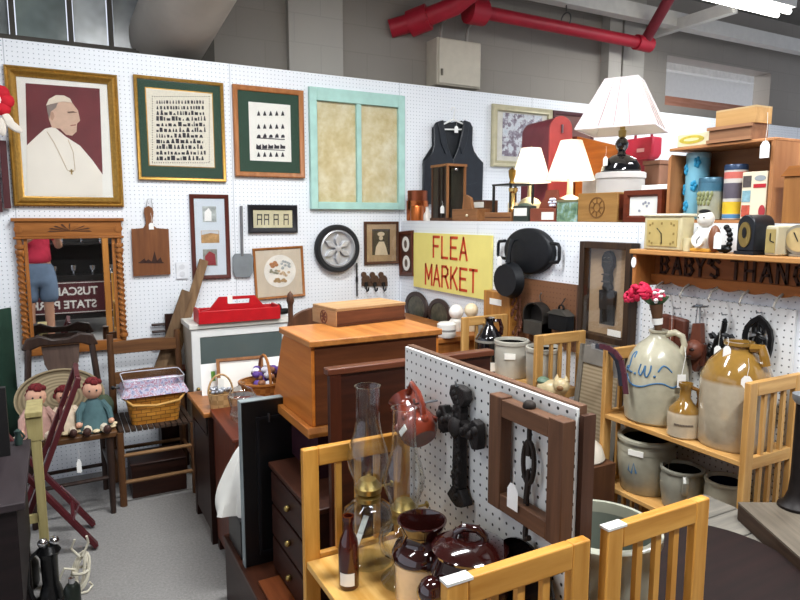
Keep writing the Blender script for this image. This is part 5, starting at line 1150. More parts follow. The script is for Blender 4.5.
p = cz_at(471, 331); t = pot('cream_ball_jar', 'jar with a cream ball lid behind the far end of the pine shelf', 'jar', p, [(0, 0), (.036, 0), (.04, .01), (.04, .075), (.03, .085), (0, .085)], col('#cdbfa2', .3)); M().sph((0, 0, .125), .043, 18).out('ball_lid', col('#e0cfae', .3), t)
X_ = 2.206; yc = aX(496, 316, X_).y; W = pix_w(483, 509, X_, 316); zt = aX(496, 292, X_).z
t = thing('plank_box', 'tall narrow honey wooden box with white label left of the skillet', 'box', (X_, yc, 0), RB); H = zt
M().box(-W/2, W/2, 0, .06, 0, H).out('body', wood('#a0682c', '#bd8440', 'z', .45), t, bev=.003); M().box(-W*.25, W*.2, -.002, 0, H-.075, H-.04).out('label_card', PAPER, t)
YC1 = yc+W/2+.02
# washboard, straps, cat figurine between the two wall shelves
t = thing('washboard', 'old grey wooden washboard standing between the two wall shelves', 'washboard', (2.04, 2.03, .3), RB, None, (math.radians(-6), 0, RB))
for s in (-1, 1): M().box(s*.12-.014, s*.12+.014, 0, .02, -.3, .68).out('side_rail', col('#6f6a60', .7, 0, .15), t)
M().box(-.12, .12, .0, .022, .60, .68).out('top_rail', col('#77726a', .7, 0, .15), t); m, n, b = nt('ribbed_board'); wv = n.nodes.new('ShaderNodeTexWave'); wv.bands_direction = 'Z'; wv.inputs['Scale'].default_value = 18; n.links.new(coords(n), wv.inputs[0]); n.links.new(ramp(n, wv.outputs[1], [(.2, lin('#8a7a5e')), (.8, lin('#a3937a'))]), b.inputs['Base Color']); b.inputs['Roughness'].default_value = .7
M().box(-.106, .106, .006, .016, .05, .6).out('ribbed_panel', m, t)
def strap(label, pts, mat, w=.012, name='leather_strap'):
    m_ = M()
    for a, c in zip(pts, pts[1:]): m_.beam(a, c, .02, w, (1, 0, 0))
    o = m_.out(name, mat, None); return tag(o, label, 'strap', 'straps over the shelf end')
for k, (dx, c2, lb) in enumerate(((0, '#8b8a88', 'grey strap with pale buckle draped beside the washboard'), (.04, '#2b2f3a', 'dark blue strap draped beside the washboard'), (.08, '#4f2430', 'maroon strap draped over the jug shelf end'))):
    pts = []
    for u, v in ((596, 348), (604, 350), (611, 354), (617, 362), (620, 375), (620+k, 396-8*(2-k))): q = aX(u+k*4-4, v-2, 1.99-.03*k); pts.append(tuple(q))
    strap(lb, pts, col(c2, .6, 0, .12), .008)
p = aX(574, 402, 1.95); 
st_ = M().box(1.86, 1.975, 2.08, 2.2, 0, p.z).out('plinth', W_MID, None); tag(st_, 'narrow brown wooden stand under the cat figurine', 'stand')
t = thing('cat_figurine', 'cream and green ceramic animal figurine behind the pegboard', 'figurine', (1.925, 2.14, p.z+.001), RB+.5)
CAT = col('#c6b48c', .3, 0, .25, 20)
M().sph((0, 0, .035), (.07, .045, .04), 18).out('body', CAT, t); M().sph((.05, -.02, .06), (.038, .034, .034), 16).out('head', CAT, t); m_ = M()
for s in (-1, 1): m_.lathe([(0, 0), (.013, 0), (0, .025)], 8, (.05+s*.02, -.02, .086))
m_.out('ears', CAT, t); M().sph((.055, -.052, .055), (.016, .008, .012), 10).out('muzzle', col('#7d5a38', .4), t); M().sph((-.04, 0, .065), (.03, .03, .02), 12).out('green_saddle', col('#5d7460', .4), t)
p = aX(586, 455, 1.9)
t = thing('white_bowl', 'white bowl upside down on a low stand beside the jug shelf', 'bowl', (1.86, p.y-.0, p.z)); M().lathe([(.1, 0), (.105, .006), (.09, .05), (.05, .085), (.035, .09), (.035, .1), (0, .1)], 30).out('bowl', col('#d8cfc0', .3), t); M().lathe([(.034, .098), (.037, .106), (.03, .106), (.03, .1)], 24).out('foot_ring', col('#d8cfc0', .3), t)
q_ = M().box(1.74, 1.945, p.y-.12, p.y+.12, 0, p.z-.001).out('low_stand', W_WALN, None); tag(q_, 'low dark stand under the upside down white bowl', 'stand')
# ================================================================ pegboard partition between the front shelves
XPF = .848
yl, yr_ = aX(405, 349, XPF).y, aX(577, 405, XPF).y; zt = (aX(405, 349, XPF).z+aX(577, 405, XPF).z)/2
pl = yl-yr_
t = thing('standing_pegboard', 'standing white pegboard with dark holes between the front shelves', 'pegboard panel', (XPF, yl, 0), RB)
M().box(0, pl, 0, .008, .02, zt).out('board', PEGN, t, bev=.002); M().box(.0, pl, .008, .026, 0, zt+.004).out('back_board', wood('#5f4230', '#765540', 'x', .6), t)
bo = M().box(.0, .012, 0, .03, .0, zt-.012).out('brown_plank', wood('#432a1d', '#573828', 'z', .6), None, (XPF+.006, yr_-.002, 0), RB); tag(bo, 'upright brown plank at the near edge of the standing pegboard', 'plank')
XQ = XPF-.003
class Flat:                                    # things hung on the standing pegboard
    def __init__(s, name, label, cat, u, v, X=None):
        s.c = aX(u, v, X or XQ); s.X = X or XQ; s.t = thing(name, label, cat, s.c, RB)
    def p(s, u, v): q = aX(u, v, s.X); return (s.c.y-q.y, q.z-s.c.z)
P = Flat('iron_cross', 'ornate dark cast iron cross hanging on the standing pegboard', 'cross', 466, 440)
CI2 = col('#211d1c', .6, .4, .3, 60, bmp=.8)
def crossbar(pts, y0, y1): return M().prism(pts, y0, y1)
zt_, zb_ = P.p(466, 384)[1], P.p(464, 504)[1]
u_ = .017
m_ = M()
CD_ = 0
m_.prism([(-u_, zb_+.05), (-u_*.8, .0), (-u_, zt_-.05), (u_, zt_-.05), (u_*.8, 0), (u_, zb_+.05)], -.03, -.005)
m_.prism([(-u_*1.0, zb_+.05), (-.042, zb_+.018), (-.02, zb_+.006), (0, zb_), (.02, zb_+.006), (.042, zb_+.018), (u_*1.0, zb_+.05)], -.028, -.005)
m_.prism([(-u_, zt_-.05), (-.036, zt_-.028), (-.03, zt_-.005), (0, zt_), (.03, zt_-.005), (.036, zt_-.028), (u_, zt_-.05)], -.028, -.005)
za = P.p(466, 425)[1]
for s in (-1, 1):
    m_.prism([(s*.01, za-.02), (s*.05, za-.017), (s*.062, za-.036), (s*.085, za-.03), (s*.088, za), (s*.085, za+.03), (s*.062, za+.036), (s*.05, za+.017), (s*.01, za+.02)], -.028, -.005)
m_.out('casting', CI2, P.t, bev=.003)
R_ = random.Random(3); m_ = M()
for k in range(26):
    z = zb_+.02+(zt_-zb_-.03)*k/26; m_.sph((R_.uniform(-.012, .012), -.027, z), (.009, .006, .009), 8)
for k in range(10): m_.sph(((k-4.5)*.017, -.029, za+R_.uniform(-.015, .015)), (.010, .008, .011), 8)
m_.sph((0, -.034, za), (.022, .012, .026), 10); m_.out('relief_flowers', CI2, P.t)
M().tube([(0, -.005, zt_-.01), (0, -.03, zt_+.0), (0, -.032, zt_+.012)], .003, 5).out('peg_hook', STEEL, P.t)
# iron hook mounted in a wooden frame
P = Flat('framed_iron_hook', 'weathered wooden frame with an old iron hook and white tag hanging inside', 'framed tool', 537, 465)
qs = [P.p(504, 394), P.p(577, 417), P.p(562, 535), P.p(497, 500)]
W = P.p(576, 470)[0]-P.p(501, 450)[0]; x0 = P.p(501, 450)[0]; zA = (P.p(504, 394)[1]+P.p(577, 417)[1])/2; zB = (P.p(497, 500)[1]+P.p(558, 533)[1])/2
rl = .042
FRW = wood('#4f3424', '#6b4a34', 'z', .6); FRX = wood('#523726', '#6f4d36', 'x', .6)
for a in (x0, x0+W-rl): M().box(a, a+rl, -.035, -.004, zB, zA).out('stile', FRW, P.t, bev=.002)
for z0_ in (zA-rl, zB): M().box(x0+rl, x0+W-rl, -.034, -.005, z0_, z0_+rl*.9).out('rail', FRX, P.t, bev=.002)
xm = x0+W/2; zm = (zA+zB)/2; OI = col('#2d2622', .6, .5, .2, 40)
m_ = M(); m_.tube([(xm, -.018, zA-rl), (xm, -.018, zm+.045)], .005, 8)
m_.tube([(xm, -.018, zB+rl+.01), (xm, -.018, zB-.004)], .004, 6)
lp = [(xm+.017*math.sin(a), -.018, zm+.005+.045*math.cos(a)) for a in [i*2*PI/24 for i in range(24)]]; m_.tube(lp, .005, 8, True); m_.tube([(xm, -.018, zm+.05), (xm, -.018, zm+.02)], .007, 8); m_.tube([(xm, -.018, zm-.01), (xm, -.018, zm-.04), (xm-.002, -.02, zm-.07), (xm, -.024, zB+rl)], [.004, .007, .006, .004], 8)
m_.tube([(xm, -.02, zB), (xm, -.022, zB-.02), (xm+.008, -.028, zB-.03), (xm+.02, -.028, zB-.022)], .006, 8); m_.out('iron_hook', OI, P.t)
M().sph((xm, -.02, zA), (.014, .014, .012), 12).out('top_ring', OI, P.t); price_tag(P.t, xm-.022, -.04, zm-.045, .034, .055, string=.035)
# red glass pitcher on a peg hook
P = Flat('red_pitcher', 'red glazed pitcher hanging sideways by its handle from a peg', 'pitcher', 414, 421, XQ-.06)
RG = col('#76301f', .18, 0, .25, 16, coat=.6); 
ax_ = Matrix.Rotation(math.radians(52), 4, 'Y'); mt = Matrix.Translation((.045, 0, -.035)) @ Matrix.Rotation(math.radians(-52), 4, 'Y')
M().lathe([(0, 0), (.036, 0), (.047, .014), (.053, .045), (.044, .075), (.033, .094), (.033, .112), (.042, .13), (.038, .13), (.03, .11), (.04, .08), (.048, .045), (0, .01)], 28, m=mt).out('body', RG, P.t)
M().prism([(-.04, .11), (-.075, .14), (-.045, .142), (-.02, .13), (-.02, .112)], -.016, .016, m=mt).out('spout', RG, P.t, bev=.006)
M().tube([(.036, 0, .12), (.068, 0, .125), (.075, 0, .09), (.068, 0, .055), (.045, 0, .035)], .008, 8, m=mt).out('handle', RG, P.t)
m_ = M(); 
for k in range(14): a = k*.9; m_.sph((.046*math.cos(a), .046*math.sin(a), .03+.004*(k % 7)), (.012, .012, .012), 8)
m_.out('raised_berries', RG, P.t).matrix_local = mt; M().box(-.012, .018, -.052, -.05, .02, .035).out('label_card', PAPER, P.t).matrix_local = mt @ Matrix.Rotation(.2, 4, 'Z')
M().tube([(.022, .056, .052), (.022, .03, .052), (.022, -.01, .052), (.022, -.014, .066)], .003, 6).out('peg_hook', STEEL, P.t)
# ================================================================ on the front shelf
ZT = Z1+.001
def oil_lamp(u, v, label, k=1.0, tilt=0, xy=None):
    p = Vector((xy[0], xy[1], Z1)) if xy else fit(u, v, Z1); t = thing('oil_lamp', label, 'oil lamp', (p.x, p.y, ZT), 0, 'clear glass oil lamps')
    g = lambda pr_: [(r*k, z*k) for r, z in pr_]
    M().lathe(g([(0, 0), (.05, 0), (.052, .006), (.045, .014), (.03, .026), (.022, .045), (.03, .058), (.052, .075), (.057, .098), (.052, .122), (.034, .138), (.026, .142), (.024, .138), (.045, .118), (.05, .098), (.044, .082), (0, .07)]), 36).out('font', CLEAR, t)
    M().lathe(g([(0, .138), (.027, .14), (.028, .15), (.02, .155), (.029, .160), (.031, .172), (.024, .178), (.018, .188), (.0, .19)]), 28).out('burner', BRASS, t)
    M().tube([(.02*k, 0, .165*k), (.055*k, -.0, .165*k)], .003, 6).sph((.058*k, 0, .165*k), (.004, .009, .009), 10).out('wick_key', BRASS, t)
    M().lathe(g([(.031, .175), (.033, .19), (.043, .215), (.046, .235), (.042, .26), (.030, .295), (.026, .32), (.026, .392), (.0285, .396), (.0265, .396), (.0245, .392), (.0245, .32), (.0285, .295), (.0405, .26), (.0445, .235), (.0415, .215), (.0315, .19), (.0295, .175)]), 36).out('chimney', CHIM, t)
    return t
m, n, b = nt('pressed_glass'); b.inputs['Transmission Weight'].default_value = 1; b.inputs['Roughness'].default_value = .02; b.inputs['IOR'].default_value = 1.45; b.inputs['Base Color'].default_value = (.95, .96, .96, 1); CLEAR = thin_glass('clear_pressed_glass', (.9, .92, .92, 1), 1.5, 1.5)
CHIM = thin_glass('lamp_chimney_glass', (.96, .97, .97, 1), 1.3, 1.45)
oil_lamp(0, 0, 'clear glass oil lamp with tall chimney, the farther of the pair', 1.17, 0, (.668, 1.412))
oil_lamp(0, 0, 'clear glass oil lamp with tall chimney, nearer and beside the red pitcher', 1.1, 0, (.703, 1.285))
p = fit(349, 586, Z1); d_ = 1.13
t = thing('brown_bottle', 'slim brown glass bottle with white label at the shelf front edge', 'bottle', (p.x, p.y, ZT), TOCAM(p))
m, n, b = nt('amber_glass'); b.inputs['Base Color'].default_value = lin('#4a160c'); b.inputs['Roughness'].default_value = .06; b.inputs['Transmission Weight'].default_value = .35; b.inputs['Coat Weight'].default_value = .5
M().lathe([(0, 0), (.023, 0), (.025, .004), (.025, .095), (.021, .12), (.0125, .14), (.0115, .165), (.0145, .167), (.0145, .178), (.01, .178), (.008, .14), (0, .13)], 28).out('glass_body', m, t)
M().grid(lambda a, c: (.0254*math.cos(-PI/2-.95+1.5*a), .0254*math.sin(-PI/2-.95+1.5*a), .012+.032*c), 12, 1).out('paper_label', PAPER, t)
tgm = M().beam((0, 0, 0), (.055, .03, .085), .016, .001).out('paper_strip', PAPER, None, (p.x+.03, p.y+.05, Z1+.04)); tag(tgm, 'thin white paper strip leaning against the farther oil lamp', 'paper strip')
# brown topped jar
p = fit(422, 600, Z1); pz = aZ(422, 520, .865); pj = Vector((pz.x, pz.y, Z1))
t = thing('two_tone_jar', 'wide mouthed brown and cream stoneware jar beside the oil lamps', 'jar', (pj.x, pj.y, ZT), 0)
hj = .865-Z1
M().lathe([(0, 0), (.058, 0), (.062, .006), (.065, hj*.48), (.07, hj*.54), (.07, hj*.6), (.062, hj*.69), (.047, hj*.74), (.043, hj*.80), (.045, hj*.86), (.056, hj*.97), (.057, hj), (.052, hj), (.040, hj*.82), (.04, hj*.7), (0, hj*.1)], 40).out('body', two_tone('brown_cream_glaze', '#d6cbb8', '#2a0e0c', hj*.54, .003, .08, 1, .003), t)
m_ = M(); 
for k in range(5): a = -2.2+.12*k; m_.sph((.064*math.cos(a), .064*math.sin(a), hj*(.30+.05*(k % 2))), (.006, .006, .012), 6)
m_.out('painted_leaves', col('#7d7a52', .5), t)
# bean pot with lid
pz = aZ(470, 545, .855); hb = .842-Z1
t = thing('bean_pot', 'shiny dark brown bean pot with domed lid and loop handle', 'bean pot', (pz.x, pz.y, ZT), YAW*-1)
pz.x = min(pz.x, .752); t.location.x = pz.x
M().lathe([(0, 0), (.06, 0), (.072, .01), (.086, hb*.45), (.085, hb*.75), (.074, hb*.95), (.074, hb), (.062, hb), (0, hb*.5)], 40).out('body', BROWNGL, t)
lid = M().lathe([(0, hb+.001), (.08, hb+.001), (.083, hb+.008), (.076, hb+.014), (.06, hb+.022), (.035, hb+.028), (0, hb+.03)], 40).out('lid', BROWNGL, t)
M().tube([(-.03, .008, hb+.02), (-.028, .004, hb+.04), (-.014, .0, hb+.052), (.014, -.004, hb+.05), (.03, -.006, hb+.036), (.032, -.008, hb+.018)], .0095, 10).out('lid_handle', BROWNGL, lid)
M().sph((-.085, -.05, hb*.62), (.03, .03, .034), 16).out('side_handle', BROWNGL, t)
c = aX(520, 560, .80)
t = thing('round_black_tray', 'round black tray leaning on the standing pegboard behind the bean pot', 'tray', (.812, .985, ZT), RB, None, (math.radians(-8), 0, RB))
Rr = .105; mr = Matrix.Translation((0, 0, Rr)) @ Matrix.Rotation(PI/2, 4, 'X')
M().lathe([(0, 0), (Rr*.9, 0), (Rr, .01), (Rr*.99, .014), (Rr*.88, .005), (0, .005)], 40, m=mr).out('tray', col('#0e0c0d', .15, 0, .1, 14, .8), t); M().lathe([(Rr*.6, .006), (Rr*.62, .0075), (Rr*.64, .006)], 40, m=mr).out('rim_line', col('#3a3030', .2), t)
# big pale crock in the second shelf
zc = .86; pc = Vector((1.055, 1.0, 0)); R = .136
t = thing('large_pale_crock', 'large open pale green grey crock inside the shelf at bottom right', 'crock', (pc.x, pc.y, .646), 0); h = zc-.646
LC = col('#a3a595', .3, 0, .08, 14, coat=.3)
M().lathe([(0, 0), (R*.86, 0), (R*.92, .01), (R*.96, h*.6), (R*.95, h*.85), (R*1.0, h*.9), (R*1.0, h*.98), (R*.95, h), (R*.88, h), (R*.86, h*.9), (R*.8, h*.06), (0, h*.04)], 48).out('body', LC, t); M().lathe([(R*.855, h*.88), (R*.795, h*.065), (0, h*.045)], 40).out('glazed_inside', col('#71786e', .3, 0, .12, 10), t)
for s in (-1, 1): M().tube([(s*R*.95, -.03, h*.75), (s*R*1.06, -.02, h*.78), (s*R*1.06, .02, h*.78), (s*R*.95, .03, h*.75)], .01, 8).out('lug_handle', LC, t)

# grey plank table with a dark round lid and a rough block carrying an iron column
GW = .60
t = thing('plank_table', 'grey weathered plank table at the bottom right corner', 'table', (1.575, .86, 0)); GP = wood('#6f6b64', '#8d877c', 'x', .7)
for k in range(8): M().box(-.355, .36, -.5+k*.126, -.5+k*.126+.122, GW-.035, GW).out('plank', GP, t, bev=.003)
for x in (-.32, .28):
    for y in (-.46, .43): M().box(x, x+.05, y, y+.05, 0, GW-.035).out('leg', W_GREY, t)
p = aZ(735, 590, GW+.02)
t = thing('round_table_leaf', 'large dark reddish round wooden table leaf lying on the grey plank table', 'table leaf', (1.485, 1.045, GW+.001)); Rr = .262
M().lathe([(0, 0), (Rr*.97, 0), (Rr, .006), (Rr, .018), (Rr*.96, .022), (0, .022)], 64).out('disc', wood('#160a08', '#200f0d', 'x', .85), t)
c0 = aZ(738, 497, GW+.052)
t = thing('wooden_base_block', 'thick rough wooden base block standing on the grey plank table', 'base block', (1.855, 1.19, GW+.001), RB-math.radians(30))
M().box(0, .42, .0, .24, 0, .052).out('block', wood('#30221a', '#4d3a2c', 'x', .7), t, bev=.003); M().box(.0, .42, .0, .24, .052, .058).out('pale_top', wood('#5c5348', '#7a7062', 'x', .7), t)  # paler greyish sheet over the top of the block
pc = aZ(796, 507, GW+.06)
t = thing('iron_column', 'dark cast iron column with a flared foot on the wooden base block', 'iron column', (pc.x, pc.y, GW+.06))
M().lathe([(0, 0), (.052, 0), (.052, .008), (.036, .02), (.026, .05), (.022, .10), (.022, .33), (0, .33)], 32).out('column', col('#1c1716', .5, .4, .3, 30), t); M().lathe([(0, .33), (.024, .33), (.034, .345), (.034, .36), (.02, .365), (0, .365)], 28).out('pale_cap', col('#8f9499', .35, .5), t)
# ================================================================ centre: slant top desk on chest, leaf, black panel
t = thing('trunk', 'low dark brown wooden trunk on the carpet under black panel', 'trunk', (.535, 2.49, 0), RB)
M().box(0, .77, 0, .58, 0, .262).out('body', W_DARKX, t, bev=.004); M().box(-.004, .774, -.006, .586, .262, .28).out('lid', wood('#33190f', '#4a2616', 'x', .4), t, bev=.003); M().box(.5, .54, -.012, 0, .2, .27).out('latch', STEEL, t)
lf = M().box(.556, .635, 1.74, 2.08, .281, .292).out('loose_board', wood('#6b351b', '#8a4c28', 'y', .4), None, bev=.002); tag(lf, 'loose reddish wooden board lying on the trunk beside the chest', 'board')
t = thing('small_chest', 'small dark wooden chest of drawers below the slant top desk', 'chest of drawers', (.64, 2.156, .281), RB)
M().box(0, .43, 0, .5, .0, .385).out('body', W_DARKX, t); M().box(-.008, .438, -.012, .508, .385, .402).out('top', wood('#33190f', '#442417', 'x', .45), t, bev=.003)
for i in range(3): d = M().box(.015, .415, -.01, 0, .02+i*.122, .13+i*.122).out('drawer', wood('#2a130c', '#391c13', 'x', .45), t, bev=.003); M().sph((.215, -.018, .075+i*.122), .011, 10).out('knob', BRASS, d)
bx = M().box(.73, 1.18, 1.93, 2.31, .684, .846).out('plinth_box', wood('#2c1620', '#3d2028', 'x', .4), None); tag(bx, 'dark purplish wooden box between the small chest and slant top desk', 'box')
DZ = .847
t = thing('slant_top_desk', 'orange brown slant fronted tabletop desk with moulded base and top', 'desk', (.70, 1.90, DZ), RB)
H = 1.163-DZ; Wd = .478
M().prism([(-.415, .03), (0, .03), (0, H-.022), (-.275, H-.022), (-.30, H-.05)], 0.0, Wd).out('case', W_ORX, t, bev=.002)
M().prism([(-.445, 0), (.022, 0), (.022, .014), (.008, .03), (-.425, .03), (-.445, .014)], -.02, Wd+.01).out('base_moulding', wood('#9a5a28', '#b97838', 'x', .38, coat=.2), t, bev=.002)
M().box(-.30, .014, -.010, Wd+.008, H-.022, H).out('top_board', wood('#a2632f', '#bd7d40', 'x', .35, coat=.2), t, bev=.004)
bp = M().box(.0005, .004, .012, Wd-.012, .034, H-.024).out('back_board', wood('#4c2917', '#63371f', 'y', .4), t)  # dark sheet: shade on the desk's near face put into the wood colour
zt = 1.164
pA = aZ(337, 327, zt); pB = aZ(405, 319, zt); pC = aZ(317, 318, zt)
wB = (pB-pA).length; dB = .17; hB = .066
t = thing('carved_wooden_box', 'flat wooden box with a carved rosette end on the desk top', 'box', (pA.x, pA.y, zt), math.atan2(pB.y-pA.y, pB.x-pA.x))
M().box(0, wB, 0, dB, 0, hB-.012).out('body', wood('#5a3320', '#75482f', 'x', .5), t, bev=.002); M().box(-.002, wB+.002, -.002, dB+.002, hB-.012, hB).out('lid', wood('#9c774f', '#b8946a', 'x', .5), t, bev=.002)
M().box(-.004, 0, .0, dB, 0, hB-.012).out('end_board', wood('#a77e55', '#bd966b', 'y', .5), t)
m_ = M(); mr = Matrix.Translation((-.004, dB/2, hB*.42)) @ Matrix.Rotation(-PI/2, 4, 'Z')
vs_ = m_
def ringm(r0, r1): 
    for i in range(24):
        a0, a1 = 2*PI*i/24, 2*PI*(i+1)/24; m_.prism([(r0*math.cos(a0), r0*math.sin(a0)), (r1*math.cos(a0), r1*math.sin(a0)), (r1*math.cos(a1), r1*math.sin(a1)), (r0*math.cos(a1), r0*math.sin(a1))], -.002, 0, mr)
ringm(.022, .025)
for k in range(6): a = k*PI/3; m_.prism([(0, 0), (.012*math.cos(a-.35), .012*math.sin(a-.35)), (.021*math.cos(a), .021*math.sin(a)), (.012*math.cos(a+.35), .012*math.sin(a+.35))], -.002, 0, mr)
m_.out('carved_rosette', col('#6b3a26', .6), t); M().box(0, wB, -.003, 0, .0, .01).out('base_strip', wood('#4a2818', '#5e3522', 'x', .5), t)
# dark table leaf
t = thing('headboard_panel', 'dark reddish brown wooden headboard panel standing behind the oil lamps', 'headboard', (.675, 1.68, 0))
M().box(0, .57, 0, .022, .0, 1.10).out('panel', wood('#2a120c', '#442014', 'x', .4, coat=.2), t, bev=.002); M().box(-.008, .578, -.008, .03, 1.10, 1.12).out('top_moulding', wood('#4d281a', '#663824', 'x', .35, coat=.2), t, bev=.003); M().box(-.004, .03, -.012, 0, 0, 1.10).out('side_moulding', wood('#38190f', '#4c2416', 'z', .35), t)
# black panel
t = thing('black_flat_panel', 'flat black cabinet door panel with pale edge standing on the trunk', 'panel', (.546, 2.20, .281))
M().box(0, .22, 0, .035, 0, .62).out('panel', col('#0d0e10', .3, 0, .05, spec=.5), t, bev=.002); M().frame(.16, .52, [(0, 0), (0, .006), (.012, .006), (.012, 0)], Matrix.Translation((.132, 0, .3))).out('inner_moulding', col('#141518', .3), t); M().box(-.003, .0, -.001, .036, 0, .62).box(-.003, .22, -.001, .036, .62, .623).out('pale_edge', col('#8b9698', .5, .2), t); M().box(.095, .1, -.012, 0, .54, .57).out('keyhole_plate', STEEL, t)
t = thing('black_box', 'small black box on the trunk under the white cloth', 'box', (.545, 2.262, .281))
M().box(0, .22, 0, .19, 0, .14).out('body', BLACK, t, bev=.003); M().box(-.002, .222, -.002, .192, .14, .152).out('lid', col('#191719', .4), t, bev=.002)
def blob(u, v):
    a = 2*PI*u; k = v; r = max(.001, (1-k**1.5))**.62
    w = 1+(.10*math.sin(6*a+4*k)+.06*math.sin(11*a-3*k))*(1-.6*k)
    lf_ = max(0, -math.cos(a))*(1-k)
    return (.635+.15*r*w*math.cos(a), 2.375+.105*r*w*math.sin(a), .434+k*.28-.055*lf_*0+.02*math.sin(5*a)*k*(1-k))
cl = M().grid(blob, 40, 16).out('white_cloth_bundle', col('#e4e2da', .9, 0, .05, 6), None, merge=True); tag(cl, 'bunched white cloth piled on the small black box', 'cloth')
# reddish cabinet and lower table with baskets
t = thing('red_brown_cabinet', 'red brown wooden cabinet side between white cupboard and black panel', 'cabinet', (.60, 2.94, 0), RB)
M().box(0, .4, 0, .5, .05, .64).out('body', W_RED, t, bev=.003); M().prism([(-.012, .64), (.41, .64), (.41, .655), (-.012, .67)], -.012, .51).out('top', W_REDX, t, bev=.003)
for x in (.0, .36): 
    for y in (.0, .46): M().box(x, x+.04, y, y+.04, 0, .05).out('foot', W_DARK, t)
t = thing('low_display_table', 'dark wooden table in front of the white cupboard holding baskets', 'table', (.58, 2.955, 0)); LT_ = .652
M().box(-.02, .58, 0, .42, LT_-.022, LT_).out('top', W_OAKX, t, bev=.003)
for x in (0, .52):
    for y in (.01, .37): M().box(x, x+.045, y, y+.04, 0, LT_-.022).out('leg', W_DARK, t)
M().box(.0, .56, .02, .04, LT_-.12, LT_-.022).box(.0, .02, .03, .39, LT_-.12, LT_-.022).out('apron', W_DARKX, t); M().box(.002, .018, .05, .37, .06, LT_-.13).out('side_panel', W_DARK, t)
p = aZ(238, 446, .67)
t = thing('crystal_dish', 'cut glass dish on the red brown cabinet', 'dish', (.68, 2.72, .671))
M().lathe([(0, 0), (.04, 0), (.05, .01), (.055, .03), (.05, .06), (.062, .11), (.059, .11), (.046, .06), (.05, .03), (0, .015)], 12).out('dish', CLEAR, t); M().lathe([(0, .11), (.06, .112), (.045, .14), (.015, .155), (.015, .17), (0, .175)], 12).out('lid', CLEAR, t)
t = thing('glass_jar', 'clear glass jar beside the cut glass dish', 'jar', (.71, 2.595, .671)); M().lathe([(0, 0), (.045, 0), (.05, .01), (.05, .09), (.04, .11), (.038, .11), (.047, .09), (.046, .012), (0, .008)], 12).out('jar', CLEAR, t); M().lathe([(0, .111), (.042, .111), (.042, .125), (.01, .135), (0, .135)], 20).out('lid', STEEL, t)
# baskets and little frame on the table
LZT = LT_+.001
BAS = wood('#8f5426', '#b27538', 'x', .5)
def woven(h1, h2):
    m, n, b = nt('basket_weave'); v = coords(n); w1 = n.nodes.new('ShaderNodeTexChecker'); w1.inputs['Scale'].default_value = 42; w1.inputs[1].default_value = lin(h1); w1.inputs[2].default_value = lin(h2); n.links.new(v, w1.inputs[0]); n.links.new(w1.outputs[0], b.inputs['Base Color']); b.inputs['Roughness'].default_value = .55; bump(n, b, w1.outputs[1], .3, .002); return m
WV = woven('#9a5f28', '#b87a38'); WV2 = woven('#a98455', '#c39e6c')
p = aZ(262, 409, LZT); 
t = thing('flower_basket', 'woven basket of purple and white flowers on the table', 'basket', (.885, 3.07, LZT))
M().lathe([(0, 0), (.075, 0), (.10, .09), (.095, .09), (.07, .008), (0, .006)], 28, sx=1.25).out('bowl', WV, t); M().lathe([(.098, .082), (.106, .086), (.106, .096), (.095, .096)], 28, sx=1.25).out('rim', BAS, t)
M().tube([(0, -.1*math.cos(a), .09+.13*math.sin(a)) for a in [i*PI/14 for i in range(15)]], .007, 6).out('handle', BAS, t)
R_ = random.Random(5); 
for nm, c2, n_ in (('purple_blooms', '#5a3c86', 11), ('dark_blooms', '#3b1d3c', 9), ('white_blooms', '#dcd8e0', 9), ('brown_leaves', '#7d4f34', 7)):
    m_ = M()
    for k in range(n_): a = R_.uniform(0, 2*PI); r = R_.uniform(0, .085); m_.sph((1.2*r*math.cos(a), r*math.sin(a), .10+R_.uniform(-.01, .05)), (.021, .021, .017), 8)
    m_.out(nm, col(c2, .7, 0, .2, 40), t)
t = thing('handled_basket', 'small basket with a tall handle full of silvery trinkets', 'basket', (.655, 3.02, LZT))
M().lathe([(0, 0), (.05, 0), (.06, .075), (.055, .075), (.045, .008), (0, .006)], 24).out('bowl', WV2, t); M().tube([(.058*math.cos(a), 0, .07+.09*math.sin(a)) for a in [i*PI/14 for i in range(15)]], .005, 6).out('handle', WV2, t); m_ = M()
for k in range(22): a = R_.uniform(0, 2*PI); r = R_.uniform(0, .042); m_.sph((r*math.cos(a), r*math.sin(a), .078+R_.uniform(-.005, .018)), (.011, .011, .009), 7)
m_.out('silver_trinkets', col('#b9bcc4', .3, .5, .2), t); M().cbox((.0, -.01, .12), (.028, .002, .05)).out('white_card', PAPER, t)
t = thing('small_wooden_frame', 'small tan wooden picture frame with blank white sheet behind the baskets', 'picture', (.80, 3.20, LZT+.0), 0, None, (math.radians(-12), 0, math.radians(-6)))
W = .235; H = .19; M().frame(W, H, [(0, 0), (0, .012), (.014, .014), (.018, .006), (.018, 0)], Matrix.Translation((0, 0, H/2))).out('frame', W_MID, t); M().box(-W/2+.015, W/2-.015, -.005, 0, .015, H-.015).out('sheet', col('#e6e3dc', .6, 0, .02), t)
t = thing('white_card_frame', 'white card standing behind the flower basket', 'card', (1.01, 3.22, LZT), 0, None, (math.radians(-8), 0, 0)); M().box(-.09, .09, 0, .004, 0, .17).out('card', WHITE, t); M().sph((-.05, -.012, .1), (.02, .006, .03), 10).out('brown_print', col('#6d4a3c', .7), t)
t = thing('green_card', 'white card with a green edge left of the tan frame', 'card', (.665, 3.26, LZT), 0, None, (math.radians(-7), 0, 0)); M().box(-.05, .08, 0, .004, 0, .16).out('card', WHITE, t); M().box(.0, .02, -.002, 0, .07, .12).out('green_print', col('#5f8f3a', .6), t)
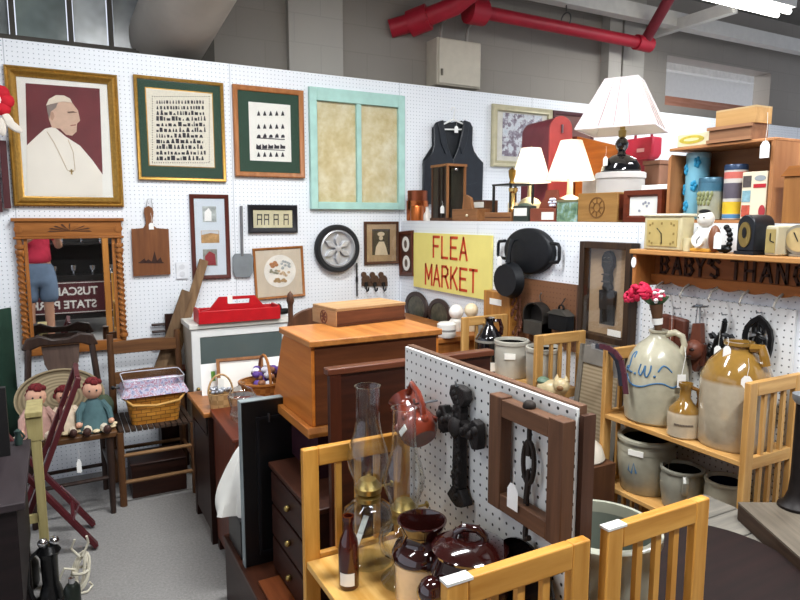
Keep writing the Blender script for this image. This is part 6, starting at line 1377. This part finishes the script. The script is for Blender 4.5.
# white cupboard
CT = .936; CX0, CX1 = .67, 1.26; CWd = CX1-CX0
t = thing('white_cupboard', 'white painted cupboard with grey glass door and worn beige side', 'cupboard', (CX0, 3.80, 0))
WP = col('#dfe0de', .45, 0, .03)
M().box(0, CWd, .02, .27, 0, CT-.03).out('carcass', col('#b3a996', .6, 0, .12, 6), t); M().box(-.012, CWd+.012, -.01, .275, CT-.03, CT).out('top', col('#d8d6ce', .5, 0, .05), t, bev=.003)
d = M().frame(CWd, CT-.05, [(0, 0), (0, .02), (.045, .02), (.05, .012), (.05, 0)], Matrix.Translation((CWd/2, .02, (CT-.05)/2+.015))).out('door', WP, t); M().box(.045, CWd-.045, .004, .012, .07, CT-.085).out('glass_panel', col('#55605f', .12, 0, .06, 4, spec=.6), d); M().sph((.025, -.008, .55), .012, 10).out('knob', BRASS, d)
# red caddy on it
pL = aZ(199, 325, CT); pR = aZ(281, 319, CT); W = (pR-pL).length; D = .17; Hb = .075
an = math.atan2(pR.y-pL.y, pR.x-pL.x)
t = thing('tool_caddy', 'bright red wooden tool caddy with cut out handle on the cupboard', 'caddy', (pL.x, pL.y, CT+.001), an*.5)
RD = col('#b5121c', .4, 0, .1, 20)
M().box(0, W, 0, .014, 0, Hb).out('front_board', RD, t, bev=.003); M().box(0, W, D-.014, D, 0, Hb).out('back_board', RD, t, bev=.003); M().box(.014, W-.014, .014, D-.014, 0, .01).out('bottom', RD, t)
for x in (0, W-.014): M().box(x, x+.014, .014, D-.014, 0, Hb*1.12).out('end_board', RD, t, bev=.003)
hb = Hb; ht = .145
out_p = [(.03, .012), (W-.03, .012), (W-.03, hb*.9), (W*.84, hb*1.0), (W*.72, ht), (W*.28, ht), (W*.16, hb*1.0), (.03, hb*.9)]
sl = [(W*.5+.065*math.cos(a)*(1), ht-.028+.014*math.sin(a)) for a in [i*2*PI/16 for i in range(16)]]
# divider with hand slot built as two solids above and below
m_ = M(); y_0, y_1 = D/2-.008, D/2+.008
z_s0, z_s1 = ht-.045, ht-.018
xl = lambda z: W*.16+(W*.28-W*.16)*(z-hb)/(ht-hb); xr = lambda z: W-xl(z)
m_.prism([(.03, .012), (W-.03, .012), (W-.03, hb*.9), (W*.84, hb), (xr(z_s0), z_s0), (xl(z_s0), z_s0), (W*.16, hb), (.03, hb*.9)], y_0, y_1)
m_.prism([(xl(z_s0), z_s0), (W*.39, z_s0), (W*.38, z_s1), (xl(z_s1), z_s1)], y_0, y_1); m_.prism([(W*.65, z_s0), (xr(z_s0), z_s0), (xr(z_s1), z_s1), (W*.66, z_s1)], y_0, y_1); m_.prism([(xl(z_s1), z_s1), (xr(z_s1), z_s1), (W*.72, ht), (W*.28, ht)], y_0, y_1)
m_.out('handle_divider', RD, t); M().box(W*.38, W*.44, D/2-.010, D/2-.0085, ht-.04, ht+.006).out('paper_tag', PAPER, t)
p = aZ(290, 317, CT)
t = thing('iron_shoe_last', 'dark iron shoe last lying right of the red tool caddy', 'shoe last', (p.x+.0, 3.93, CT+.001), .3); M().sph((0, 0, .02), (.055, .025, .02), 14).sph((-.04, 0, .04), (.022, .02, .035), 12).out('shoe_last', IRON, t)
# arched dark board and finial behind the desk
pp = aY(307, 322, 2.75); pt = aY(309, 308, 2.75)
t = thing('arched_headboard', 'dark arched wooden headboard rising behind the carved wooden box', 'headboard', (pp.x+.05, 2.75, 0)); H = pt.z
R__ = .14; q = [(-R__, .675), (R__, .675)]+[(R__*math.cos(a), H-R__*.6+R__*.6*math.sin(a)) for a in [i*PI/12 for i in range(13)]]
M().prism(q, 0, .02).out('back', W_WALN, t, bev=.003); fz = aY(292, 293, 2.75).z; fx = aY(291, 300, 2.75).x-pp.x-.05
M().tube([(fx, .01, .675), (fx, .01, fz-.05)], .012, 8).lathe([(0, -.02), (.012, -.02), (.018, 0), (.012, .03), (0, .045)], 12, (fx, .01, fz-.035)).out('finial_post', W_WALN, t)
# planks leaning in the corner by the cupboard and the dark peg rack
def plank(name, label, a, b_, w, th, mat):
    t = M().beam((0, 0, 0), b_-a, w, th, (0, 1, 0)).out(name, mat, None, a, bev=.002); return tag(t, label, 'plank', 'planks behind the cupboard')
a = aY(178, 345, 4.10); b_ = aY(204, 260, 4.165); a0 = a+(a-b_)*(a.z-.635)/(b_.z-a.z)
plank('leaning_plank', 'long weathered wooden plank leaning up to the three photo frame', a0, b_, .055, .02, W_WEATH)
a = aY(168, 345, 4.07); b_ = aY(187, 291, 4.115); a0 = a+(a-b_)*(a.z-.635)/(b_.z-a.z)
sx0 = aY(157, 365, 4.1).x; tb = thing('tall_dark_box', 'tall dark brown wooden box behind the ladder back chair holding planks', 'box', (sx0, 4.185, 0)); M().box(0, .2, -.135, 0, 0, .612).out('body', W_DARK, tb); M().box(-.005, .205, -.14, .003, .612, .622).out('lid', W_RED, tb)
plank('leaning_plank', 'shorter dark weathered plank leaning beside the long plank', a0, b_, .065, .02, wood('#5c452f', '#7a6146', 'z', .65))
p1_ = aY(174, 322, 4.02); p0_ = aY(175, 370, 4.02)
t = thing('peg_rack', 'dark brown wooden rack with short horizontal pegs behind the ladder chair', 'rack', (p1_.x+.0, 4.165, 0))
M().box(-.03, .02, 0, .02, .624, p1_.z+.03).out('board', W_DARK, t)
for v in (324, 331, 338, 345): z = aY(170, v, 4.165).z; M().tube([(-.03, .01, z), (-.11, .01, z)], .009, 8).out('peg', W_DARK, t)
# ================================================================ chairs on the left
DK = col('#2c2320', .4, 0, .15, 10)
DKC = wood('#2b201c', '#413029', 'z', .35, coat=.2)
t = thing('splat_back_chair', 'dark wooden chair with vase splat back carrying rag dolls', 'chair', (.005, 3.73, 0), math.radians(2))
M().prism([(-.21, 0), (.21, 0), (.22, .03), (-.22, .03)], -.21, .2).out('seat', wood('#55381f', '#6d4a2c', 'x', .4), t, (0, 0, .42), bev=.006)
for x in (-.18, .18):
    M().tube([(x, -.18, 0), (x, -.18, .2), (x, -.18, .42)], [.014, .018, .02], 10).out('leg', DKC, t)
    M().tube([(x*1.0, .17, 0), (x, .175, .42), (x*.95, .20, .65), (x*.86, .235, .865)], [.016, .019, .018, .017], 10).out('rear_leg', DKC, t)
q = [(-.19, .84), (-.165, .90), (-.10, .915), (-.04, .89), (.04, .89), (.10, .915), (.165, .90), (.19, .84), (.15, .835), (.1, .855), (-.1, .855), (-.15, .835)]
M().prism(q, .215, .245).out('crest_rail', DKC, t, bev=.008)
M().prism([(-.045, .45), (.045, .45), (.065, .52), (.04, .6), (.05, .68), (.085, .76), (.095, .86), (-.095, .86), (-.085, .76), (-.05, .68), (-.04, .6), (-.065, .52)], -.006, .006, Matrix.Translation((0, .115, 0)) @ Matrix.Rotation(math.radians(-9), 4, 'X')).out('splat', wood('#4a3a33', '#5c4a41', 'z', .4), t, bev=.002)
for z, y in ((.2, -.18), (.15, .17)): M().tube([(-.18, y, z), (.18, y, z)], .011, 8).out('stretcher', DKC, t)
for x in (-.18, .18): M().tube([(x, -.18, .24), (x, .17, .24)], .011, 8).out('stretcher', DKC, t)
price_tag(t, .03, -.225, .34, .022, .07, string=.05)
# round woven tray with dolls
t = thing('round_woven_tray', 'round tan woven straw tray propped on the dark chair behind dolls', 'woven tray', (-.02, 3.765, .452), 0, None, (math.radians(-12), 0, 0)); Rt = .215
mr = Matrix.Translation((0, 0, .15)) @ Matrix.Rotation(PI/2, 4, 'X') @ Matrix.Diagonal((1, .71, 1, 1))
m, n, b = nt('coiled_straw'); v = coords(n, (1, 1, 1.4), loc=(0, 0, -.21)); wv = n.nodes.new('ShaderNodeTexWave'); wv.wave_type = 'RINGS'; wv.rings_direction = 'Y'; wv.inputs['Scale'].default_value = 14; n.links.new(v, wv.inputs[0]); n.links.new(ramp(n, wv.outputs[1], [(.2, lin('#7d6f55')), (.8, lin('#9c8c6e'))]), b.inputs['Base Color']); b.inputs['Roughness'].default_value = .8
M().lathe([(0, -.006), (Rt, -.006), (Rt, .02), (Rt*.94, .02), (Rt*.9, .004), (0, .002)], 48, m=mr).out('tray', m, t)
def doll(x, y, label, dress, hair, turn=0, arm=1.0, h=1.0, tilt=0):
    t = thing('rag_doll', label, 'doll', (x, y, .452), turn, 'cloth dolls on the chair', (0, tilt, turn))
    SKD = col('#cf9f86', .8, 0, .06); D = col(dress, .9, 0, .15, 30); Hm = col(hair, .9, 0, .3, 60)
    M().lathe([(0, 0), (.085*h, .0), (.08*h, .02), (.05*h, .09*h), (.035*h, .13*h), (.02*h, .145*h), (0, .15*h)], 20).out('dress', D, t); M().sph((0, -.005, .185*h), (.042*h, .036*h, .043*h), 18).out('head', SKD, t)
    m_ = M(); R_ = random.Random(int(x*1000))
    for k in range(34):
        a = R_.uniform(0, 2*PI); th = R_.uniform(0, 1.75); 
        if math.sin(a) < -.35 and th > .75: continue
        m_.sph((.043*h*math.sin(th)*math.cos(a), .04*h*math.sin(th)*math.sin(a), .19*h+.045*h*math.cos(th)), .013*h, 6)
    m_.out('yarn_hair', Hm, t); m_ = M()
    for s in (-1, 1): m_.sph((s*.015*h, -.04*h, .19*h), .0045*h, 6)
    m_.out('eyes', BLACK, t)
    for s in (-1, 1):
        M().tube([(s*.035*h, 0, .125*h), (s*.062*h, -.025, .09*h), (s*.068*h, -.055, .05*h)], [.017*h, .016*h, .012*h], 8).out('arm', D, t); M().sph((s*.068*h, -.064, .043*h), .014*h, 8).out('hand', SKD, t)
        M().tube([(s*.03*h, -.04, .022), (s*.035*h, -.1, .022), (s*.04*h, -.13, .024)], [.02*h, .018*h, .017*h], 8).out('leg', col('#d9cdb8', .9), t); M().sph((s*.042*h, -.145, .028), (.018*h, .016*h, .022*h), 8).out('shoe', col('#3b211a', .6), t)
    m_ = M()
    for k in range(12): a = 2*PI*k/12; m_.sph((.083*h*math.cos(a), .083*h*math.sin(a), .012), (.02, .02, .01), 6)
    m_.out('petticoat_frill', col('#d8c7a4', .9), t); return t
doll(.128, 3.63, 'cloth doll in teal dress with dark red hair, right on the tray', '#486468', '#6a1f22', .05, h=1.12)
doll(-.128, 3.62, 'cloth doll in pink dress with dark red hair, left on the tray', '#b58f84', '#641a1e', .1, h=1.12)
doll(.0, 3.65, 'cloth doll in cream dress with dark red hair, middle on the tray', '#cdbba4', '#641a1e', -.1, h=1.0)
pl_ = thing('green_cushion', 'dark green cloth cushion tucked beside the right doll', 'cushion', (.185, 3.78, .452), -.3); M().sph((0, 0, .07), (.055, .05, .07), 14).out('cushion', col('#46523f', .9, 0, .15), pl_)
# ladder back chair with basket
t = thing('ladder_back_chair', 'low brown ladder back chair with woven seat carrying a basket', 'chair', (.437, 3.82, 0), 0)
WC = wood('#50331f', '#694629', 'z', .5); WCX = wood('#5a3a24', '#75502f', 'x', .5)
for x in (-.19, .19):
    M().tube([(x, -.2, 0), (x, -.2, .41)], .019, 10).out('leg', WC, t); M().tube([(x, .17, 0), (x, .17, .42), (x*.98, .20, .88)], [.019, .021, .018], 10).out('rear_leg', WC, t)
for z in (.80, .62): M().prism([(-.175, z-.035), (.175, z-.035), (.175, z+.035), (.0, z+.045), (-.175, z+.035)], .175, .19).out('back_slat', WCX, t, bev=.003)
m_ = M()
for k in range(13): x = -.18+k*.03; m_.box(x-.012, x+.012, -.2, .16, .405, .418)
m_.out('seat', wood('#33251b', '#47352a', 'y', .7), t)
for z, y in ((.13, -.2), (.28, -.2), (.2, .17)): M().tube([(-.19, y, z), (.19, y, z)], .011, 8).out('stretcher', wood('#7d5a38', '#94704a', 'x', .5), t)
for x in (-.19, .19): M().tube([(x, -.2, .2), (x, .17, .2)], .011, 8).out('stretcher', WC, t)
t = thing('lined_basket', 'orange woven basket with purple floral liner in clear plastic on chair', 'basket', (.44, 3.765, .4195))
def rbx(w, d, z, r=.03, n=5):
    o = []
    for cx_, cy_, a0 in ((w/2-r, d/2-r, 0), (-w/2+r, d/2-r, PI/2), (-w/2+r, -d/2+r, PI), (w/2-r, -d/2+r, 1.5*PI)):
        for i in range(n): a = a0+PI/2*i/(n-1); o.append((cx_+r*math.cos(a), cy_+r*math.sin(a), z))
    return o
def loft(loops, cap0=True, cap1=False):
    m_ = M(); n = len(loops[0]); vs = [v for l in loops for v in l]; fs = []
    for i in range(len(loops)-1):
        for k in range(n): k2 = (k+1) % n; fs.append((i*n+k, i*n+k2, (i+1)*n+k2, (i+1)*n+k))
    if cap0: fs.append(tuple(range(n-1, -1, -1)))
    if cap1: fs.append(tuple((len(loops)-1)*n+k for k in range(n)))
    return m_._add(vs, fs)
m, n, b = nt('splint_weave'); v = coords(n); br = n.nodes.new('ShaderNodeTexBrick'); br.inputs['Scale'].default_value = 1; br.inputs['Brick Width'].default_value = .05; br.inputs['Row Height'].default_value = .022; br.inputs['Mortar Size'].default_value = .0018
br.inputs['Color1'].default_value = lin('#b87528'); br.inputs['Color2'].default_value = lin('#d39238'); br.inputs['Mortar'].default_value = lin('#7a4d18')
mp = v.node; mp.inputs['Rotation'].default_value = (PI/2, 0, 0); n.links.new(v, br.inputs['Vector']); n.links.new(br.outputs[0], b.inputs['Base Color']); b.inputs['Roughness'].default_value = .45; bump(n, b, br.outputs[1], .4, .003)
bw, bd = .30, .21
loft([rbx(bw*.82, bd*.82, 0), rbx(bw*.92, bd*.92, .10), rbx(bw, bd, .20), rbx(bw-.02, bd-.02, .20), rbx(bw*.8, bd*.8, .01)], True, True).out('woven_body', m, t)
R_ = random.Random(2)
def ruff(w, d, z, amp): return [(x*(1+R_.uniform(-amp, amp)), y*(1+R_.uniform(-amp, amp)), z+R_.uniform(-.006, .006)) for x, y, z in rbx(w, d, z, .03, 9)]
m, n, b = nt('floral_cloth'); n.links.new(ramp(n, noise(n, coords(n), 55, 3), [(.35, lin('#8184a8')), (.48, lin('#c7c6d6')), (.56, lin('#a8607a')), (.64, lin('#dadae4'))]), b.inputs['Base Color']); b.inputs['Roughness'].default_value = .9
loft([ruff(bw+.05, bd+.05, .165, .02), ruff(bw+.035, bd+.035, .19, .015), rbx(bw+.01, bd+.01, .215, .03, 9), rbx(bw-.02, bd-.02, .215, .03, 9), rbx(bw-.04, bd-.04, .15, .03, 9)], False, True).out('cloth_liner', m, t)
loft([rbx(bw+.012, bd+.012, .2), rbx(bw+.02, bd+.02, .255), rbx(bw+.016, bd+.016, .257), rbx(bw+.006, bd+.006, .2)], False).out('plastic_insert', CHIM, t); M().tube(rbx(bw+.018, bd+.018, .257), .003, 5, True).out('plastic_rim', col('#cfd2dc', .2), t)
hy = -bd/2-.012; M().tube([(-bw/2-.014, -.0, .185), (-bw/2-.012, hy*.9, .165), (-bw/2+.03, hy-.012, .125), (0, hy-.016, .112), (bw/2-.03, hy-.012, .125), (bw/2+.012, hy*.9, .165), (bw/2+.014, 0, .185)], .0075, 8).out('swing_handle', col('#c09048', .5), t)
m_ = M().tube([(-bw/2-.02, .0, .2), (-bw/2-.05, 0, .205)], .006, 6).sph((-bw/2-.055, 0, .205), .012, 8).out('dark_toggle', BLACK, t)
bx = thing('dark_storage_box', 'dark wooden storage box on the carpet under the ladder back chair', 'box', (.45, 3.81, 0)); M().box(-.15, .14, -.12, .12, 0, .185).out('body', W_DARKX, bx); M().box(-.155, .145, -.125, .125, .185, .195).out('lid', W_DARKX, bx, bev=.003)
# maroon folding chair
MR = col('#4f1a20', .4, 0, .12, 10)
t = thing('folding_chair', 'maroon wooden folding chair standing folded before the doll chair', 'folding chair', (0, 3.12, 0))
for y in (.04, .34):
    M().beam((.06, y, .84), (-.26, y, .02), .022, .05, (0, 1, 0)).out('back_rail', MR, t, bev=.003); M().beam((-.27, y+(.03 if y < .2 else -.03), .56), (.09, y+(.03 if y < .2 else -.03), .015), .022, .045, (0, 1, 0)).out('leg', MR, t, bev=.003)
M().beam((.055, .05, .815), (.055, .33, .815), .02, .06).out('top_rail', MR, t); M().beam((-.02, .05, .62), (-.02, .33, .62), .016, .05).out('back_slat', MR, t); M().tube([(.0, .07, .16), (.0, .31, .16)], .009, 8).out('stretcher', MR, t)
M().tube([(.0, .06, .17), (.03, .06, .24), (-.04, .06, .34)], .004, 6).out('brace_wire', col('#8a6a70', .4, .5), t)
# yellow painted armchair frame and dark table at the left edge
t = thing('yellow_chair_frame', 'pale yellow painted wooden chair frame with flat arm at far left', 'chair', (-.115, 2.95, 0))
YP = W_YEL; M().box(-.032, .03, -.05, .16, .75, .775).out('arm', YP, t, bev=.004); M().prism([(-.026, .65), (.026, .65), (.03, .75), (-.032, .75)], -.04, -.012).out('arm_front', YP, t, bev=.003); M().prism([(-.004, .0), (.022, .0), (.02, .65), (-.018, .65)], -.038, -.012).out('front_leg', YP, t, bev=.002)
M().box(-.3, -.01, -.03, -.012, .3, .335).out('rail', YP, t); M().box(-.02, .012, .12, .15, 0, .75).out('rear_leg', YP, t)
DT = wood('#130c0d', '#1e1314', 'x', .6); t = thing('dark_side_table', 'dark wooden table cut off by the left edge of the view', 'table', (-.55, 2.55, 0))
M().box(-.4, .42, -.32, .34, .645, .67).out('top', wood('#2c2427', '#383033', 'y', .6), t, bev=.003); M().box(-.36, .395, -.3, .32, .28, .645).out('body', DT, t)
for x in (-.36, .34):
    for y in (-.3, .26): M().box(x, x+.05, y, y+.05, 0, .28).out('leg', DT, t)
bq = aY(11, 460, 2.72); bk = M().box(bq.x-.4, bq.x, 2.71, 2.74, .671, .93).out('black_board', col('#0f0d0e', .6), None); tag(bk, 'black upright board on the dark table at the left edge', 'board')
p = aZ(15, 408, .671); gr = thing('green_figurine', 'small dark green carved figurine on the dark side table', 'figurine', (-.17, 2.83, .671)); M().lathe([(0, 0), (.013, 0), (.015, .02), (.01, .04), (.013, .055), (0, .065)], 14).out('body', col('#2c3f3a', .5, 0, .2), gr); M().tube([(.01, 0, .015), (.022, 0, .03), (.01, 0, .05)], .004, 6).out('handle', col('#2c3f3a', .5, 0, .2), gr)
p0 = aY(4, 330, 4.0); p1 = aY(11, 395, 4.0)
gv = thing('green_velvet_cloth', 'dark green velvet cloth hanging at the left edge of the wall', 'cloth', (-.245, 4.12, 0)); gz0, gz1 = aY(5, 440, 4.12).z, aY(5, 308, 4.12).z
M().grid(lambda a, c: (-.28+.29*a+.02*c*0-.06*(1-c)*0, .03*math.sin(a*14)-.02, gz0+(gz1-gz0)*c), 40, 6).out('drape', col('#173326', .9, 0, .1), gv, solid=.008)
# black lamp with chrome cap, cord
t = thing('black_lamp_base', 'black metal lamp base with chrome top standing on the carpet', 'lamp base', (-.095, 2.80, 0))
M().lathe([(0, 0), (.07, 0), (.07, .015), (.045, .03), (.04, .06), (.03, .09), (.032, .2), (.045, .225), (.03, .25), (0, .25)], 28).out('body', col('#121213', .25, .3, .1, spec=.6), t); M().sph((-.018, 0, .262), .02, 14).sph((.022, 0, .262), .02, 14).out('chrome_caps', CHROME, t); M().tube([(-.03, 0, .24), (-.075, 0, .2), (-.08, 0, .1), (-.06, 0, .03)], .007, 8).out('side_arm', BLACK, t)
t = thing('black_motor', 'squat black metal motor housing left of the lamp base', 'motor', (-.205, 2.985, 0)); M().lathe([(0, 0), (.06, 0), (.065, .02), (.065, .1), (.05, .125), (.02, .13), (0, .14)], 24).out('housing', col('#161414', .4, .3), t); M().lathe([(0, .13), (.03, .132), (.03, .145), (0, .15)], 16).out('cap', col('#2b2828', .4, .4), t)
cd = M(); R_ = random.Random(8)
ctr = Vector((.015, 2.84, 0))
pts = []
for k in range(120):
    s = k/119; a = s*2*PI*6; r = .028+.012*math.sin(s*17); pts.append((r*math.cos(a)*.9, r*.7*math.sin(a), .085+.065*math.sin(a*1.0+.6)+.012*math.sin(s*23)))
cd.tube(pts, .0048, 6); cd.tube([(.0, 0, .15), (-.03, .01, .19), (-.015, 0, .23)], .005, 6); cd.tube([(.01, 0, .15), (.035, .01, .2), (.03, 0, .235)], .005, 6); cd.tube([(-.02, 0, .1), (-.06, -.01, .12), (-.075, -.01, .09), (-.09, -.01, .05), (-.09, -.01, .006)], .005, 6)
cd.tube([(.0+.03*math.cos(a), .03*math.sin(a), .09) for a in [i*PI/8 for i in range(16)]], .006, 6, True)
cd.tube([(.03, 0, .03), (.04, .0, .012), (.02, -.03, .006), (-.05, -.03, .006)], .005, 6)
o = cd.out('cord_bundle', col('#d6d0bd', .6, 0, .06), None, ctr); tag(o, 'bundle of off white electric cord tied beside the black lamp base', 'cord')
t = thing('chrome_lighter', 'small dark green and chrome metal canister beside the cord bundle', 'canister', (-.02, 2.72, 0)); M().lathe([(0, 0), (.03, 0), (.03, .09), (.02, .105), (0, .105)], 18).out('body', col('#2a302a', .3, .4), t); M().lathe([(0, .105), (.012, .105), (.012, .13), (0, .132)], 12).out('cap', CHROME, t)

# ================================================================ behind the viewer (seen in the mirror)
t = thing('park_sign', 'maroon board with white letters TUSCARORA STATE PARK seen in the mirror', 'sign', (.07, -1.04, .30), PI)
M().box(-.6, .6, 0, .02, 0, .42).out('board', col('#4a1a1f', .6), t); SW = col('#d9d6cf', .7)
M().frame(1.18, .40, [(0, 0), (0, .003), (.008, .003), (.008, 0)], Matrix.Translation((0, 0, .21))).out('border_line', SW, t)
textmesh('lettering', 'TUSCARORA', .105, SW, t, (0, -.002, .29), xs=.95, bold=.003); textmesh('lettering', 'STATE PARK', .105, SW, t, (0, -.002, .115), xs=.95, bold=.003)
t = thing('dark_display_cabinet', 'tall dark cabinet with silverware behind the park sign, seen in the mirror', 'cabinet', (.15, -1.062, 0), PI)
M().box(-.7, .7, 0, .4, .22, .8).out('body', col('#120e0d', .5), t); M().box(-.7, .7, .36, .4, .8, 1.9).box(-.7, .7, 0, .36, 1.88, 1.9).box(-.7, .7, 0, .36, 1.2, 1.22).box(-.7, -.64, .1, .4, 0, .22).box(.64, .7, .1, .4, 0, .22).out('shelves', col('#15100e', .5), t)
R_ = random.Random(11)
for k in range(12):
    x = -.62+k*.113; z = .801 if k % 2 else 1.221; h = R_.uniform(.08, .16)
    c = thing('silver_cup', 'small silver cup on the dark cabinet behind the park sign', 'cup', (.15-x, -1.2, z), 0, 'silverware in the dark cabinet'); M().lathe([(0, 0), (.03, 0), (.01, .015), (.01, .04), (.035, .06), (.04, h), (.036, h), (0, .06)], 16).out('cup', CHROME, c)
t = thing('oak_post', 'honey oak upright post beside the park sign, seen in the mirror', 'post', (.585, -.90, 0)); M().box(-.036, .036, -.035, .035, 0, 1.75).out('post', wood('#a0662c', '#b87c3c', 'z', .5), t); M().box(-.05, .05, -.05, .05, 1.75, 1.79).out('cap', W_HONEY, t)
struct(M().box(-4, 6, 0, .05, 0, 3.75).out('wall_rear', col('#a09a92', .8, 0, .05), loc=(0, -2.6, 0)))
# the photographer, standing behind the viewpoint
PX, PY = -.20, -.42
def skin(name, joints, edges, mat, par=None, sub=2, root=0):
    me = bpy.data.meshes.new(name); me.from_pydata([j[:3] for j in joints], edges, []); o = bpy.data.objects.new(name, me); COL.objects.link(o)
    md = o.modifiers.new('skin', 'SKIN'); md.use_smooth_shade = True
    for i, v in enumerate(me.skin_vertices[0].data): r = joints[i][3]; v.radius = r if isinstance(r, tuple) else (r, r); v.use_root = (i == root)
    s = o.modifiers.new('sub', 'SUBSURF'); s.levels = sub; s.render_levels = sub
    me.materials.append(mat); o.parent = par
    return o
sk = col('#b98a70', .6, 0, .05)
t = thing('person', 'person in red shirt and blue grey shorts taking the photograph, seen in the mirror', 'person', (PX, PY, 0), math.radians(-8))
J = [(0, 0, .96, (.15, .10)), (0, 0, 1.12, (.14, .095)), (0, .0, 1.30, (.16, .105)), (0, 0, 1.43, (.12, .08)), (0, .0, 1.50, (.055, .055)), (0, .01, 1.60, (.072, .085)), (0, .015, 1.70, (.075, .09)), (0, .0, 1.77, (.04, .05)),
     (.19, 0, 1.42, .055), (.24, .06, 1.20, .046), (.20, .26, 1.36, .036), (.17, .33, 1.44, .028),
     (-.19, 0, 1.42, .055), (-.24, .06, 1.20, .046), (-.02, .26, 1.36, .036), (.06, .33, 1.44, .028),
     (.09, 0, .88, .095), (.10, .01, .50, .058), (.105, -.02, .28, .055), (.11, -.01, .09, .036), (.115, .05, .04, (.04, .03)), (.12, .16, .025, (.04, .022)),
     (-.09, 0, .88, .095), (-.10, .01, .50, .058), (-.105, -.02, .28, .055), (-.11, -.01, .09, .036), (-.115, .05, .04, (.04, .03)), (-.12, .16, .025, (.04, .022))]
E_ = [(0, 1), (1, 2), (2, 3), (3, 4), (4, 5), (5, 6), (6, 7), (3, 8), (8, 9), (9, 10), (10, 11), (3, 12), (12, 13), (13, 14), (14, 15), (0, 16), (16, 17), (17, 18), (18, 19), (19, 20), (20, 21), (0, 22), (22, 23), (23, 24), (24, 25), (25, 26), (26, 27)]
skin('body', J, E_, sk, t)
for s, hx in ((1, .17), (-1, .06)):
    hj = [(hx, .33, 1.44, .028), (hx, .36, 1.49, .034), (hx, .375, 1.53, .03)]; he = [(0, 1), (1, 2)]
    for k, l in enumerate((.055, .065, .06, .045)):
        i = len(hj); x = hx+(k-1.5)*.018; hj += [(x, .378, 1.545, .009), (x, .39, 1.545+l*.6, .0085), (x-.004*s, .40, 1.545+l, .007)]; he += [(2, i), (i, i+1), (i+1, i+2)]
    i = len(hj); hj += [(hx-s*.03, .37, 1.50, .010), (hx-s*.05, .365, 1.525, .009), (hx-s*.06, .36, 1.55, .008)]; he += [(1, i), (i, i+1), (i+1, i+2)]
    skin('hand', hj, he, sk, t, 1)
SH_ = col('#b22a42', .9, 0, .1)
skin('shirt', [(0, 0, .98, (.20, .14)), (0, 0, 1.12, (.16, .115)), (0, 0, 1.30, (.178, .122)), (0, 0, 1.43, (.13, .09)), (0, 0, 1.475, (.065, .065)), (.19, 0, 1.42, .07), (.23, .045, 1.27, .066), (-.19, 0, 1.42, .07), (-.23, .045, 1.27, .066)], [(0, 1), (1, 2), (2, 3), (3, 4), (3, 5), (5, 6), (3, 7), (7, 8)], SH_, t)
skin('shorts', [(0, 0, 1.08, (.185, .125)), (0, 0, .93, (.19, .13)), (.10, 0, .80, .125), (.11, 0, .52, .115), (-.10, 0, .80, .125), (-.11, 0, .52, .115)], [(0, 1), (1, 2), (2, 3), (1, 4), (4, 5)], col('#5b6b80', .9, 0, .1), t)
M().lathe([(0, .075), (.05, .07), (.085, .035), (.09, -.01), (.082, -.04), (.06, -.02), (0, .05)], 20, (0, -.008, 1.70), sy=1.1).out('hair', col('#4a3a2e', .8, 0, .2), t)
M().sph((0, .105, 1.63), (.012, .018, .022), 10).out('nose', sk, t)
for s in (-1, 1): M().sph((s*.032, .092, 1.665), (.012, .008, .008), 10).out('eye', WHITE, t); M().sph((s*.082, .0, 1.64), (.01, .02, .03), 10).out('ear', sk, t); M().sph((s*.115, .07, .035), (.05, .115, .038), 14).out('shoe', col('#d2cfc8', .6), t)
M().sph((0, .088, 1.585), (.024, .008, .007), 10).out('mouth', col('#9a5f55', .6), t)
ph = M().box(-.075, .075, -.008, 0, -.06, .02).out('smartphone', BLACK, None, (0, -.012, EYE), -YAW); tag(ph, 'black phone held up by the person behind the viewpoint', 'phone')
# ================================================================ light, camera
w = bpy.data.worlds.new('World'); sc.world = w; w.use_nodes = True
w.node_tree.nodes['Background'].inputs[0].default_value = (.80, .86, 1.0, 1); w.node_tree.nodes['Background'].inputs[1].default_value = AMB
cam = bpy.data.cameras.new('Camera'); co = bpy.data.objects.new('Camera', cam); COL.objects.link(co)
cam.sensor_width = 36; cam.lens = 36*FPX/800; cam.clip_start = .01; co.location = (0, 0, EYE); co.rotation_euler = (PI/2-PITCH, 0, -YAW); sc.camera = co
sc.view_settings.view_transform = 'Standard'; sc.view_settings.look = 'None'; sc.view_settings.gamma = 1; sc.view_settings.exposure = EXPO
try: sc.view_settings.use_curve_mapping = False
except Exception: pass
sc.cycles.max_bounces = 8; sc.cycles.transparent_max_bounces = 24; sc.cycles.use_denoising = True; sc.cycles.caustics_reflective = False; sc.cycles.caustics_refractive = False; sc.cycles.sample_clamp_indirect = 4
